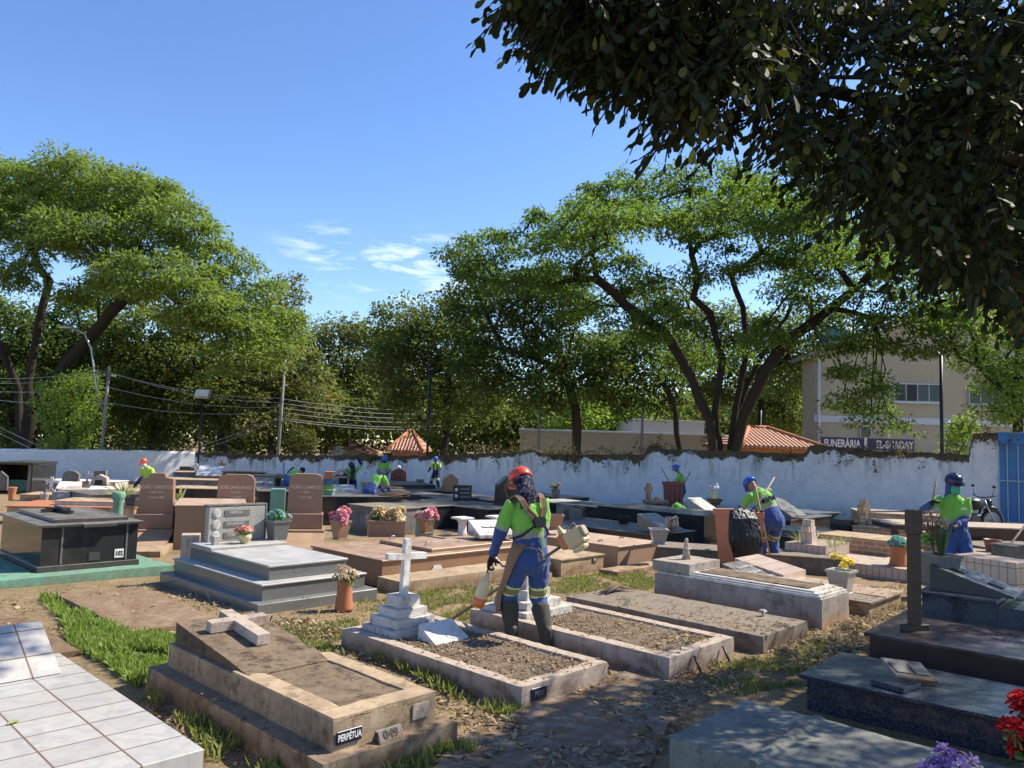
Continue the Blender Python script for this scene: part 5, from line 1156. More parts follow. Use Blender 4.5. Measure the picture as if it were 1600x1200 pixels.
st.build('dry_stems', 'stem', e2); bouquet(e2, -.12, -.04, .60, .17, 16, 'p_dry', .15, 8, .05, 33, greens=False)
a_, b_ = f.loc(1530, 915, H+.05); e2 = at_obj(f, 'memorial_plaque', a_, b_+.02, H+.001, 'dark sloping granite plaque with two name plates right of the snake plant pot', 'plaque', 0)
wedge(e2, 'block', -.30, .30, -.36, .36, 0, .02, .24, 'slate'); 
sl = math.degrees(math.atan2(.22, .72))
for s_ in (-.18, .16): pl = MB().box(-.12, .12, -.07, .07, 0, .012, .003, tf=I4(0, s_, .132+s_*.305, sl)).build('name_plate', 'bronze', e2); text_mesh('lettering', 'R.I.P.', .05, 'silver', pl, I4(0, s_, .132+s_*.305, sl) @ I4(0, 0, .0125), .001)
# concrete tomb bottom right
f = Fr(1046, 1190, R(48)); f.N = G(1046, 1151, .33); f.N.z = 0; H = .33; W = f.lb(1163, H)
e = gthing(f, 'tomb', 'plain rendered cement tomb with a mortar ridge in the near right corner', 'tomb'); f.foot(0, W, -3, 0, H)
blk(e, 'body', 0, W, -3.2, 0, -.1, H, 'concnear', rough=.006)
def ridge(y0, amp=.018):
    mb = MB(); 
    mb.prism([(-.05, 0), (.05, 0), (.015, amp), (-.015, amp)], 0, W, 'x', tf=I4(0, y0, H-.004)); mb.rough(.04, .006); return mb.build('mortar_ridge', 'concnear', e)
ridge(f.la(1173, H)); ridge(f.la(1173, H)-1.1)
a_, b_ = f.loc(1462, 1206, H); e2 = at_obj(f, 'flower_spray', a_, b_-.06, H, 'spray of purple and white cloth orchids at the bottom edge', 'flowers'); bouquet(e2, 0, 0, .0, .13, 9, 'p_purple', .10, 8, .062, 41); bouquet(e2, .15, .05, -.01, .08, 5, 'p_white', .07, 8, .04, 42)
# red flowers in tall container
a_, b_ = f.loc(1618, 1192, H); e2 = at_obj(f, 'flower_spray', a_, b_+.04, H, 'tall spray of deep red cloth flowers in the bottom right corner', 'flowers')
for k, (dx, dy, dz, r) in enumerate(((0, 0, .0, .10), (.03, -.03, .08, .09), (-.03, .04, .14, .08), (.03, .0, .20, .075), (.04, .02, .27, .06), (.08, .06, .05, .1))): bouquet(e2, dx, dy, dz, r, 8, 'p_red', r*.8, 9, .05, 50+k)
# ---- right background pieces
f = Fr(1440, 868, R(35)); e = gthing(f, 'tomb', 'long brown tomb with a pale dusty top behind the masked worker', 'tomb'); f.N = AT(1395, 818, 16.0); 
e.location = (f.N.x, f.N.y, gz(f.N.x, 16)); e.rotation_euler = (0, 0, R(-4)); hh = f.N.z-gz(0, 16)
blk(e, 'body', 0, 4.6, 0, 1.1, -.1, hh-.03, 'brnblk', 0); blk(e, 'cover_slab', -.03, 4.7, -.04, 1.2, hh-.0295, hh, 'rim', .005)
def simple(px, pyb, pyt, D, w, l, mat, label, name='tomb', cat='tomb', ang=None, cap=None, rough=0, zb=None, parts=None):
    c = AT(px, pyb, D); zg = gz(c.x, c.y); b0 = c.z if zb else zg; e = empty(name, (c.x, c.y, zg), BANG if ang is None else R(ang), label, cat)
    h = AT(px, pyt, D).z-zg; body = blk(e, 'body', 0, w, 0, l, (c.z-zg) if zb else -.1, h-(.025 if cap else 0), mat, .004 if not cap else 0, rough)
    if cap: blk(e, 'cover_slab', -.03, w+.03, -.03, l+.03, h-.0245, h, cap, .005)
    return e, h
simple(1535, 890, 866, 12.2, .75, .55, 'tan', 'low brown cement block behind the dark sloping plaque', 'stone_block', 'block', 38)
e, h = simple(1585, 900, 853, 10.8, .3, .3, 'stone', 'grey stone pedestal at the right edge', 'pedestal', 'pedestal', 30, cap='stone')
simple(1588, 915, 880, 9.6, .5, .8, 'tilesm', 'white tiled tomb corner at the right edge', 'tomb', 'tomb', 30)
c = AT(1551, 866, 12.6); e2 = empty('flower_pot', (c.x, c.y, c.z-.02), 0, 'empty maroon pot against the long brown tomb', 'flower pot'); pot_round(e2, 0, 0, 0, .13, .26, 'maroon')
MB().lathe([(.08, c.z*-1-.3), (.08, 0)], n=8).build('stand', 'tan', e2) if c.z > .35 else None

# ================================================================== the crowded rows behind
def pot_at(px, pyb, pyt, D, mat, label, kind='round', r=.13, flow=None, n=6, seed=0, fr_=None, fh=None, fsize=.06, greens=True, rz=0):
    c = AT(px, pyb, D); h = AT(px, pyt, D).z-c.z; e = empty('flower_pot', c, R(rz), label, 'flower pot')
    (pot_round if kind == 'round' else pot_sq)(e, 0, 0, 0, r, h, mat)
    if flow: bouquet(e, 0, 0, h, fr_ or r*1.3, n, flow, fh or r*1.4, 8, fsize, seed, greens)
    return e
def slab(px, pyb, pyt, D, w, l, mat, cap, label, **k): return simple(px, pyb, pyt, D, w, l, mat, label, cap=cap, **k)
def upright(px, pyb, pyt, D, w, t, prof, mat, label, ang=20, name='headstone', base=None):
    c = AT(px, pyb, D); h = AT(px, pyt, D).z-c.z; e = empty(name, c, R(ang), label, 'headstone')
    P = {'house': [(-.5, 0), (.5, 0), (.46, .72), (.0, 1), (-.46, .72)], 'arch': [(-.5, 0), (.5, 0), (.5, .6), (.38, .85), (.18, 1), (-.18, 1), (-.38, .85), (-.5, .6)], 'rect': [(-.5, 0), (.5, 0), (.5, 1), (-.5, 1)], 'rough': [(-.5, 0), (.5, 0), (.52, .7), (.40, .82), (.2, .97), (-.1, 1), (-.38, .8), (-.46, .3)]}[prof]
    hs = MB().prism([(a*w, b*h) for a, b in P], -t/2, t/2, 'y').build('stone', mat, e)
    if base: blk(e, 'base', -w*.7, w*.7, -t*1.3, t*1.3, -base, -.002, mat)
    return e, hs, h
def cross_at(px, pyb, pyt, D, w, t, mat, label, ang=20, base=True):
    c = AT(px, pyb, D); h = AT(px, pyt, D).z-c.z; e = empty('cross', c, R(ang), label, 'cross')
    cross_mesh(w, h, t, h*.64, t, mat, 'cross', e)
    if base: blk(e, 'base', -t*1.3, t*1.3, -t*1.2, t*1.2, -.12, 0.01, mat)
    return e
# -- left cluster in the sun
c = AT(23, 768, 27); e = empty('mausoleum', (c.x, c.y, c.z-.05), R(8), 'open fronted black granite mausoleum at the left edge', 'mausoleum'); h = AT(23, 722, 27).z-c.z+.05; wq = 24/F*27
mb = MB(); mb.box(-wq*1.3, wq, 0, 1.9, h-.09, h, .01).box(-wq*1.3, -wq*1.2, .02, 1.85, 0, h-.091).box(wq*.86, wq*.97, .02, 1.85, 0, h-.091).box(-wq*1.19, wq*.859, 1.7, 1.84, 0, h-.091).box(-wq*1.3, wq, -.05, 1.9, -.15, -.001); mb.build('shell', 'black', e)
MB().box(-wq*1.15, wq*.8, .8, 1.69, 0, h*.38).build('niche_back', 'greencon', e); MB().box(wq*.70, wq*.855, .0, .06, 0, h-.091).build('door_frame', 'stone', e)
slab(30, 790, 772, 24, 2.4, 1.2, 'tan', 'tan', 'low dusty tan tomb below the black mausoleum', ang=8)
upright(0, 766, 736, 21, .35, .12, 'house', 'stone', 'small grey pointed headstone cut by the left edge')
pot_at(18, 782, 761, 20.5, 'terra', 'plain terracotta pot on the tan tomb at the left', r=.11)
slab(10, 806, 790, 17, 2.6, 1.6, 'tan', 'terra', 'low tomb with orange tiled edge at the far left', ang=10)
e, hs, h = upright(110, 754, 735, 27.5, .55, .2, 'rough', 'stone', 'rough dark boulder headstone near the left wall', 10)
slab(66, 766, 750, 29, 2.6, 1.2, 'white', 'whiteclean', 'long white tomb running beside the boulder headstone', ang=5)
cross_at(80, 766, 745, 26, .42, .09, 'whiteclean', 'white cross rising behind the stone vase'); cross_at(136, 752, 736, 28, .3, .07, 'white', 'small pinkish cross right of the boulder headstone')
e2 = pot_at(69, 787, 771, 19, 'rim', 'pale fluted stone vase holding a small cross', 'round', .10); cross_mesh(.2, .36, .05, .24, .05, 'stone', 'cross', e2, I4(0, 0, .2))
plaque(107, 764, 24, .62, .4, .02, .22, 'whiteclean', 'white sloping plaque on the slab below the boulder headstone', 12)
slab(90, 786, 765, 22, 2.2, 1.0, 'white', 'rim', 'pale slab tomb carrying the white sloping plaque', ang=12)
e, hs, h = upright(97, 781, 768, 19.5, .42, .18, 'rect', 'graygran', 'small grey block headstone with a white oval', 10); MB().prism([(.09*math.cos(a*.5236), h/2+.05*math.sin(a*.5236)) for a in range(12)], -.10, -.091, 'y').build('photo_oval', 'whiteclean', hs)
pot_at(115, 779, 768, 20, 'stone', 'grey pot beside the block with a white oval', 'sq', .12)
slab(84, 800, 782, 17.5, 3.4, 1.0, 'white', 'tan', 'long pale tomb directly behind the black tomb', ang=6)
e, hs, h = upright(156, 760, 741, 24, .46, .3, 'house', 'rim', 'small brick niche shrine with figures', 12); MB().box(-.1, .1, -.17, -.151, .05, h*.55).build('niche', 'bronze', hs)  # dark sheet on the face paints the shade of the hollow
e, hs, h = upright(157, 745, 735, 28.5, .40, .25, 'rect', 'stone', 'square weathered stump behind the niche shrine', 12)
plaque(156, 772, 20.5, .58, .4, .02, .2, 'whiteclean', 'white sloping plaque left of the yucca plant', 12)
slab(140, 800, 773, 18.5, 1.1, 1.8, 'graydark', 'blacktop', 'dark slab tomb under the sloping plaque by the yucca')
e2 = pot_at(206, 790, 776, 17.5, 'bluegran', 'blue square pot left of the tall brown headstone', 'sq', .14)
c = AT(192, 782, 18.5); e2 = empty('yucca', (c.x, c.y, c.z), 0, 'drooping pale yucca plant behind the green pillar', 'plant'); MB().tube([(0, 0, -.3), (0, 0, .12)], .05, 6).build('stem', 'stem', e2); spikes(e2, 0, 0, .1, .50, 50, 'yucca', .55, .030, 3, 'leaves', .22)
c = AT(279, 786, 18); e2 = empty('snake_plant', (c.x, c.y, c.z), 0, 'sparse pale snake plant right of the tall brown headstone', 'plant'); spikes(e2, 0, 0, -.05, .5, 7, 'yucca', .12, .06, 5)
slab(272, 830, 789, 13.6, 1.15, 1.6, 'brown', 'brn2', 'plain brown box tomb between the two tallest brown headstones', ang=20)
MBx = simple(282, 858, 836, 11.6, .26, .26, 'rim', 'small pinkish granite block beside the grey granite tomb', 'stone_block', 'block', 20)
slab(262, 785, 762, 24, 2.2, 1.4, 'black', 'tan', 'long black tomb behind the tall brown headstone', ang=8)
slab(240, 765, 748, 31, 3.2, 1.6, 'stone', 'tan', 'grey tomb below the red capped worker', ang=8)
plaque(327, 744, 33, .95, .7, .05, .42, 'whiteclean', 'bright sloping plaque before the wall corner post', 10)
cross_at(306, 738, 724, 34, .42, .12, 'whiteclean', 'white cross at the wall corner post', 10)
e, hs, h = upright(293, 738, 729, 35, .6, .4, 'rect', 'black', 'low black block left of the wall corner post', 10)
e, hs, h = upright(320, 735, 727, 36, .45, .4, 'arch', 'stone', 'tiny domed niche stone right of the corner post', 10)
slab(270, 756, 737, 33.5, 2.6, 1.5, 'stone', 'tan', 'grey tomb at the foot of the wall corner', ang=10)
cross_at(346, 737, 719, 35, .36, .10, 'brownlong', 'weathered brown stone cross against the shaded wall', 10)
slab(338, 752, 737, 34, 2.0, 1.6, 'black', 'black', 'low black tomb carrying the brown stone cross', ang=12)
slab(372, 756, 742, 33, 2.4, 1.6, 'graydark', 'tan', 'grey gable topped tomb behind the round shouldered headstone', ang=14)
# -- centre
plaque(412, 762, 22, .56, .45, .03, .28, 'bluegran', 'blue granite sloping plaque with pale letters', 14, txt='Jardim da Paz')
slab(402, 800, 767, 20, 1.5, 2.0, 'black', 'blacktop', 'black tomb with the blue sloping plaque on it', ang=20)
e, h = simple(422, 784, 764, 18.5, .34, .34, 'greencon', 'dark green painted box between two headstones', 'green_box', 'box', 15)
pot_at(434, 760, 748, 27, 'bronze', 'small dark pot of dry flowers below the leaning pole', flow='p_dry', n=5, fr_=.16, fsize=.07)
slab(395, 760, 750, 30, 3.0, 1.4, 'stone', 'tan', 'pale dusty tomb before the shaded wall, left of centre', ang=5)
c = AT(527, 735, 37.5); e2 = empty('tall_cross', (c.x, c.y, gz(c.x, c.y)), R(12), 'tall dark cross rising above the wall head left of centre', 'cross'); z0 = c.z-e2.location.z; h = AT(527, 697, 37.5).z-e2.location.z
cross_mesh(.68, h-z0, .24, (h-z0)*.70, .36, 'stone', 'cross', e2, I4(0, 0, z0)); MB().box(-.28, .28, -.25, .25, z0-.18, z0, .01).box(-.5, .5, -.4, .4, -.1, z0-.181, .01).build('pedestal', 'tan', e2)
simple(508, 754, 737, 30, .55, .5, 'terra', 'terracotta coloured box planter by the dog kennel shaped niche', 'planter_box', 'planter', 20)
c = AT(534, 759, 27); e2 = empty('niche_house', (c.x, c.y, c.z-.1), R(18), 'pale niche shaped like a little gabled house', 'niche'); k = 27/F
MB().box(-11*k, 11*k, 0, .8, 0, 15*k+.1).build('wall', 'rim', e2); MB().prism([(-13*k, 14*k+.1), (0, 23*k+.1), (13*k, 14*k+.1), (13*k, 15.5*k+.1), (0, 25*k+.1), (-13*k, 15.5*k+.1)], -.1, .9, 'y').build('roof', 'rim', e2); MB().box(-5*k, 8*k, -.02, -.002, .1, 12*k+.1).build('opening_shade_sheet', 'black', e2)  # black sheet over the wall paints the shade inside the little house
plaque(514, 760, 24, .5, .4, .03, .22, 'bluegran', 'bluish sloping plaque behind the rightmost round headstone', 14)
plaque(536, 769, 21.5, .62, .4, .03, .2, 'graygran', 'grey blue sloping plaque in front of the niche house', 14)
slab(488, 812, 775, 19, 2.2, 2.0, 'black', 'blacktop', 'wide black tomb behind the pink flower pots', ang=20)
pot_at(512, 782, 765, 19.5, 'greencon', 'dark green planter behind the rightmost round headstone', 'sq', .16, 'p_green', 6, 71, .2, .12)
e2 = pot_at(570, 770, 760, 22.5, 'rim', 'small pale pot of dusky pink flowers before the blue capped workers', flow='p_dry', n=8, fr_=.17, fsize=.07, seed=61)
slab(556, 800, 772, 20, 1.7, 2.2, 'black', 'blacktop', 'black tomb with a pale edge under the dusky pink flowers', ang=22)
e, hs, h = upright(622, 752, 731, 31, .62, .25, 'house', 'redgran', 'red and black veined granite headstone at the long black pole', 18, base=.5)
MB().ball((0, 0, h+.02), .09, 5, (1, .6, 1)).build('ornament', 'whiteclean', hs)
slab(612, 790, 757, 26, 1.5, 2.2, 'brnblk', 'blacktop', 'dark tomb below the red veined headstone', ang=22)
pot_at(656, 760, 749, 28, 'stone', 'empty grey pot left of the long black pole', r=.15)
slab(632, 782, 767, 25, 2.2, 1.8, 'black', 'blacktop', 'low black tomb before the long black pole', ang=32)
e, hs, h = upright(703, 768, 740, 25.5, .50, .25, 'house', 'brownlong', 'brown house shaped headstone right of the walking worker', 20)
e, hs, h = upright(722, 782, 758, 21, .50, .10, 'rect', 'black', 'black headstone with two photo ovals', 10, base=.3)
for zz in (.3, .7): MB().prism([(-.17+.04*math.cos(a*.5236), h*zz+.05*math.sin(a*.5236)) for a in range(12)], -.062, -.051, 'y').build('photo_oval', 'whiteclean', hs)
for zz in (.25, .5, .75): MB().box(-.08, .2, -.058, -.051, h*zz-.025, h*zz+.025).build('name_plate', 'graydark', hs)
slab(690, 806, 779, 21.5, 1.4, 2.6, 'black', 'blacktop', 'long black tomb holding the headstone with two photo ovals')
slab(765, 796, 782, 22, 1.4, 2.4, 'black', 'blacktop', 'dusty black tomb behind the worker in the orange helmet')
slab(760, 822, 796, 18.5, 1.6, 3.2, 'black', 'blacktop', 'broad black tomb behind the white column stubs')
slab(650, 815, 792, 18.5, 1.4, 2.4, 'black', 'blacktop', 'black tomb just behind the rightmost pink flower pot')
slab(606, 812, 795, 17, .9, 1.5, 'stone', 'gslab', 'grey slab behind the trough of cream flowers')
e, hs, h = upright(790, 792, 743, 20, .55, .28, 'house', 'brnblk', 'dark brown shouldered headstone beside the orange helmet', 20)
simple(655, 812, 800, 15.5, .3, .3, 'greencon', 'small green painted post behind the rightmost pink flower pot', 'green_post', 'post', 20)
e2 = pot_at(868, 779, 765, 25, 'stone', 'grey pot of dried brown flowers against the wall', 'sq', .14, 'p_dry', 9, 81, .2, .3, .09)
slab(905, 810, 790, 21.5, 1.4, 2.2, 'black', 'graygran', 'long black tomb with a pale top before the wall, right of the orange helmet', ang=38)
slab(880, 790, 778, 25.5, 1.2, 2.4, 'black', 'graydark', 'low dark tomb under the pot of dried brown flowers', ang=40)
pot_at(866, 826, 804, 14.4, 'brownhead', 'empty brown granite pot right of the brush cutter man', 'sq', .17)
simple(880, 816, 790, 17.6, .3, .3, 'stone', 'tall grey block left of the smaller one behind the empty brown pot', 'stone_block', 'block', 30)
simple(897, 816, 796, 17.4, .22, .22, 'graydark', 'smaller grey block behind the empty brown pot', 'stone_block', 'block', 30)
simple(908, 818, 793, 18, .12, .9, 'redgran', 'thin reddish upright slab beside the grey blocks', 'stone_slab', 'slab', 30)
slab(930, 812, 803, 20.5, 2.0, 1.5, 'brnblk', 'tan', 'low earthy tomb in dappled shade behind the grey blocks')
slab(988, 808, 797, 23, 3.2, 1.6, 'brnblk', 'blacktop', 'long dark earth coloured tomb below the bench with a broken cross', ang=8)
slab(965, 832, 822, 17.5, 1.0, 2.8, 'stone', 'gslab', 'mottled grey cement tomb carrying the dark urn')
e2 = pot_at(974, 829, 806, 17, 'bronze', 'tall dark urn on the mottled cement tomb', 'round', .13)
wq = AT(905, 836, 16.2); e2 = empty('grave_slab', (wq.x, wq.y, wq.z), R(35), 'mossy sloping stone slab behind the brown granite tomb', 'plaque'); wedge(e2, 'slab', -.5, .5, -.4, .4, -.2, .02, .25, 'stone', .006)
c = AT(1024, 797, 24.5); e2 = empty('stone_bench', (c.x, c.y, c.z), R(0), 'stone bench with a broken cross and faded flowers near the wall', 'bench'); k = 24.5/F
MB().box(-18*k, 18*k, -.25, .25, 10*k, 15*k, .01).build('seat', 'stone', e2); 
for q in (-12, 0, 12): MB().box(q*k-.09, q*k+.09, -.2, .2, -.1, 10*k-.002, .005).build('leg', 'brnblk' if q == 0 else 'stone', e2)
bouquet(e2, 2*k, 0, 15*k, .16, 6, 'p_salmon', .06, 8, .07, 91, False)
e3 = cross_at(1013, 781, 755, 24.5, .24, .13, 'brownlong', 'broken brown cross stump standing on the stone bench', 25, False)
pot_at(1060, 803, 796, 20, 'white', 'pale bowl with bright green ribbon on a dark tomb', r=.2, flow='p_lime', n=6, fr_=.2, fh=.12, seed=93, fsize=.09)
slab(1030, 822, 802, 18.5, 1.3, 3.4, 'black', 'blacktop', 'black tomb below the bowl with the green ribbon')
slab(1075, 800, 790, 26, 2.4, 1.6, 'tan', 'white', 'pale tomb edge behind the maroon bin')
plaque(1100, 800, 20.5, .60, .65, .03, .36, 'graygran', 'shiny sloping granite plaque right of the maroon bin', 42)
slab(1100, 836, 806, 17.5, 1.6, 3.0, 'black', 'black', 'big black tomb behind the orange bin')
e2 = pot_at(1116, 788, 779, 22, 'bluegran', 'dark pot with wispy white flowers against the wall', 'sq', .2); spikes(e2, 0, 0, .15, .38, 12, 'yucca', .3, .02, 8); bouquet(e2, 0, 0, .45, .14, 5, 'p_white', .15, 8, .05, 95, False)
plaque(1032, 828, 15.5, .60, .7, .03, .30, 'graydark', 'dark sloping plaque with pale figures behind the granite pot', 42)
c = AT(1050, 826, 15.2); e2 = empty('statuette', c, 0, 'pale grey cluster of small angel figures on the dark plaque', 'statuette')
mb = MB()
for k_ in range(4):
    x_, y_ = (k_-1.5)*.07, .05*(k_ % 2); mb.lathe([(.045, 0), (.04, .08), (.028, .15), (.02, .17), (.03, .20), (.02, .23)], (x_, y_, 0), 10)
mb.tube([(-.1, 0, .14), (-.02, -.04, .2), (.08, 0, .24)], .018, 6).build('figures', 'rim', e2)
slab(1022, 862, 836, 15, 1.5, 3.2, 'black', 'blacktop', 'long black tomb under the angel figures, edge tilted to the camera')
pot_at(1029, 850, 826, 13.2, 'graygran', 'speckled granite pot on the long pale slab, left of the orange bin', 'sq', .15)
slab(1002, 876, 852, 13.9, 3.4, .8, 'stone', 'gslab', 'long pale grey slab reaching to the orange bin', ang=-17)
plaque(1228, 806, 19, .75, .7, .03, .42, 'graydark', 'dark sloping plaque behind the bent worker with a rake', 42)
slab(1235, 830, 812, 18.5, 2.4, 2.0, 'black', 'graydark', 'black stepped tomb right of the bent worker')
slab(1268, 852, 832, 15.5, 1.0, 1.8, 'stone', 'graydark', 'grey block tomb behind the tiled planter')
slab(1262, 822, 806, 20.5, 2.2, 2.0, 'black', 'graydark', 'long black tomb before the wall behind the planter')
e2 = at_obj(Fr(1318, 845), 'flower_trough', 0, 0, 0, 'square black granite planter with grey dried flowers', 'planter'); c = AT(1319, 840, 17); e2.location = (c.x, c.y, c.z); MB().box(-.22, .22, -.2, .2, -.3, .12, .005).box(-.18, .18, -.16, .16, .1205, .16).box(-.23, .23, -.21, .21, .161, .40, .005).build('trough', 'black', e2); bouquet(e2, -.05, 0, .4, .17, 7, 'p_teal', .25, 8, .05, 97, False)
slab(1300, 860, 846, 15, .9, 1.5, 'black', 'black', 'low black tomb under the square black planter')
slab(1345, 808, 800, 22, 3.0, 1.6, 'tan', 'rim', 'pale dusty tomb top behind the tiled cross', ang=-15)
slab(1398, 862, 846, 14, 1.0, 1.4, 'tilebrick', 'tan', 'small brown tiled tomb behind the terracotta vase')
slab(1560, 872, 858, 14, 1.6, 1.2, 'stone', 'gslab', 'grey cement ledge right of the masked worker', ang=10)
# ================================================================== people
def vv(*a): return Vector(a)
class Soft:
    """rounded limbs and trunks fused into one continuous surface"""
    def __init__(s): s.bm = bmesh.new()
    def loft(s, pts, rad, side=Vector((1, 0, 0)), n=14):
        pts = [Vector(p) for p in pts]; rings = []
        rad = [r if isinstance(r, tuple) else (r, r) for r in rad]
        P = [pts[0]]+pts+[pts[-1]]
        # domed ends
        t0 = (pts[1]-pts[0]).normalized(); t1 = (pts[-1]-pts[-2]).normalized()
        seq = [(pts[0]-t0*min(rad[0])*.7, (rad[0][0]*.45, rad[0][1]*.45), t0), (pts[0]-t0*min(rad[0])*.35, (rad[0][0]*.8, rad[0][1]*.8), t0)]
        for i, p in enumerate(pts): seq.append((p, rad[i], (pts[min(i+1, len(pts)-1)]-pts[max(i-1, 0)]).normalized()))
        seq += [(pts[-1]+t1*min(rad[-1])*.35, (rad[-1][0]*.8, rad[-1][1]*.8), t1), (pts[-1]+t1*min(rad[-1])*.7, (rad[-1][0]*.45, rad[-1][1]*.45), t1)]
        for p, (a, b), t in seq:
            u = side-t*side.dot(t)
            if u.length < .05: u = Vector((0, 1, 0))-t*t.y
            u.normalize(); v = t.cross(u)
            rings.append([s.bm.verts.new(p+u*a*math.cos(2*math.pi*k/n)+v*b*math.sin(2*math.pi*k/n)) for k in range(n)])
        for a, b in zip(rings, rings[1:]):
            for k in range(n): s.bm.faces.new((a[k], a[(k+1) % n], b[(k+1) % n], b[k]))
        s.bm.faces.new(rings[0][::-1]); s.bm.faces.new(rings[-1]); return s
    def ball(s, c, r, sc=(1, 1, 1), q=None):
        m = Matrix.Translation(c) @ (q.to_matrix().to_4x4() if q else Matrix()) @ Matrix.Diagonal((r*sc[0], r*sc[1], r*sc[2], 1))
        bmesh.ops.create_uvsphere(s.bm, u_segments=16, v_segments=10, radius=1, matrix=m); return s
    def build(s, name, mats, parent, voxel=.012, smooth=4, wrinkle=0.0, zone=None, label=None, wsc=(14, 14, 7)):
        bmesh.ops.recalc_face_normals(s.bm, faces=s.bm.faces[:])
        me = bpy.data.meshes.new('t'); s.bm.to_mesh(me); s.bm.free(); t = bpy.data.objects.new('t', me)
        m = t.modifiers.new('r', 'REMESH'); m.mode = 'VOXEL'; m.voxel_size = voxel
        m = t.modifiers.new('s', 'SMOOTH'); m.iterations = smooth; m.factor = .5
        out = evaluated_mesh(t); bpy.data.meshes.remove(me)
        out.name = name
        if wrinkle:
            for v in out.vertices:
                c = v.co; k = mnoise.noise(Vector((c.x*wsc[0], c.y*wsc[1], c.z*wsc[2])))+.5*mnoise.noise(Vector((c.x*22, c.y*22, c.z*13+4)))
                # ridged folds
                k = (.45-abs(k))*1.1
                v.co = c+v.normal*wrinkle*k
        out.materials.clear()
        for q in (mats if isinstance(mats, (list, tuple)) else [mats]): out.materials.append(M[q] if isinstance(q, str) else q)
        for p in out.polygons:
            p.use_smooth = True
            if zone: p.material_index = zone(p.center)
        o = bpy.data.objects.new(name, out); COL.objects.link(o); o.parent = parent
        if label: o['label'] = label
        return o
def ik(a, b, l1, l2, hint):
    d = b-a; L = min(d.length, (l1+l2)*.995); t = d.normalized(); b = a+t*L
    x = (l1*l1-l2*l2+L*L)/(2*L); h = math.sqrt(max(l1*l1-x*x, 0)); n = hint-t*hint.dot(t); n.normalize(); return a+t*x+n*h, b
def seg_t(p, a, b): d = b-a; t = max(0, min(1, (p-a).dot(d)/d.dot(d))); return (p-(a+d*t)).length, t
def person(label, pos, yaw, s=1.0, lean=8, side=0, hands=None, feet=None, hip=.90, head=(20, 0), helmet='helmetblue', style='helmet', top='green', vox=.02, legs='blue', world=None, mask=None, flap='navy', gait=False, twist=0, handdir=None):
    """x right, y forward, z up from the feet; hands and feet are targets in that frame"""
    e = empty('person', pos, R(yaw), label, 'person', 'cemetery workers in green and blue'); k = s
    X = Vector((1, 0, 0)); HIP = vv(0, 0, hip*k)
    RM = Matrix.Rotation(R(-lean), 3, 'X') @ Matrix.Rotation(R(side), 3, 'Y') ; RT = RM @ Matrix.Rotation(R(twist), 3, 'Z')
    if feet is None: feet = [vv(-.11, 0, 0), vv(.11, 0, 0)]
    else: feet = [Vector(f) for f in feet]
    off = -.25*math.sin(R(lean))*k if lean > 25 else 0
    HIP.y += off
    up = lambda z, y=0, x=0: HIP+RT @ vv(x*k, y*k, z*k)
    spine = [up(-.02), up(.10), up(.22, -.01), up(.36, -.015), up(.47, -.01), up(.53, 0)]
    RH = RM @ Matrix.Rotation(R(-head[0]), 3, 'X') @ Matrix.Rotation(R(head[1]), 3, 'Z')
    NB = up(.53, .0); HC = NB+RH @ vv(0, .015*k, .165*k)
    sh = [up(.465, -.01, -.185), up(.465, -.01, .185)]; hj = [HIP+vv(-.09*k, 0, -.04*k), HIP+vv(.09*k, 0, -.04*k)]
    if hands is None: hands = [vv(-.28, .12, .82), vv(.28, .12, .82)]
    mw = (Matrix.Translation(pos) @ Matrix.Rotation(R(yaw), 4, 'Z')).inverted()
    hands = [(mw @ Vector(h)) if world and world[i] else Vector(h)*k for i, h in enumerate(hands)]
    arms = []; 
    for i in (0, 1):
        hint = vv((-1 if i == 0 else 1)*.55, -.55, -.65); el, wr = ik(sh[i], hands[i], .285*k, .26*k, hint); arms.append((sh[i], el, wr))
    legj = []
    for i in (0, 1):
        an = feet[i]*k+vv(0, -.02*k, .085*k); kn, an2 = ik(hj[i], an, .43*k, .42*k, vv((-.12 if i == 0 else .12), 1, 0)); legj.append((hj[i], kn, an2))
    # ---- the body, one surface
    b = Soft(); b.loft(spine, [(.145*k, .10*k), (.135*k, .10*k), (.145*k, .10*k), (.165*k, .105*k), (.15*k, .085*k), (.07*k, .06*k)], RT @ X)
    b.loft([up(.50), NB+RH @ vv(0, 0, .07*k)], [.058*k, .052*k], RT @ X)
    b.loft([HC+RH @ vv(0, .005*k, -.075*k), HC+RH @ vv(0, .01*k, -.03*k), HC+RH @ vv(0, 0, .03*k), HC+RH @ vv(0, -.008*k, .075*k)], [(.045*k, .05*k), (.066*k, .082*k), (.074*k, .095*k), (.058*k, .075*k)], RH @ X)
    b.loft([HC+RH @ vv(0, .08*k, .018*k), HC+RH @ vv(0, .107*k, -.018*k)], [.011*k, .015*k]); 
    for q in (-1, 1): b.ball(HC+RH @ vv(q*.076*k, -.005*k, -.005*k), .022*k, (.5, .8, 1.3)); b.ball(HC+RH @ vv(q*.03*k, .088*k, .02*k), .012*k)
    b.loft([HC+RH @ vv(-.02*k, .088*k, -.048*k), HC+RH @ vv(.02*k, .088*k, -.048*k)], [.009*k, .009*k])
    for (a, e_, w_) in arms: b.loft([a, a.lerp(e_, .4), e_, e_.lerp(w_, .35), w_], [.05*k, .045*k, .036*k, .038*k, .026*k], RT @ X)
    for (h, kn, an) in legj: b.loft([h, h.lerp(kn, .5), kn, kn.lerp(an, .35), an], [.078*k, .068*k, .05*k, .052*k, .034*k]); b.loft([an+vv(0, -.03*k, -.04*k), an+vv(0, .14*k, -.06*k)], [(.036*k, .03*k), (.038*k, .02*k)])
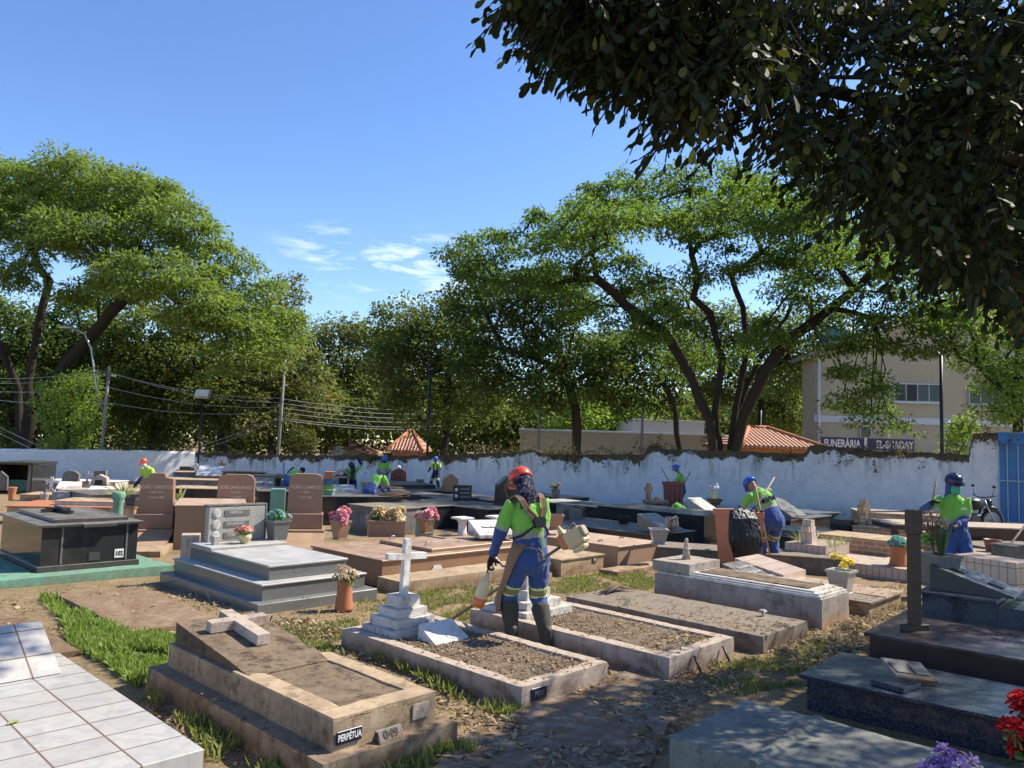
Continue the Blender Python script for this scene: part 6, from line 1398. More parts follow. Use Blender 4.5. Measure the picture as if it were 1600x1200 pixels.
    def hand(soft, i, g=1.0):
        a, el, wr = arms[i]; d = (wr-el).normalized() if handdir is None else (d_ if (d_ := Vector(handdir[i])).length else (wr-el).normalized()); d.normalize()
        sd = d.cross(vv(0, 0, 1)); 
        if sd.length < .2: sd = vv(1, 0, 0)
        sd.normalize(); nn = sd.cross(d); pm = wr+d*.05*k
        soft.loft([wr, wr+d*.04*k, wr+d*.085*k], [(.026*k*g, .02*k*g), (.04*k*g, .018*k*g), (.038*k*g, .016*k*g)], sd)
        for f in range(4):
            L = (.072, .08, .076, .06)[f]*k; o = wr+d*.088*k+sd*(f-1.5)*.0195*k
            c1 = o+d*L*.42-nn*L*.12; c2 = c1+d*L*.16-nn*L*.36; c3 = c2-d*L*.18-nn*L*.24
            soft.loft([o, c1, c2, c3], [.0095*k*g, .009*k*g, .0085*k*g, .0075*k*g])
        sg = 1 if i == 0 else -1
        o = wr+d*.03*k+sd*sg*.032*k; soft.loft([o, o+sd*sg*.028*k+d*.03*k-nn*.012*k, o+sd*sg*.018*k+d*.06*k-nn*.04*k], [.012*k*g, .011*k*g, .009*k*g])
    for i in (0, 1): hand(b, i)
    b.build('body', 'skin', e, min(vox, .014))
    # ---- clothes
    torso = (HIP, NB)
    def zshirt(c):
        best = min([(seg_t(c, *torso)[0]-.06*k, 0)]+[(seg_t(c, arms[i][0], arms[i][1])[0], 1+i) for i in (0, 1)]+[(seg_t(c, arms[i][1], arms[i][2])[0], 3+i) for i in (0, 1)])
        z = best[1]; t = seg_t(c, *torso)[1]
        if z in (3, 4): return 2
        if z in (1, 2):
            u = seg_t(c, arms[z-1][0], arms[z-1][1])[1]; return 0 if u < .74 else (1 if u < .88 else 2)
        return 0 if t > .38 else (1 if t > .26 else 2)
    b = Soft(); g = 1.0
    b.loft([up(-.10), up(.02), up(.12), up(.24, -.01), up(.36, -.02), up(.46, -.012), up(.52, -.005)], [(.175*k, .135*k), (.172*k, .135*k), (.165*k, .128*k), (.172*k, .13*k), (.182*k, .13*k), (.150*k, .105*k), (.080*k, .07*k)], RT @ X, 20)
    for (a, el, w_) in arms:
        b.loft([a.lerp(up(.45), .55), a.lerp(up(.46), .05), a.lerp(el, .4), el, el.lerp(w_, .4), el.lerp(w_, .92)], [.06*k, .068*k, .070*k, .062*k, .052*k, .042*k], RT @ X)
    b.build('shirt', [top, 'bandg', legs], e, min(vox, .016), 2, .017*k, zshirt)
    def zleg(c):
        best = min([(seg_t(c, legj[i][0], legj[i][1])[0], i) for i in (0, 1)]+[(seg_t(c, legj[i][1], legj[i][2])[0], 2+i) for i in (0, 1)]); i = best[1]
        if i < 2:
            u = seg_t(c, legj[i][0], legj[i][1])[1]
            if .70 < u < .745 or .90 < u < .945: return 1
            if .745 <= u <= .90: return 2
        return 0
    b = Soft(); b.loft([up(-.13), up(-.02), up(.07)], [(.165*k, .125*k), (.165*k, .13*k), (.155*k, .12*k)], X, 18)
    for (h, kn, an) in legj:
        end = kn.lerp(an, .34 if gait else .93)
        b.loft([h, h.lerp(kn, .45), kn, kn.lerp(end, .5), end], [.110*k, .100*k, .086*k, (.080 if not gait else .076)*k, (.072 if not gait else .066)*k], X)
    b.build('trousers', [legs, 'bandy', 'bandd'], e, min(vox, .016), 2, .018*k, zleg)
    for i, (h, kn, an) in enumerate(legj):
        b = Soft(); f0 = an+vv(0, 0, -.05*k)
        b.loft([an+vv(0, -.045*k, -.055*k), an+vv(0, .05*k, -.055*k), an+vv(0, .15*k, -.062*k)], [(.044*k, .035*k), (.047*k, .034*k), (.043*k, .026*k)], X); b.loft([an+vv(0, 0, -.03*k), an+vv(0, 0, .10*k)], [.05*k, .052*k])
        b.build('boot', 'boot', e, min(vox, .012), 2)
        if gait:
            b = Soft(); b.loft([kn.lerp(an, .24), kn.lerp(an, .40), kn.lerp(an, .7), an+vv(0, .01, -.02*k), an+vv(0, .04, -.055*k)], [.094*k, .088*k, .072*k, .062*k, (.062*k, .085*k)], X, 12)
            b.build('gaiter', 'gaiter', e, .012, 2, .004)
    for i in (0, 1):
        b = Soft(); hand(b, i, 1.22); a, el, w_ = arms[i]; b.loft([el.lerp(w_, .86), w_], [.044*k, .034*k]); b.build('glove', 'glove', e, .006 if vox < .015 else .012, 2)
    # ---- head wear
    ax = RH @ vv(0, 0, 1); fw = RH @ vv(0, 1, 0); rt = RH @ X; Q = Matrix((rt, fw, ax)).transposed().to_4x4(); T = Matrix.Translation(HC) @ Q @ Matrix.Scale(k, 4)
    if style == 'helmet':
        mb = MB(); prof = [(.124, .036), (.122, .055), (.120, .085), (.104, .122), (.072, .150), (.035, .163), (.008, .166)]
        mb.lathe([(.118, .03)]+prof, n=24)
        for v in mb.bm.verts: v.co.y *= 1.14; v.co.x *= .97
        mb.prism([(-.09, .07), (.09, .07), (.085, .135), (.045, .165), (-.045, .165), (-.085, .135)], .030, .044, 'z'); mb.tube([(0, -.12, .075), (0, -.07, .150), (0, 0, .172), (0, .07, .150), (0, .12, .075)], .012, 6)
        bmesh.ops.transform(mb.bm, matrix=T, verts=mb.bm.verts[:]); mb.build('helmet', helmet, e, smooth=False)
    else:
        b = Soft(); b.loft([HC+RH @ vv(0, -.01*k, .0), HC+RH @ vv(0, -.012*k, .05*k), HC+RH @ vv(0, -.012*k, .085*k)], [(.088*k, .108*k), (.088*k, .108*k), (.065*k, .08*k)], rt); 
        if style == 'cap': b.loft([HC+RH @ vv(0, .08*k, .045*k), HC+RH @ vv(0, .17*k, .03*k)], [(.07*k, .012*k), (.055*k, .008*k)], rt)
        b.build('cap', helmet, e, .010, 2)
    if flap:
        b = Soft(); b.loft([HC+RH @ vv(0, -.022*k, .055*k), HC+RH @ vv(0, -.040*k, -.05*k), NB+RM @ vv(0, -.045*k, .02*k), up(.42, -.085)], [(.094*k, .104*k), (.094*k, .088*k), (.100*k, .070*k), (.125*k, .04*k)], rt, 18)
        b.build('neck_flap', flap, e, min(vox, .012), 2, .008*k)
    if mask:
        b = Soft(); b.loft([HC+RH @ vv(0, .045*k, -.03*k), HC+RH @ vv(0, .048*k, -.065*k), HC+RH @ vv(0, .035*k, -.11*k)], [(.068*k, .064*k), (.066*k, .060*k), (.058*k, .05*k)], rt, 16); b.build('mask', mask, e, .010, 2, .003)
    return dict(e=e, up=up, RT=RT, HC=HC, NB=NB, arms=arms, legj=legj, HIP=HIP, RH=RH, k=k)
def gpos(px, D): p = AT(px, 700, D); return Vector((p.x, p.y, gz(p.x, p.y)))

# ---------------- the man with the brush cutter
if not __import__("os").environ.get("NOPPL"):
  BP = Vector((.225, 7.47, -.01)); YAW = 22
  SH0 = Vector((.56, 7.30, 1.00)); SH1 = Vector((-.60, 8.02, .06)); sdv = (SH1-SH0).normalized()
  lh = AT(768, 872, 7.52); rh_ = SH0+sdv*.42+Vector((0, 0, .02))
  main = person('man in an orange helmet working a brush cutter, seen from behind', BP, YAW, .985, 5, -4, hands=[lh, rh_], world=[1, 1], feet=[(-.155, .04, 0), (.150, -.10, 0)], hip=.905, head=(30, 8), helmet='helmetred', vox=.011, gait=True, flap='scarf', twist=4, handdir=[(-.15, .25, -.9), (0, 0, 0)])
  e = main['e']; up = main['up']; k = main['k']; RT = main['RT']
  # face visor frame hanging at the side of the helmet
  HC, RH = main['HC'], main['RH']
  MB().prism([(-.02, .05), (.13, .06), (.15, -.02), (.13, -.13), (.10, -.13), (.12, -.02), (.10, .03), (-.02, .02)], -.115, -.106, 'x', tf=Matrix.Translation(HC) @ Matrix((RH @ vv(1, 0, 0), RH @ vv(0, 1, 0), RH @ vv(0, 0, 1))).transposed().to_4x4()).build('visor', 'blackpl', e)
  # apron of brown leather wrapped on the left thigh
  mb = MB(); hj, kn, an = main['legj'][0]; rows = []
  for j in range(15):
      t = j/14; c = up(.10).lerp(hj, min(1, t*4)) if t < .25 else hj.lerp(kn, (t-.25)/.5) if t < .75 else kn.lerp(an, (t-.75)*1.3)
      rr = .165-.05*min(1, t*2.2); row = []
      a0 = 243-40*t; a1 = 30+80*max(0, t-.55)*1.2+0
      for i in range(15):
          a = R(a0+(a1-a0)*i/14); flare = 1+.12*t; wv_ = .008*math.sin(i*1.9+t*6)
          row.append(mb.bm.verts.new(c+vv(math.cos(a)*(rr*flare+wv_), math.sin(a)*(rr*.9*flare+wv_), -.10*t*math.sin(math.pi*i/14)*.5)))
      rows.append(row)
  for a, b in zip(rows, rows[1:]):
      for i in range(14): mb.bm.faces.new((a[i], a[i+1], b[i+1], b[i]))
  o = mb.build('apron', 'apron', e, smooth=True); sm = o.modifiers.new('s', 'SOLIDIFY'); sm.thickness = .006
  # harness: two padded straps down the back to a black pad, thin ones onwards
  def bpt(x, z, y=-.148): return up(z, y+.02*abs(x)/.1*.6, x)
  def strap(pts, w, mat, th=.010, parent=e):
      mb = MB(); fr = []
      for i, p in enumerate(pts):
          t = (pts[min(i+1, len(pts)-1)]-pts[max(i-1, 0)]).normalized(); n = (RT @ vv(0, -1, .0)); 
          if p.y > main['NB'].y: n = RT @ vv(0, .3, 1)
          sd_ = t.cross(n).normalized(); n2 = sd_.cross(t); fr.append([mb.bm.verts.new(p+sd_*w/2*a+n2*th*b) for a, b in ((-1, 0), (1, 0), (1, 1), (-1, 1))])
      for a, b in zip(fr, fr[1:]):
          for i in range(4): mb.bm.faces.new((a[i], a[(i+1) % 4], b[(i+1) % 4], b[i]))
      mb.bm.faces.new(fr[0]); mb.bm.faces.new(fr[-1]); return mb.build('harness_strap', mat, parent)
  for q in (-1, 1):
      pts = [bpt(.02*q+.045, .29), bpt(.06*q+.04, .35), bpt(.10*q+.015, .42), up(.50, -.115, .115*q), up(.545, -.05, .12*q), up(.535, .03, .125*q), up(.48, .10, .125*q)]
      strap(pts, .052, 'strap', .014); strap([p+RT @ vv(.027*q*-1, -.004, .0) for p in pts], .008, 'strapedge', .015)
      strap([bpt(.03*q+.045, .26), bpt(.09*q+.03, .22, -.145), up(.17, -.12, .14*q), up(.15, -.03, .185*q), up(.14, .06, .18*q)], .022, 'blackpl', .008)
  pad = MB().prism([(-.055, -.045), (.055, -.045), (.075, .03), (.05, .06), (-.05, .06), (-.075, .03)], -.018, .018, 'y').bm
  mbp = MB(); mbp.bm = pad; bmesh.ops.bevel(pad, geom=pad.edges[:], offset=.008, segments=2, affect='EDGES'); bmesh.ops.transform(pad, matrix=Matrix.Translation(bpt(.045, .275, -.155)) @ RT.to_4x4(), verts=pad.verts[:]); mbp.build('harness_pad', 'blackpl', e)
  strap([bpt(.055, .24, -.15), bpt(.07, .14, -.150), bpt(.08, .04, -.150)], .02, 'lime', .006)
  kn_ = MB().tube([up(.03, -.15, .01), up(.00, -.17, .04), up(-.03, -.16, .02), up(-.07, -.165, .05), up(-.11, -.16, .045)], .012, 6).tube([up(.02, -.15, .0), up(-.02, -.17, .03), up(-.10, -.16, .075)], .010, 6).build('knotted_cord', 'strap', e)
  strap([up(.03, -.152, .0), up(.055, -.15, -.08), up(.06, -.10, -.155), up(.06, 0, -.185)], .014, 'strap', .006)
  # the tool
  t = empty('brush_cutter', SH0, 0, 'petrol brush cutter with an orange and cream engine, held at the hip', 'brush cutter')
  L = (SH1-SH0).length; zx = sdv.to_track_quat('X', 'Z').to_matrix().to_4x4()
  def TB(name, mat, fn, parent=t):
      mb = MB(); fn(mb)
      if name not in ('shaft', 'gear_head'): bmesh.ops.transform(mb.bm, matrix=Matrix.Scale(.86, 4), verts=mb.bm.verts[:])
      bmesh.ops.transform(mb.bm, matrix=zx, verts=mb.bm.verts[:]); return mb.build(name, mat, parent)
  TB('shaft', 'shaft', lambda m_: m_.tube([(0, 0, 0), (L, 0, 0)], .0145, 10))
  en = TB('engine', 'cream', lambda m_: m_.box(-.24, -.02, -.085, .085, -.10, .085, .014))
  TB('starter_cover', 'orange', lambda m_: m_.box(-.05, .055, -.08, .08, -.06, .10, .012), en)
  TB('clutch_housing', 'cream', lambda m_: m_.lathe([(.075, 0), (.06, .06), (.028, .16), (.02, .2)], n=14) or [setattr(v, 'co', vv(v.co.z-.02, v.co.y, -v.co.x)) for v in m_.bm.verts], en)
  TB('air_filter', 'rim', lambda m_: m_.box(-.275, -.2, -.05, .07, -.05, .07, .012), en)
  TB('muffler', 'strap', lambda m_: m_.box(-.20, -.10, -.105, -.080, -.06, .04, .012).tube([(-.21, .03, .09), (-.2, .03, .13), (-.1, .03, .13), (-.09, .03, .09)], .010, 6), en)
  TB('fuel_tank', 'bottle', lambda m_: m_.box(-.20, -.04, -.07, .07, -.155, -.099, .018), en)
  TB('gear_head', 'iron', lambda m_: m_.box(L-.05, L+.05, -.03, .03, -.045, .03, .012).lathe([(.06, -.07), (.065, -.05), (.04, -.03)], (L+.02, 0, 0), 14))
  lhp = main['e'].matrix_basis @ main['arms'][0][2]; W0 = lhp-SH0
  c0 = SH0+sdv*.62-SH0
  hb = MB().tube([c0, c0+Vector((-.02, -.01, .07)), W0+Vector((.10, .02, -.10)), W0+Vector((.045, 0, -.03)), W0+Vector((-.01, 0, .0))], .011, 8).build('handle_bar', 'metal', t)
  MB().tube([W0+Vector((.07, .012, -.065)), W0+Vector((-.015, 0, -.02)), W0+Vector((-.03, 0, -.09))], .017, 8).build('grip', 'blackpl', hb)
  MB().tube([W0+Vector((-.03, 0, -.09)), W0+Vector((-.05, -.01, -.20))], .010, 6).build('trigger', 'blackpl', hb)
  # bottle hanging from the handle
  bp = lhp+Vector((-.03, -.01, -.16)); bo = empty('bottle', bp, 0, 'cloudy plastic bottle of orange fuel hanging below his glove', 'bottle'); bo.rotation_euler = (R(4), R(17), 0)
  MB().lathe([(.003, 0), (.018, -.004), (.018, -.03), (.03, -.05), (.050, -.10), (.060, -.16), (.062, -.30), (.055, -.335), (.02, -.34)], n=20).build('bottle_body', 'bottle', bo); MB().lathe([(.0631, -.25), (.0638, -.30), (.056, -.338), (.02, -.343)], n=20).build('fuel', 'juice', bo)
  MB().tube([(0, 0, -.02), (.03, 0, .10)], .004, 5).tube([(.005, 0, -.34), (-.003, 0, -.41)], .005, 5).build('cord', 'platew', bo)

  # ---------------- bent worker at the orange bin
  p = gpos(1203, 13.4)
  w2 = person('worker bending over the orange bin, letters WM on the back, blue helmet', p, 8, 1.0, 30, -17, hands=[(-.45, .45, .85), (-.16, .58, .78)], hip=.90, head=(25, 8), vox=.016, flap=None)
  up = w2['up']; RT = w2['RT']
  fm = Matrix.Translation(up(.27, -.168, -.04)) @ RT.to_4x4() @ Matrix.Rotation(R(90), 4, 'X')
  text_mesh('lettering', 'WM', .12, 'navy', w2['e'], fm @ Matrix.Translation((.045, 0, 0)), .012, bold=True)
  MB().lathe([(.052, 0), (.052, .016), (.036, .016), (.036, 0)], n=20).build('logo', 'navy', w2['e']).matrix_basis = fm @ Matrix.Translation((-.10, 0, 0))
  def pole(a, b, r, mat, name, label, cat, tines=None):
      e = empty(name, a, 0, label, cat); a, b = Vector(a), Vector(b); MB().tube([(0, 0, 0), b-a], r, 8).build('handle', mat, e)
      if tines:
          d = (b-a).normalized(); s_ = d.cross(vv(0, 0, 1)).normalized(); mb = MB().tube([b-a-s_*.2, b-a+s_*.2], .012, 6)
          for i in range(9): q = b-a+s_*(i-4)*.05; mb.tube([q, q+vv(0, 0, -.07)], .005, 4)
          mb.build('head', 'iron', e)
      return e
  pole(AT(1180, 759, 12.9), AT(1203, 868, 12.55), .014, 'wood', 'broom', 'pale wooden pole crossing in front of the bent worker', 'broom')
  pole(AT(1210, 746, 13.3), AT(1176, 802, 12.7), .014, 'woodgrey', 'rake', 'darker wooden pole slanting up from the orange bin', 'rake')
  # ---------------- masked worker on the right
  p = gpos(1490, 11.2)
  w3 = person('masked worker in navy helmet facing the camera, arm bent across the waist', p, 167, 1.0, 2, 2, hands=[(.06, .25, 1.02), AT(1456, 786, 11.0)], world=[0, 1], hip=.90, head=(14, 12), helmet='helmetnavy', vox=.014, mask='mask', flap='blue')
  MB().prism([(-.05, 0), (.05, 0), (.03, .02), (-.02, .035)], 0, .004, 'y', tf=Matrix.Translation(w3['up'](.34, .135, -.09))).build('badge', 'platew', w3['e'])
  pole(AT(1464, 748, 11.05), AT(1446, 838, 11.1), .013, 'wood', 'rake', 'wooden pole held upright in the masked worker\'s raised hand', 'rake')
  pole(AT(1608, 812, 11.6), AT(1547, 893, 10.9), .014, 'woodgrey', 'broom', 'long grey handle leaning at the right edge of the picture', 'broom')
  # ---------------- far workers
  P_ = person
  P_('worker in a red cap seen from the chest up behind the tall brown headstone', gpos(240, 22), 150, .97, 20, 0, hip=.74, head=(10, 15), helmet='helmetred', style='cap', hands=[(-.2, .35, .8), (.25, .3, .75)], flap=None, mask='platew', top='lime')
  b_ = P_('bent worker in a black cap holding an upright pole beside a headstone', gpos(459, 25.5), -40, .95, 52, 0, hip=.84, helmet='navy', style='beanie', hands=[(-.42, .22, 1.22), (.2, .5, .5)], flap=None)
  pole(AT(444, 722, 25.4), AT(443, 775, 25.4), .02, 'blue', 'rake', 'blue pole standing beside the bent worker in a black cap', 'rake')
  c_ = P_('worker in a purple cap with long dark hair, one arm raised', gpos(552, 27.5), 170, .98, 24, -6, hip=.80, helmet='helmetnavy', style='beanie', hands=[(-.24, .1, 1.62), (.2, .4, .7)], flap=None, legs='navy')
  hcp = c_['HC']; b = Soft(); b.loft([hcp+vv(-.03, -.05, .02), hcp+vv(-.06, -.07, -.15), hcp+vv(-.10, .04, -.35), hcp+vv(-.12, .08, -.55)], [.09, .085, .07, .03]); b.build('hair', 'letterblk', c_['e'], .012, 2)
  P_('stooping worker in blue trousers gathering branches behind the cream flowers', gpos(588, 20.5), -40, .98, 46, 0, hip=.86, helmet='blue', style='beanie', hands=[(.05, .6, .45), (.2, .62, .45)], flap='navy')
  bd_ = empty('brush_bundle', AT(612, 775, 19.8), 0, 'armful of dry cut twigs in the stooping worker\'s hands', 'twigs'); mb = MB()
  for i in range(24): a = Vector(rng.normal(0, .10, 3)); mb.tube([a+vv(-.3, 0, .0), a*1.5, a+vv(.35, 0, .05)], .009, 4)
  mb.build('twigs', 'stem', bd_)
  P_('standing worker in a blue helmet facing the camera before the wall', gpos(602, 32), 185, 1.0, 6, 0, hip=.90, head=(20, 0), hands=[(-.12, .3, 1.0), (.15, .3, .98)], flap='navy', mask='letterblk')
  wq = gpos(683, 31.5); wq.z = AT(683, 766, 31.5).z
  f_ = P_('walking worker in a blue helmet with black harness beside the long pole', wq, 165, .80, 4, 0, hip=.88, feet=[(-.22, .1, 0), (.24, -.05, 0)], head=(20, -10), hands=[(-.25, .35, .95), (.3, .25, 1.0)], flap=None, top='lime', legs='navy', mask='letterblk')
  for q in (-1, 1):
      a = f_['up'](.50, .12, .09*q); b2 = f_['up'](.12, .14, .10*q); MB().tube([a, b2], .022, 6).build('harness_strap', 'blackpl', f_['e'])
  P_('worker in a blue helmet in profile behind the maroon bin', gpos(1066, 26.4), 75, 1.0, 8, 0, hip=.9, feet=[(-.1, .18, 0), (.1, -.15, 0)], hands=[(-.1, .45, 1.05), (.2, .4, 1.0)], flap=None)
  pole(AT(1033, 731, 25.6), AT(1050, 760, 25.3), .02, 'woodgrey', 'broom', 'thin dark handle sticking out of the maroon bin to the left', 'broom')
  pole(AT(1079, 737, 26.0), AT(1066, 762, 25.6), .02, 'woodgrey', 'broom', 'thin handle rising right of the worker behind the maroon bin', 'broom')

# ================================================================== bins
def bin_thing(px0, px1, pyt, D, mat, label, ang=20, bag=False):
    c = gpos((px0+px1)/2, D); w_ = (px1-px0)/F*D/2*.82; h = AT((px0+px1)/2, pyt, D).z-c.z; e = empty('wheeled_bin', c, R(ang), label, 'bin')
    mb = MB(); z0 = .08
    v = []
    for z, q in ((z0, .78), (h-.10, .97), (h-.0999, 1.06), (h, 1.06), (h, .96), (z0+.05, .74)): v.append([mb.bm.verts.new((sx*w_*q, sy*w_*q*1.05+.0, z)) for sx, sy in ((-1, -1), (1, -1), (1, 1), (-1, 1))])
    mb.bm.faces.new(v[0][::-1]); mb.bm.faces.new(v[-1])
    for a, b in zip(v, v[1:]):
        for i in range(4): mb.bm.faces.new((a[i], a[(i+1) % 4], b[(i+1) % 4], b[i]))
    bmesh.ops.bevel(mb.bm, geom=mb.bm.edges[:], offset=.008, segments=1, affect='EDGES')
    bd = mb.build('body', mat, e)
    for q in (-.62, 0, .62): MB().prism([(q*w_-.03, .2), (q*w_+.03, .2), (q*w_+.035, h-.12), (q*w_-.035, h-.12)], -w_*1.06, -w_*.80, 'y').build('rib', mat, bd) if not bag else None
    if bag: 
        for q in (.72, .92): MB().prism([(q*w_*.9-.025, .12), (q*w_*.9+.02, .12), (q*w_+.03, h-.10), (q*w_-.03, h-.10)], -w_*1.09, -w_*.8, 'y').build('rib', mat, bd)
    MB().tube([(-w_*.8, w_*1.1, h-.04), (-w_*.7, w_*1.3, h-.02), (w_*.7, w_*1.3, h-.02), (w_*.8, w_*1.1, h-.04)], .016, 6).build('handle', mat, e)
    for q in (-1, 1): MB().lathe([(.03, -.03), (.09, -.025), (.095, 0), (.09, .025), (.03, .03)], n=16).build('wheel', 'blackpl', e).matrix_basis = I4(q*w_*.72, w_*.72, .095, 0, 90)
    if bag:
        b = Soft(); y = -w_*1.12
        b.loft([vv(-.10, y+.05, h+.01), vv(-.10, y-.03, h-.12), vv(-.09, y-.07, h*.62), vv(-.04, y-.06, h*.36), vv(.05, y+.0, h*.12)], [(w_*.70, .05), (w_*.92, .09), (w_*1.05, .12), (w_*.84, .11), (w_*.26, .06)], vv(1, 0, 0), 24)
        for i in range(9): x = -w_*1.0+w_*.19*i; b.loft([vv(x*.75-.03, y+.03, h+.005), vv(x*.9, y-.12, h*.72), vv(x*1.0, y-.16, h*.5)], [.018, .022, .012])
        for i in range(6): x = -w_+w_*.33*i; b.loft([vv(x, y+.04, h+.0), vv(x+w_*.3, y+.01, h+.012)], [.014, .016])
        b.build('rubbish_bag', 'bag', e, .010, 1, .022, wsc=(26, 26, 2.2))
    return e
bin_thing(1122, 1186, 797, 12.7, 'orange', 'faded orange wheeled bin with a black bag hanging over its front', 14, True)
bin_thing(1038, 1068, 753, 25.4, 'maroon', 'maroon wheeled bin standing near the shaded wall', 12)

# ================================================================== motorcycle beside the gate
c = gpos(1548, 19.6); k = 19.6/F; e = empty('motorcycle', c, R(12), 'dark motorcycle parked by the wall behind the masked worker', 'motorcycle')
zc = AT(1550, 816, 19.6).z-c.z; zc = max(zc, .30)
def wheel(x, name='wheel'):
    mb = MB(); th = [i*math.pi*2/28 for i in range(28)]; rr = .30; rings = []
    for a in th:
        cc = vv(x+rr*math.cos(a), 0, zc+rr*math.sin(a)); o = vv(math.cos(a), 0, math.sin(a)); rings.append([mb.bm.verts.new(cc+o*.045*math.cos(b)+vv(0, 1, 0)*.045*math.sin(b)) for b in [j*math.pi/4 for j in range(8)]])
    for i in range(28):
        for j in range(8): mb.bm.faces.new((rings[i][j], rings[i][(j+1) % 8], rings[(i+1) % 28][(j+1) % 8], rings[(i+1) % 28][j]))
    wo = mb.build(name, 'blackpl', e, smooth=True); mb = MB(); mb.tube([(x, -.05, zc), (x, .05, zc)], .05, 10)
    for i in range(18): a = i*math.pi/9; mb.tube([(x, 0, zc), (x+.27*math.cos(a), 0, zc+.27*math.sin(a))], .004, 4)
    mb.tube([(x+.265*math.cos(a), 0, zc+.265*math.sin(a)) for a in th+[0]], .012, 6); mb.build('rim', 'metal', wo)
wheel(.0); wheel(-1.22)
MB().tube([(0, -.07, zc), (-.28, -.07, zc+.55)], .022, 8).tube([(0, .07, zc), (-.28, .07, zc+.55)], .022, 8).build('fork', 'metal', e)
MB().tube([(.27, 0, zc+.20), (.12, 0, zc+.34), (-.06, 0, zc+.37), (-.24, 0, zc+.28)], [.03, .045, .045, .03], 8).build('mudguard', 'blackpl', e)
MB().tube([(-.22, -.36, zc+.68), (-.30, -.12, zc+.62), (-.30, .12, zc+.62), (-.22, .36, zc+.68)], .014, 8).build('handlebar', 'blackpl', e)
for q in (-1, 1): MB().tube([(-.25, .28*q, zc+.66), (-.24, .33*q, zc+.86)], .007, 5).ball((-.24, .33*q, zc+.90), .055, 6, (.5, 1, .7)).build('mirror', 'blackpl', e)
MB().ball((-.10, 0, zc+.47), .11, 8, (.8, 1, 1)).build('headlight', 'glassd', e)
MB().ball((-.52, 0, zc+.45), .22, 8, (1.2, .7, .7)).build('fuel_tank', 'blackpl', e); MB().box(-1.25, -.70, -.12, .12, zc+.40, zc+.50, .04).build('seat', 'blackpl', e)
MB().box(-.75, -.42, -.14, .14, zc-.10, zc+.22, .04).tube([(-.3, 0, zc+.4), (-.5, 0, zc-.1), (-1.0, 0, zc-.05), (-1.2, 0, zc)], .03, 6).build('engine', 'iron', e)
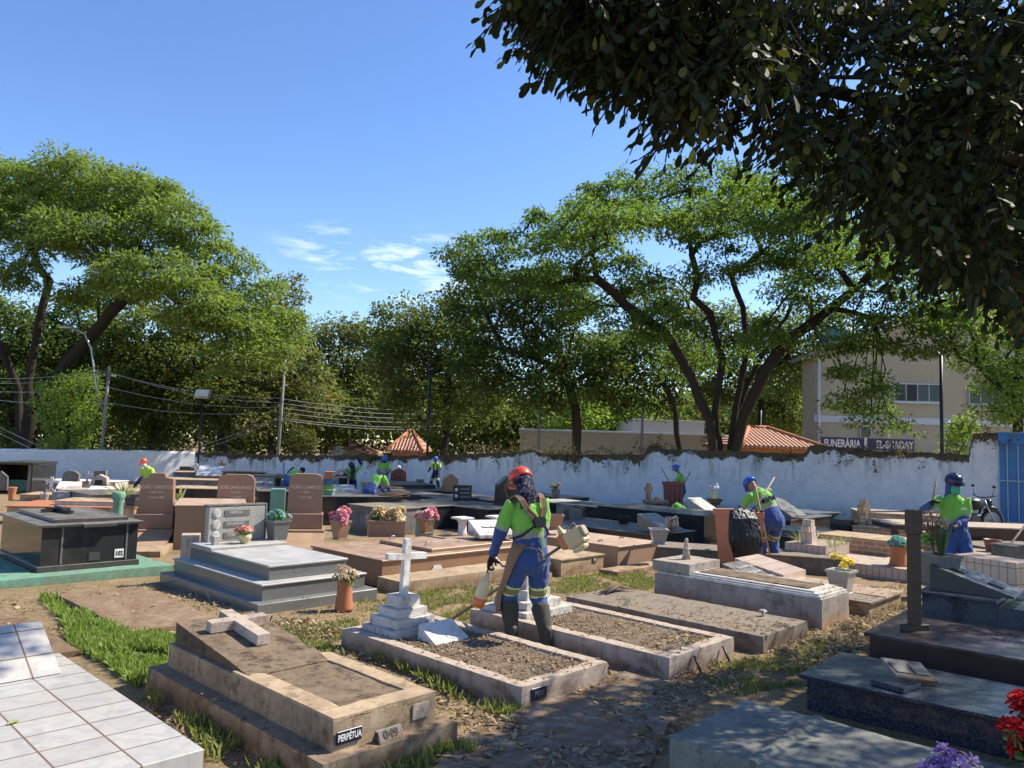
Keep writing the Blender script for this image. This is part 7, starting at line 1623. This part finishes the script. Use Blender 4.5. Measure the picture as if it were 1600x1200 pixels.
# ================================================================== near tree overhead
NL = not __import__("os").environ.get("NOLEAF")
if NL:
    rs = np.random.default_rng(77)
    TW = []   # twig base, direction, length
    def add_twig(p, d, L, n): TW.append((Vector(p), Vector(d).normalized(), L, n+2))
    # the part of the crown outside the frame, over the shaded graves
    poly = [(-.75, 4.3), (.15, 5.35), (.85, 6.15), (2.1, 6.9), (3.2, 8.0), (4.6, 9.3), (6.2, 10.9), (9.5, 12.3), (13, 9), (12, 2), (6, -2), (0, .2), (-.6, 1.8)]
    def inp(x, y):
        c_ = False; j = len(poly)-1
        for i in range(len(poly)):
            (xi, yi), (xj, yj) = poly[i], poly[j]
            if (yi > y) != (yj > y) and x < (xj-xi)*(y-yi)/(yj-yi)+xi: c_ = not c_
            j = i
        return c_
    def shade_ok(c):
        t = (c.z-.3)/SDIR.z; g_ = c-SDIR*t
        if inp(g_.x, g_.y): return True
        if g_.x > -3.6: return g_.y < 2.95+(.8 if g_.x > -1.0 else 0)
        q = CM.transposed() @ (g_-Vector((0, 0, CAMZ)))
        if q.z > -.2: return True
        px, py = 800+F*q.x/-q.z, 600-F*q.y/-q.z
        return px < -30 or py > 1235
    # limbs that droop into the view: (picture row/column of the tip, distance)
    outline = [(a_, b_, c_-1.0) for a_, b_, c_ in [(752, 38, 4.2), (775, 20, 4.3), (800, 62, 4.3), (838, 106, 4.4), (872, 60, 4.4), (890, 118, 4.4), (830, 20, 4.5), (860, 100, 4.3), (945, 150, 4.3), (960, 105, 4.5), (915, 80, 4.5), (1005, 232, 4.4), (1035, 215, 4.5), (1020, 180, 4.6), (1090, 235, 4.6), (1115, 228, 4.6), (1060, 190, 4.6), (1085, 130, 4.6), (1130, 190, 4.8), (1185, 182, 5.0), (1150, 165, 4.8), (1200, 200, 5.2), (1215, 215, 5.3),
               (900, 30, 4.6), (950, 60, 4.7), (990, 110, 4.7), (1030, 150, 4.7), (1000, 90, 4.8), (1045, 100, 4.7), (1075, 160, 4.8)]]
    for px, py, D in outline:
        for q in range(2):
            tip = AT(px+rs.normal(0, 6), py+rs.normal(0, 6), D+rs.normal(0, .12)); d = Vector((-.62+rs.normal(0, .15), rs.normal(0, .25), -.50+rs.normal(0, .18))).normalized(); L = rs.uniform(.32, .5); add_twig(tip-d*L*.9, d, L, 10)
    # leafy interior: columns of picture ground between the outline and the frame edge
    lim = [(840, 25), (890, 75), (950, 105), (1010, 130), (1050, 190), (1110, 215), (1140, 150), (1190, 160), (1230, 260), (1300, 310), (1360, 340), (1420, 370), (1500, 410), (1560, 460), (1680, 490)]
    lx = [a for a, _ in lim]; ly = [b for _, b in lim]
    n_in = 0
    while n_in < 3300:
        px = rs.uniform(840, 1700); hi = np.interp(px, lx, ly); py = rs.uniform(-90, hi); 
        D = rs.uniform(3.0, 7.0) if px < 1200 else rs.uniform(3.3, 11.0)
        if mnoise.noise(Vector((px*.011, py*.011, D*.6)))+.35*mnoise.noise(Vector((px*.04, py*.04, D))) < -.10: continue
        py = min(py, hi-F*.30/D)
        c = AT(px, py, D)
        if not shade_ok(c): continue
        d = Vector((rs.normal(-.25, .45), rs.normal(0, .4), -.6+rs.normal(0, .35))); add_twig(c-d.normalized()*.2, d, rs.uniform(.35, .6), 11); n_in += 1
    # fringe of the crown farther right, behind
    q = 0
    while q < 420:
        px = rs.uniform(1140, 1700); base = np.interp(px, [1140, 1200, 1300, 1400, 1500, 1600, 1700], [250, 280, 320, 360, 410, 480, 520]); py = base-abs(rs.normal(0, 55))+8; D = rs.uniform(4.5, 14); py -= F*.28/D
        c = AT(px, py, D)
        if not shade_ok(c): continue
        q += 1; d = Vector((rs.normal(-.2, .5), rs.normal(0, .4), -.5+rs.normal(0, .35))); add_twig(c, d, rs.uniform(.4, .7), 11)
    cnt = 0
    while cnt < 7500:
        x, y = rs.uniform(-1.3, 13), rs.uniform(-2, 12.5)
        x += rs.normal(0, .18); y += rs.normal(0, .12)
        if not inp(x, y): continue
        if mnoise.noise(Vector((x*1.1, y*1.1, 0)))+.3*mnoise.noise(Vector((x*3, y*3, 3))) < -.46: continue
        h = rs.uniform(4.4, 8.2); t = h/SDIR.z; c = Vector((x, y, 0))+SDIR*t
        # keep the open sky of the view free: only where the near crown already hangs, or outside the frame
        q = CM.transposed() @ (c-Vector((0, 0, CAMZ)))
        if q.z < 0:
            px = 800+F*q.x/-q.z; py = 600-F*q.y/-q.z
            if -60 < px < 1660 and py > -60 and (px < 840 or py > np.interp(px, lx, ly)-10): cnt += .2; continue
        d = Vector((rs.normal(0, .5), rs.normal(0, .5), -.4+rs.normal(0, .35))); add_twig(c, d, rs.uniform(.4, .65), 9); cnt += 1
    nt_ = len(TW)
    root = Vector((9.5, 3.5, -.2)); TR = empty('tree', root, 0, 'near broad leaved tree whose dark branches hang into the top right', 'tree')
    # limbs reaching the twigs
    ctr = np.array([tuple(a[0]) for a in TW]); sel = rs.permutation(nt_)[:620]
    sel = np.concatenate([np.arange(0, 60), sel]); tg = ctr[sel]
    pos, par, wt, tn = grow([[tuple(root), (9.2, 3.8, 2.2), (8.8, 4.2, 4.2)], [tuple(root), (9.0, 3.2, 2.5), (7.0, 2.6, 5.4)], [tuple(root), (9.6, 4.2, 3), (9.6, 7, 5.5)]], tg, .4, .05, .35, 4, .0)
    branch_mesh('trunk', pos-np.array(root), par, wt, .0032, .24, 'barkdark', TR, .50)
    P = []; D_ = []; N2 = []; LL = []; SV = []; SF = []
    for (p, d, L, n) in TW:
        s_ = d.cross(Vector((0, 0, 1))); s_ = s_.normalized() if s_.length > .1 else Vector((1, 0, 0)); u = s_.cross(d); g0 = len(SV)
        droop = rs.uniform(.05, .25)
        pts = [p+d*L*t-Vector((0, 0, droop*L*t*t)) for t in (0, .35, .7, 1)]
        for q in pts:
            for a in range(3): SV.append(q+(s_*math.cos(a*2.094)+u*math.sin(a*2.094))*.0035)
        for i in range(3):
            for a in range(3): SF.append((g0+i*3+a, g0+i*3+(a+1) % 3, g0+i*3+3+(a+1) % 3, g0+i*3+3+a))
        for i in range(n):
            t = .12+.88*i/(n-1); q = p+d*L*t-Vector((0, 0, droop*L*t*t)); sgn = -1 if i % 2 else 1
            dd = d*(.55+.5*(i == n-1))+s_*sgn*.8*(i < n-1)+u*rs.normal(0, .35)-Vector((0, 0, .35+rs.random()*.35))
            P.append(tuple(q)); D_.append(tuple(dd)); nn = u+s_*rs.normal(0, .5)+d*rs.normal(0, .4); N2.append(tuple(nn)); LL.append(rs.uniform(.055, .105)*(.8 if (p.y < 4 and p.x < 2.2) else 1))
    LL = np.array(LL); R0 = np.array(root)
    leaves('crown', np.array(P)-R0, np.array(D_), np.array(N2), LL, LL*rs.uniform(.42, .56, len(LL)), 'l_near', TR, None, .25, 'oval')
    npmesh('twigs', np.array([tuple(v) for v in SV])-R0, np.array(SF), 'barkdark', TR)
    print('near leaves', len(P))

# ================================================================== ground cover
def sample_poly(pl, n, seed):
    rs = np.random.default_rng(seed); xs_ = [a for a, _ in pl]; ys_ = [b for _, b in pl]; out = []
    W_ = [G(*q) for q in pl]; X0, X1 = min(w_.x for w_ in W_), max(w_.x for w_ in W_); Y0, Y1 = min(w_.y for w_ in W_), max(w_.y for w_ in W_); P2 = [(w_.x, w_.y) for w_ in W_]
    while len(out) < n:
        x, y = rs.uniform(X0, X1), rs.uniform(Y0, Y1); c_ = False; j = len(P2)-1
        for i in range(len(P2)):
            (xi, yi), (xj, yj) = P2[i], P2[j]
            if (yi > y) != (yj > y) and x < (xj-xi)*(y-yi)/(yj-yi)+xi: c_ = not c_
            j = i
        if c_: out.append((x, y))
    return out
def grass(name, pls, mat, hmin, hmax, wd=.006, seed=1, lean=.35, clump=True):
    rs = np.random.default_rng(seed); P = []
    for pl, n in pls:
        for (x, y) in sample_poly(pl, n, seed+len(P)):
            if clump and mnoise.noise(Vector((x*2.3, y*2.3, seed)))+.5*mnoise.noise(Vector((x*7, y*7, seed))) < -.22: continue
            if top_at(x, y) is not None: continue
            P.append((x, y, gz(x, y)+hummock(x, y)-.015))
    n = len(P); d = unit(np.c_[rs.normal(0, lean, (n, 2)), np.ones(n)]); o = leaves(name, np.array(P), d, rdir(n), rs.uniform(hmin, hmax, n), wd, mat, None, None, .35, 'blade'); tagp(o, kind='stuff'); return o
grass('grass', [([(95, 962), (150, 955), (215, 990), (285, 1000), (290, 1045), (235, 1060), (215, 1078), (160, 1035), (110, 1010)], 15000), ([(60, 935), (90, 935), (110, 962), (92, 965)], 700), ([(8, 1005), (60, 1000), (95, 1018), (60, 1025)], 900)], 'grass', .035, .11, .0065, 3)
grass('grass', [([(560, 925), (770, 915), (770, 965), (700, 985), (640, 968), (560, 960)], 9000), ([(850, 905), (1020, 885), (1022, 920), (900, 925), (850, 930)], 8000), ([(430, 985), (560, 965), (560, 1010), (500, 1040), (440, 1000)], 3500),
                ([(1080, 1050), (1160, 1030), (1240, 1020), (1300, 990), (1270, 1060), (1150, 1090)], 3500), ([(330, 985), (380, 965), (400, 968), (350, 998)], 900), ([(990, 860), (1030, 855), (1030, 880), (985, 885)], 800)], 'grassdry', .02, .06, .007, 5)
grass('grass', [([(0, 900), (700, 890), (1000, 860), (1300, 985), (1240, 1050), (1050, 1090), (830, 1120), (500, 1020), (250, 1060), (0, 1000)], 6000)], 'grassdry', .012, .04, .006, 15)
grass('grass', [([(215, 1085), (330, 1120), (520, 1195), (560, 1215), (420, 1215), (330, 1190), (300, 1150)], 1500), ([(640, 1175), (740, 1170), (760, 1205), (600, 1215)], 900), ([(540, 1010), (560, 1020), (820, 1110), (790, 1125), (700, 1085)], 700)], 'grassdry', .03, .12, .007, 8)
# dead leaves on the ground and on the graves
rs = np.random.default_rng(5); P = []; 
def scat(pl, n, seed):
    for (x, y) in sample_poly(pl, n, seed):
        if mnoise.noise(Vector((x*1.6, y*1.6, seed)))+.6*mnoise.noise(Vector((x*5, y*5, seed))) < -.12: continue
        t = top_at(x, y); z = (gz(x, y)+hummock(x, y)) if t is None else t
        if t is not None and rs.random() < .8: continue
        P.append((x, y, z+.008))
scat([(640, 1210), (700, 1150), (860, 1085), (960, 1040), (1080, 1010), (1240, 990), (1420, 930), (1430, 985), (1260, 1060), (1100, 1090), (1040, 1160), (1040, 1210)], 9000, 1)
scat([(200, 1090), (330, 1120), (520, 1200), (420, 1210), (330, 1180)], 900, 2); scat([(530, 1000), (830, 1110), (760, 1150), (700, 1110), (520, 1030)], 1400, 3)
scat([(430, 970), (550, 960), (560, 985), (480, 1005)], 2600, 4); scat([(300, 930), (600, 920), (900, 900), (1030, 880), (1300, 1000), (900, 1100), (500, 1100), (100, 1000)], 4500, 5)
scat([(1250, 985), (1330, 930), (1430, 900), (1430, 960), (1330, 1000)], 2500, 6); scat([(0, 930), (250, 905), (400, 960), (260, 1000), (0, 1010)], 1800, 7)
n = len(P); nn = unit(np.array([0, 0, 1.])+rs.normal(0, .38, (n, 3))); L = rs.uniform(.018, .075, n)**1.0; L *= np.where(rs.random(n) < .75, .6, 1.1)
o = leaves('leaf_litter', np.array(P), np.cross(nn, rdir(n)), nn, L, L*rs.uniform(.35, .6, n), 'litterdark', None, None, .25, 'oval'); tagp(o, kind='stuff')
# debris on grave tops
P = []
for fr, L_, W_, z, n, in ((f3, L3, W3, .145, 900), (f4, L4, W4, .16, 700), (f5, 3.6, .8, .14, 650)):
    for _ in range(n):
        u, v = rs.random(), rs.random()**1.6; x, y = .05+(W_-.1)*u, .05+(L_-.6)*v
        if mnoise.noise(Vector((x*3, y*3, z))) < -.15: continue
        p = fr.at(x, y, z+.006); P.append(tuple(p))
n = len(P); nn = unit(np.array([0, 0, 1.])+rs.normal(0, .3, (n, 3))); L = rs.uniform(.01, .045, n)
o = leaves('leaf_debris', np.array(P), np.cross(nn, rdir(n)), nn, L, L*rs.uniform(.4, .7, n), 'litter', None, None, .3, 'oval'); tagp(o, kind='stuff')
# pebbles and crumbs of soil
P = []
for pl, n in (([(560, 1000), (830, 1105), (1040, 1060), (1300, 985), (1420, 930), (1430, 980), (1240, 1060), (1060, 1100), (800, 1200), (560, 1210)], 5200), ([(1290, 985), (1400, 930), (1425, 935), (1330, 985)], 900), ([(250, 900), (1030, 880), (1100, 960), (400, 1000)], 5000), ([(200, 1090), (330, 1120), (520, 1200), (420, 1210), (330, 1180)], 900)):
    for (x, y) in sample_poly(pl, n, n):
        if top_at(x, y) is None: P.append((x, y, gz(x, y)+hummock(x, y)))
for fr, L_, W_, z, n in ((f3, L3, W3, .138, 3600), (f4, L4, W4, .153, 3000)):
    for _ in range(n): P.append(tuple(fr.at(.13+(W_-.26)*rs.random(), .13+(L_-.7)*rs.random(), z-.002)))
P = np.array(P); n = len(P); r = rs.uniform(.003, .010, n)*np.where(rs.random(n) < .04, 2.2, 1)
oc = np.array([(1, 0, 0), (0, 1, 0), (-1, 0, 0), (0, -1, 0), (0, 0, .7), (0, 0, -.5)]); q = oc[None]*r[:, None, None]*rs.uniform(.6, 1.3, (n, 6, 1)); a = rs.random(n)*6.28; ca, sa = np.cos(a)[:, None], np.sin(a)[:, None]
q = np.stack([q[..., 0]*ca-q[..., 1]*sa, q[..., 0]*sa+q[..., 1]*ca, q[..., 2]], -1); V = (P[:, None]+q).reshape(-1, 3)
tri = np.array([(0, 1, 4), (1, 2, 4), (2, 3, 4), (3, 0, 4), (1, 0, 5), (2, 1, 5), (3, 2, 5), (0, 3, 5)]); Fc = (np.arange(n)[:, None, None]*6+tri).reshape(-1, 3)
m, nt, bs = newmat('crumbs'); setp(bs, .95, .1); at = nt.nodes.new('ShaderNodeAttribute'); at.attribute_name = 'rnd'; nt.links.new(mix(nt, at.outputs['Fac'], (.13, .085, .05), (.42, .34, .26)), bs.inputs[0]); M['crumbs'] = m
o = npmesh('gravel', V, Fc, 'crumbs', None, np.repeat(rs.random(n), 8)); tagp(o, kind='stuff')

bpy.data.scenes.remove(WK)
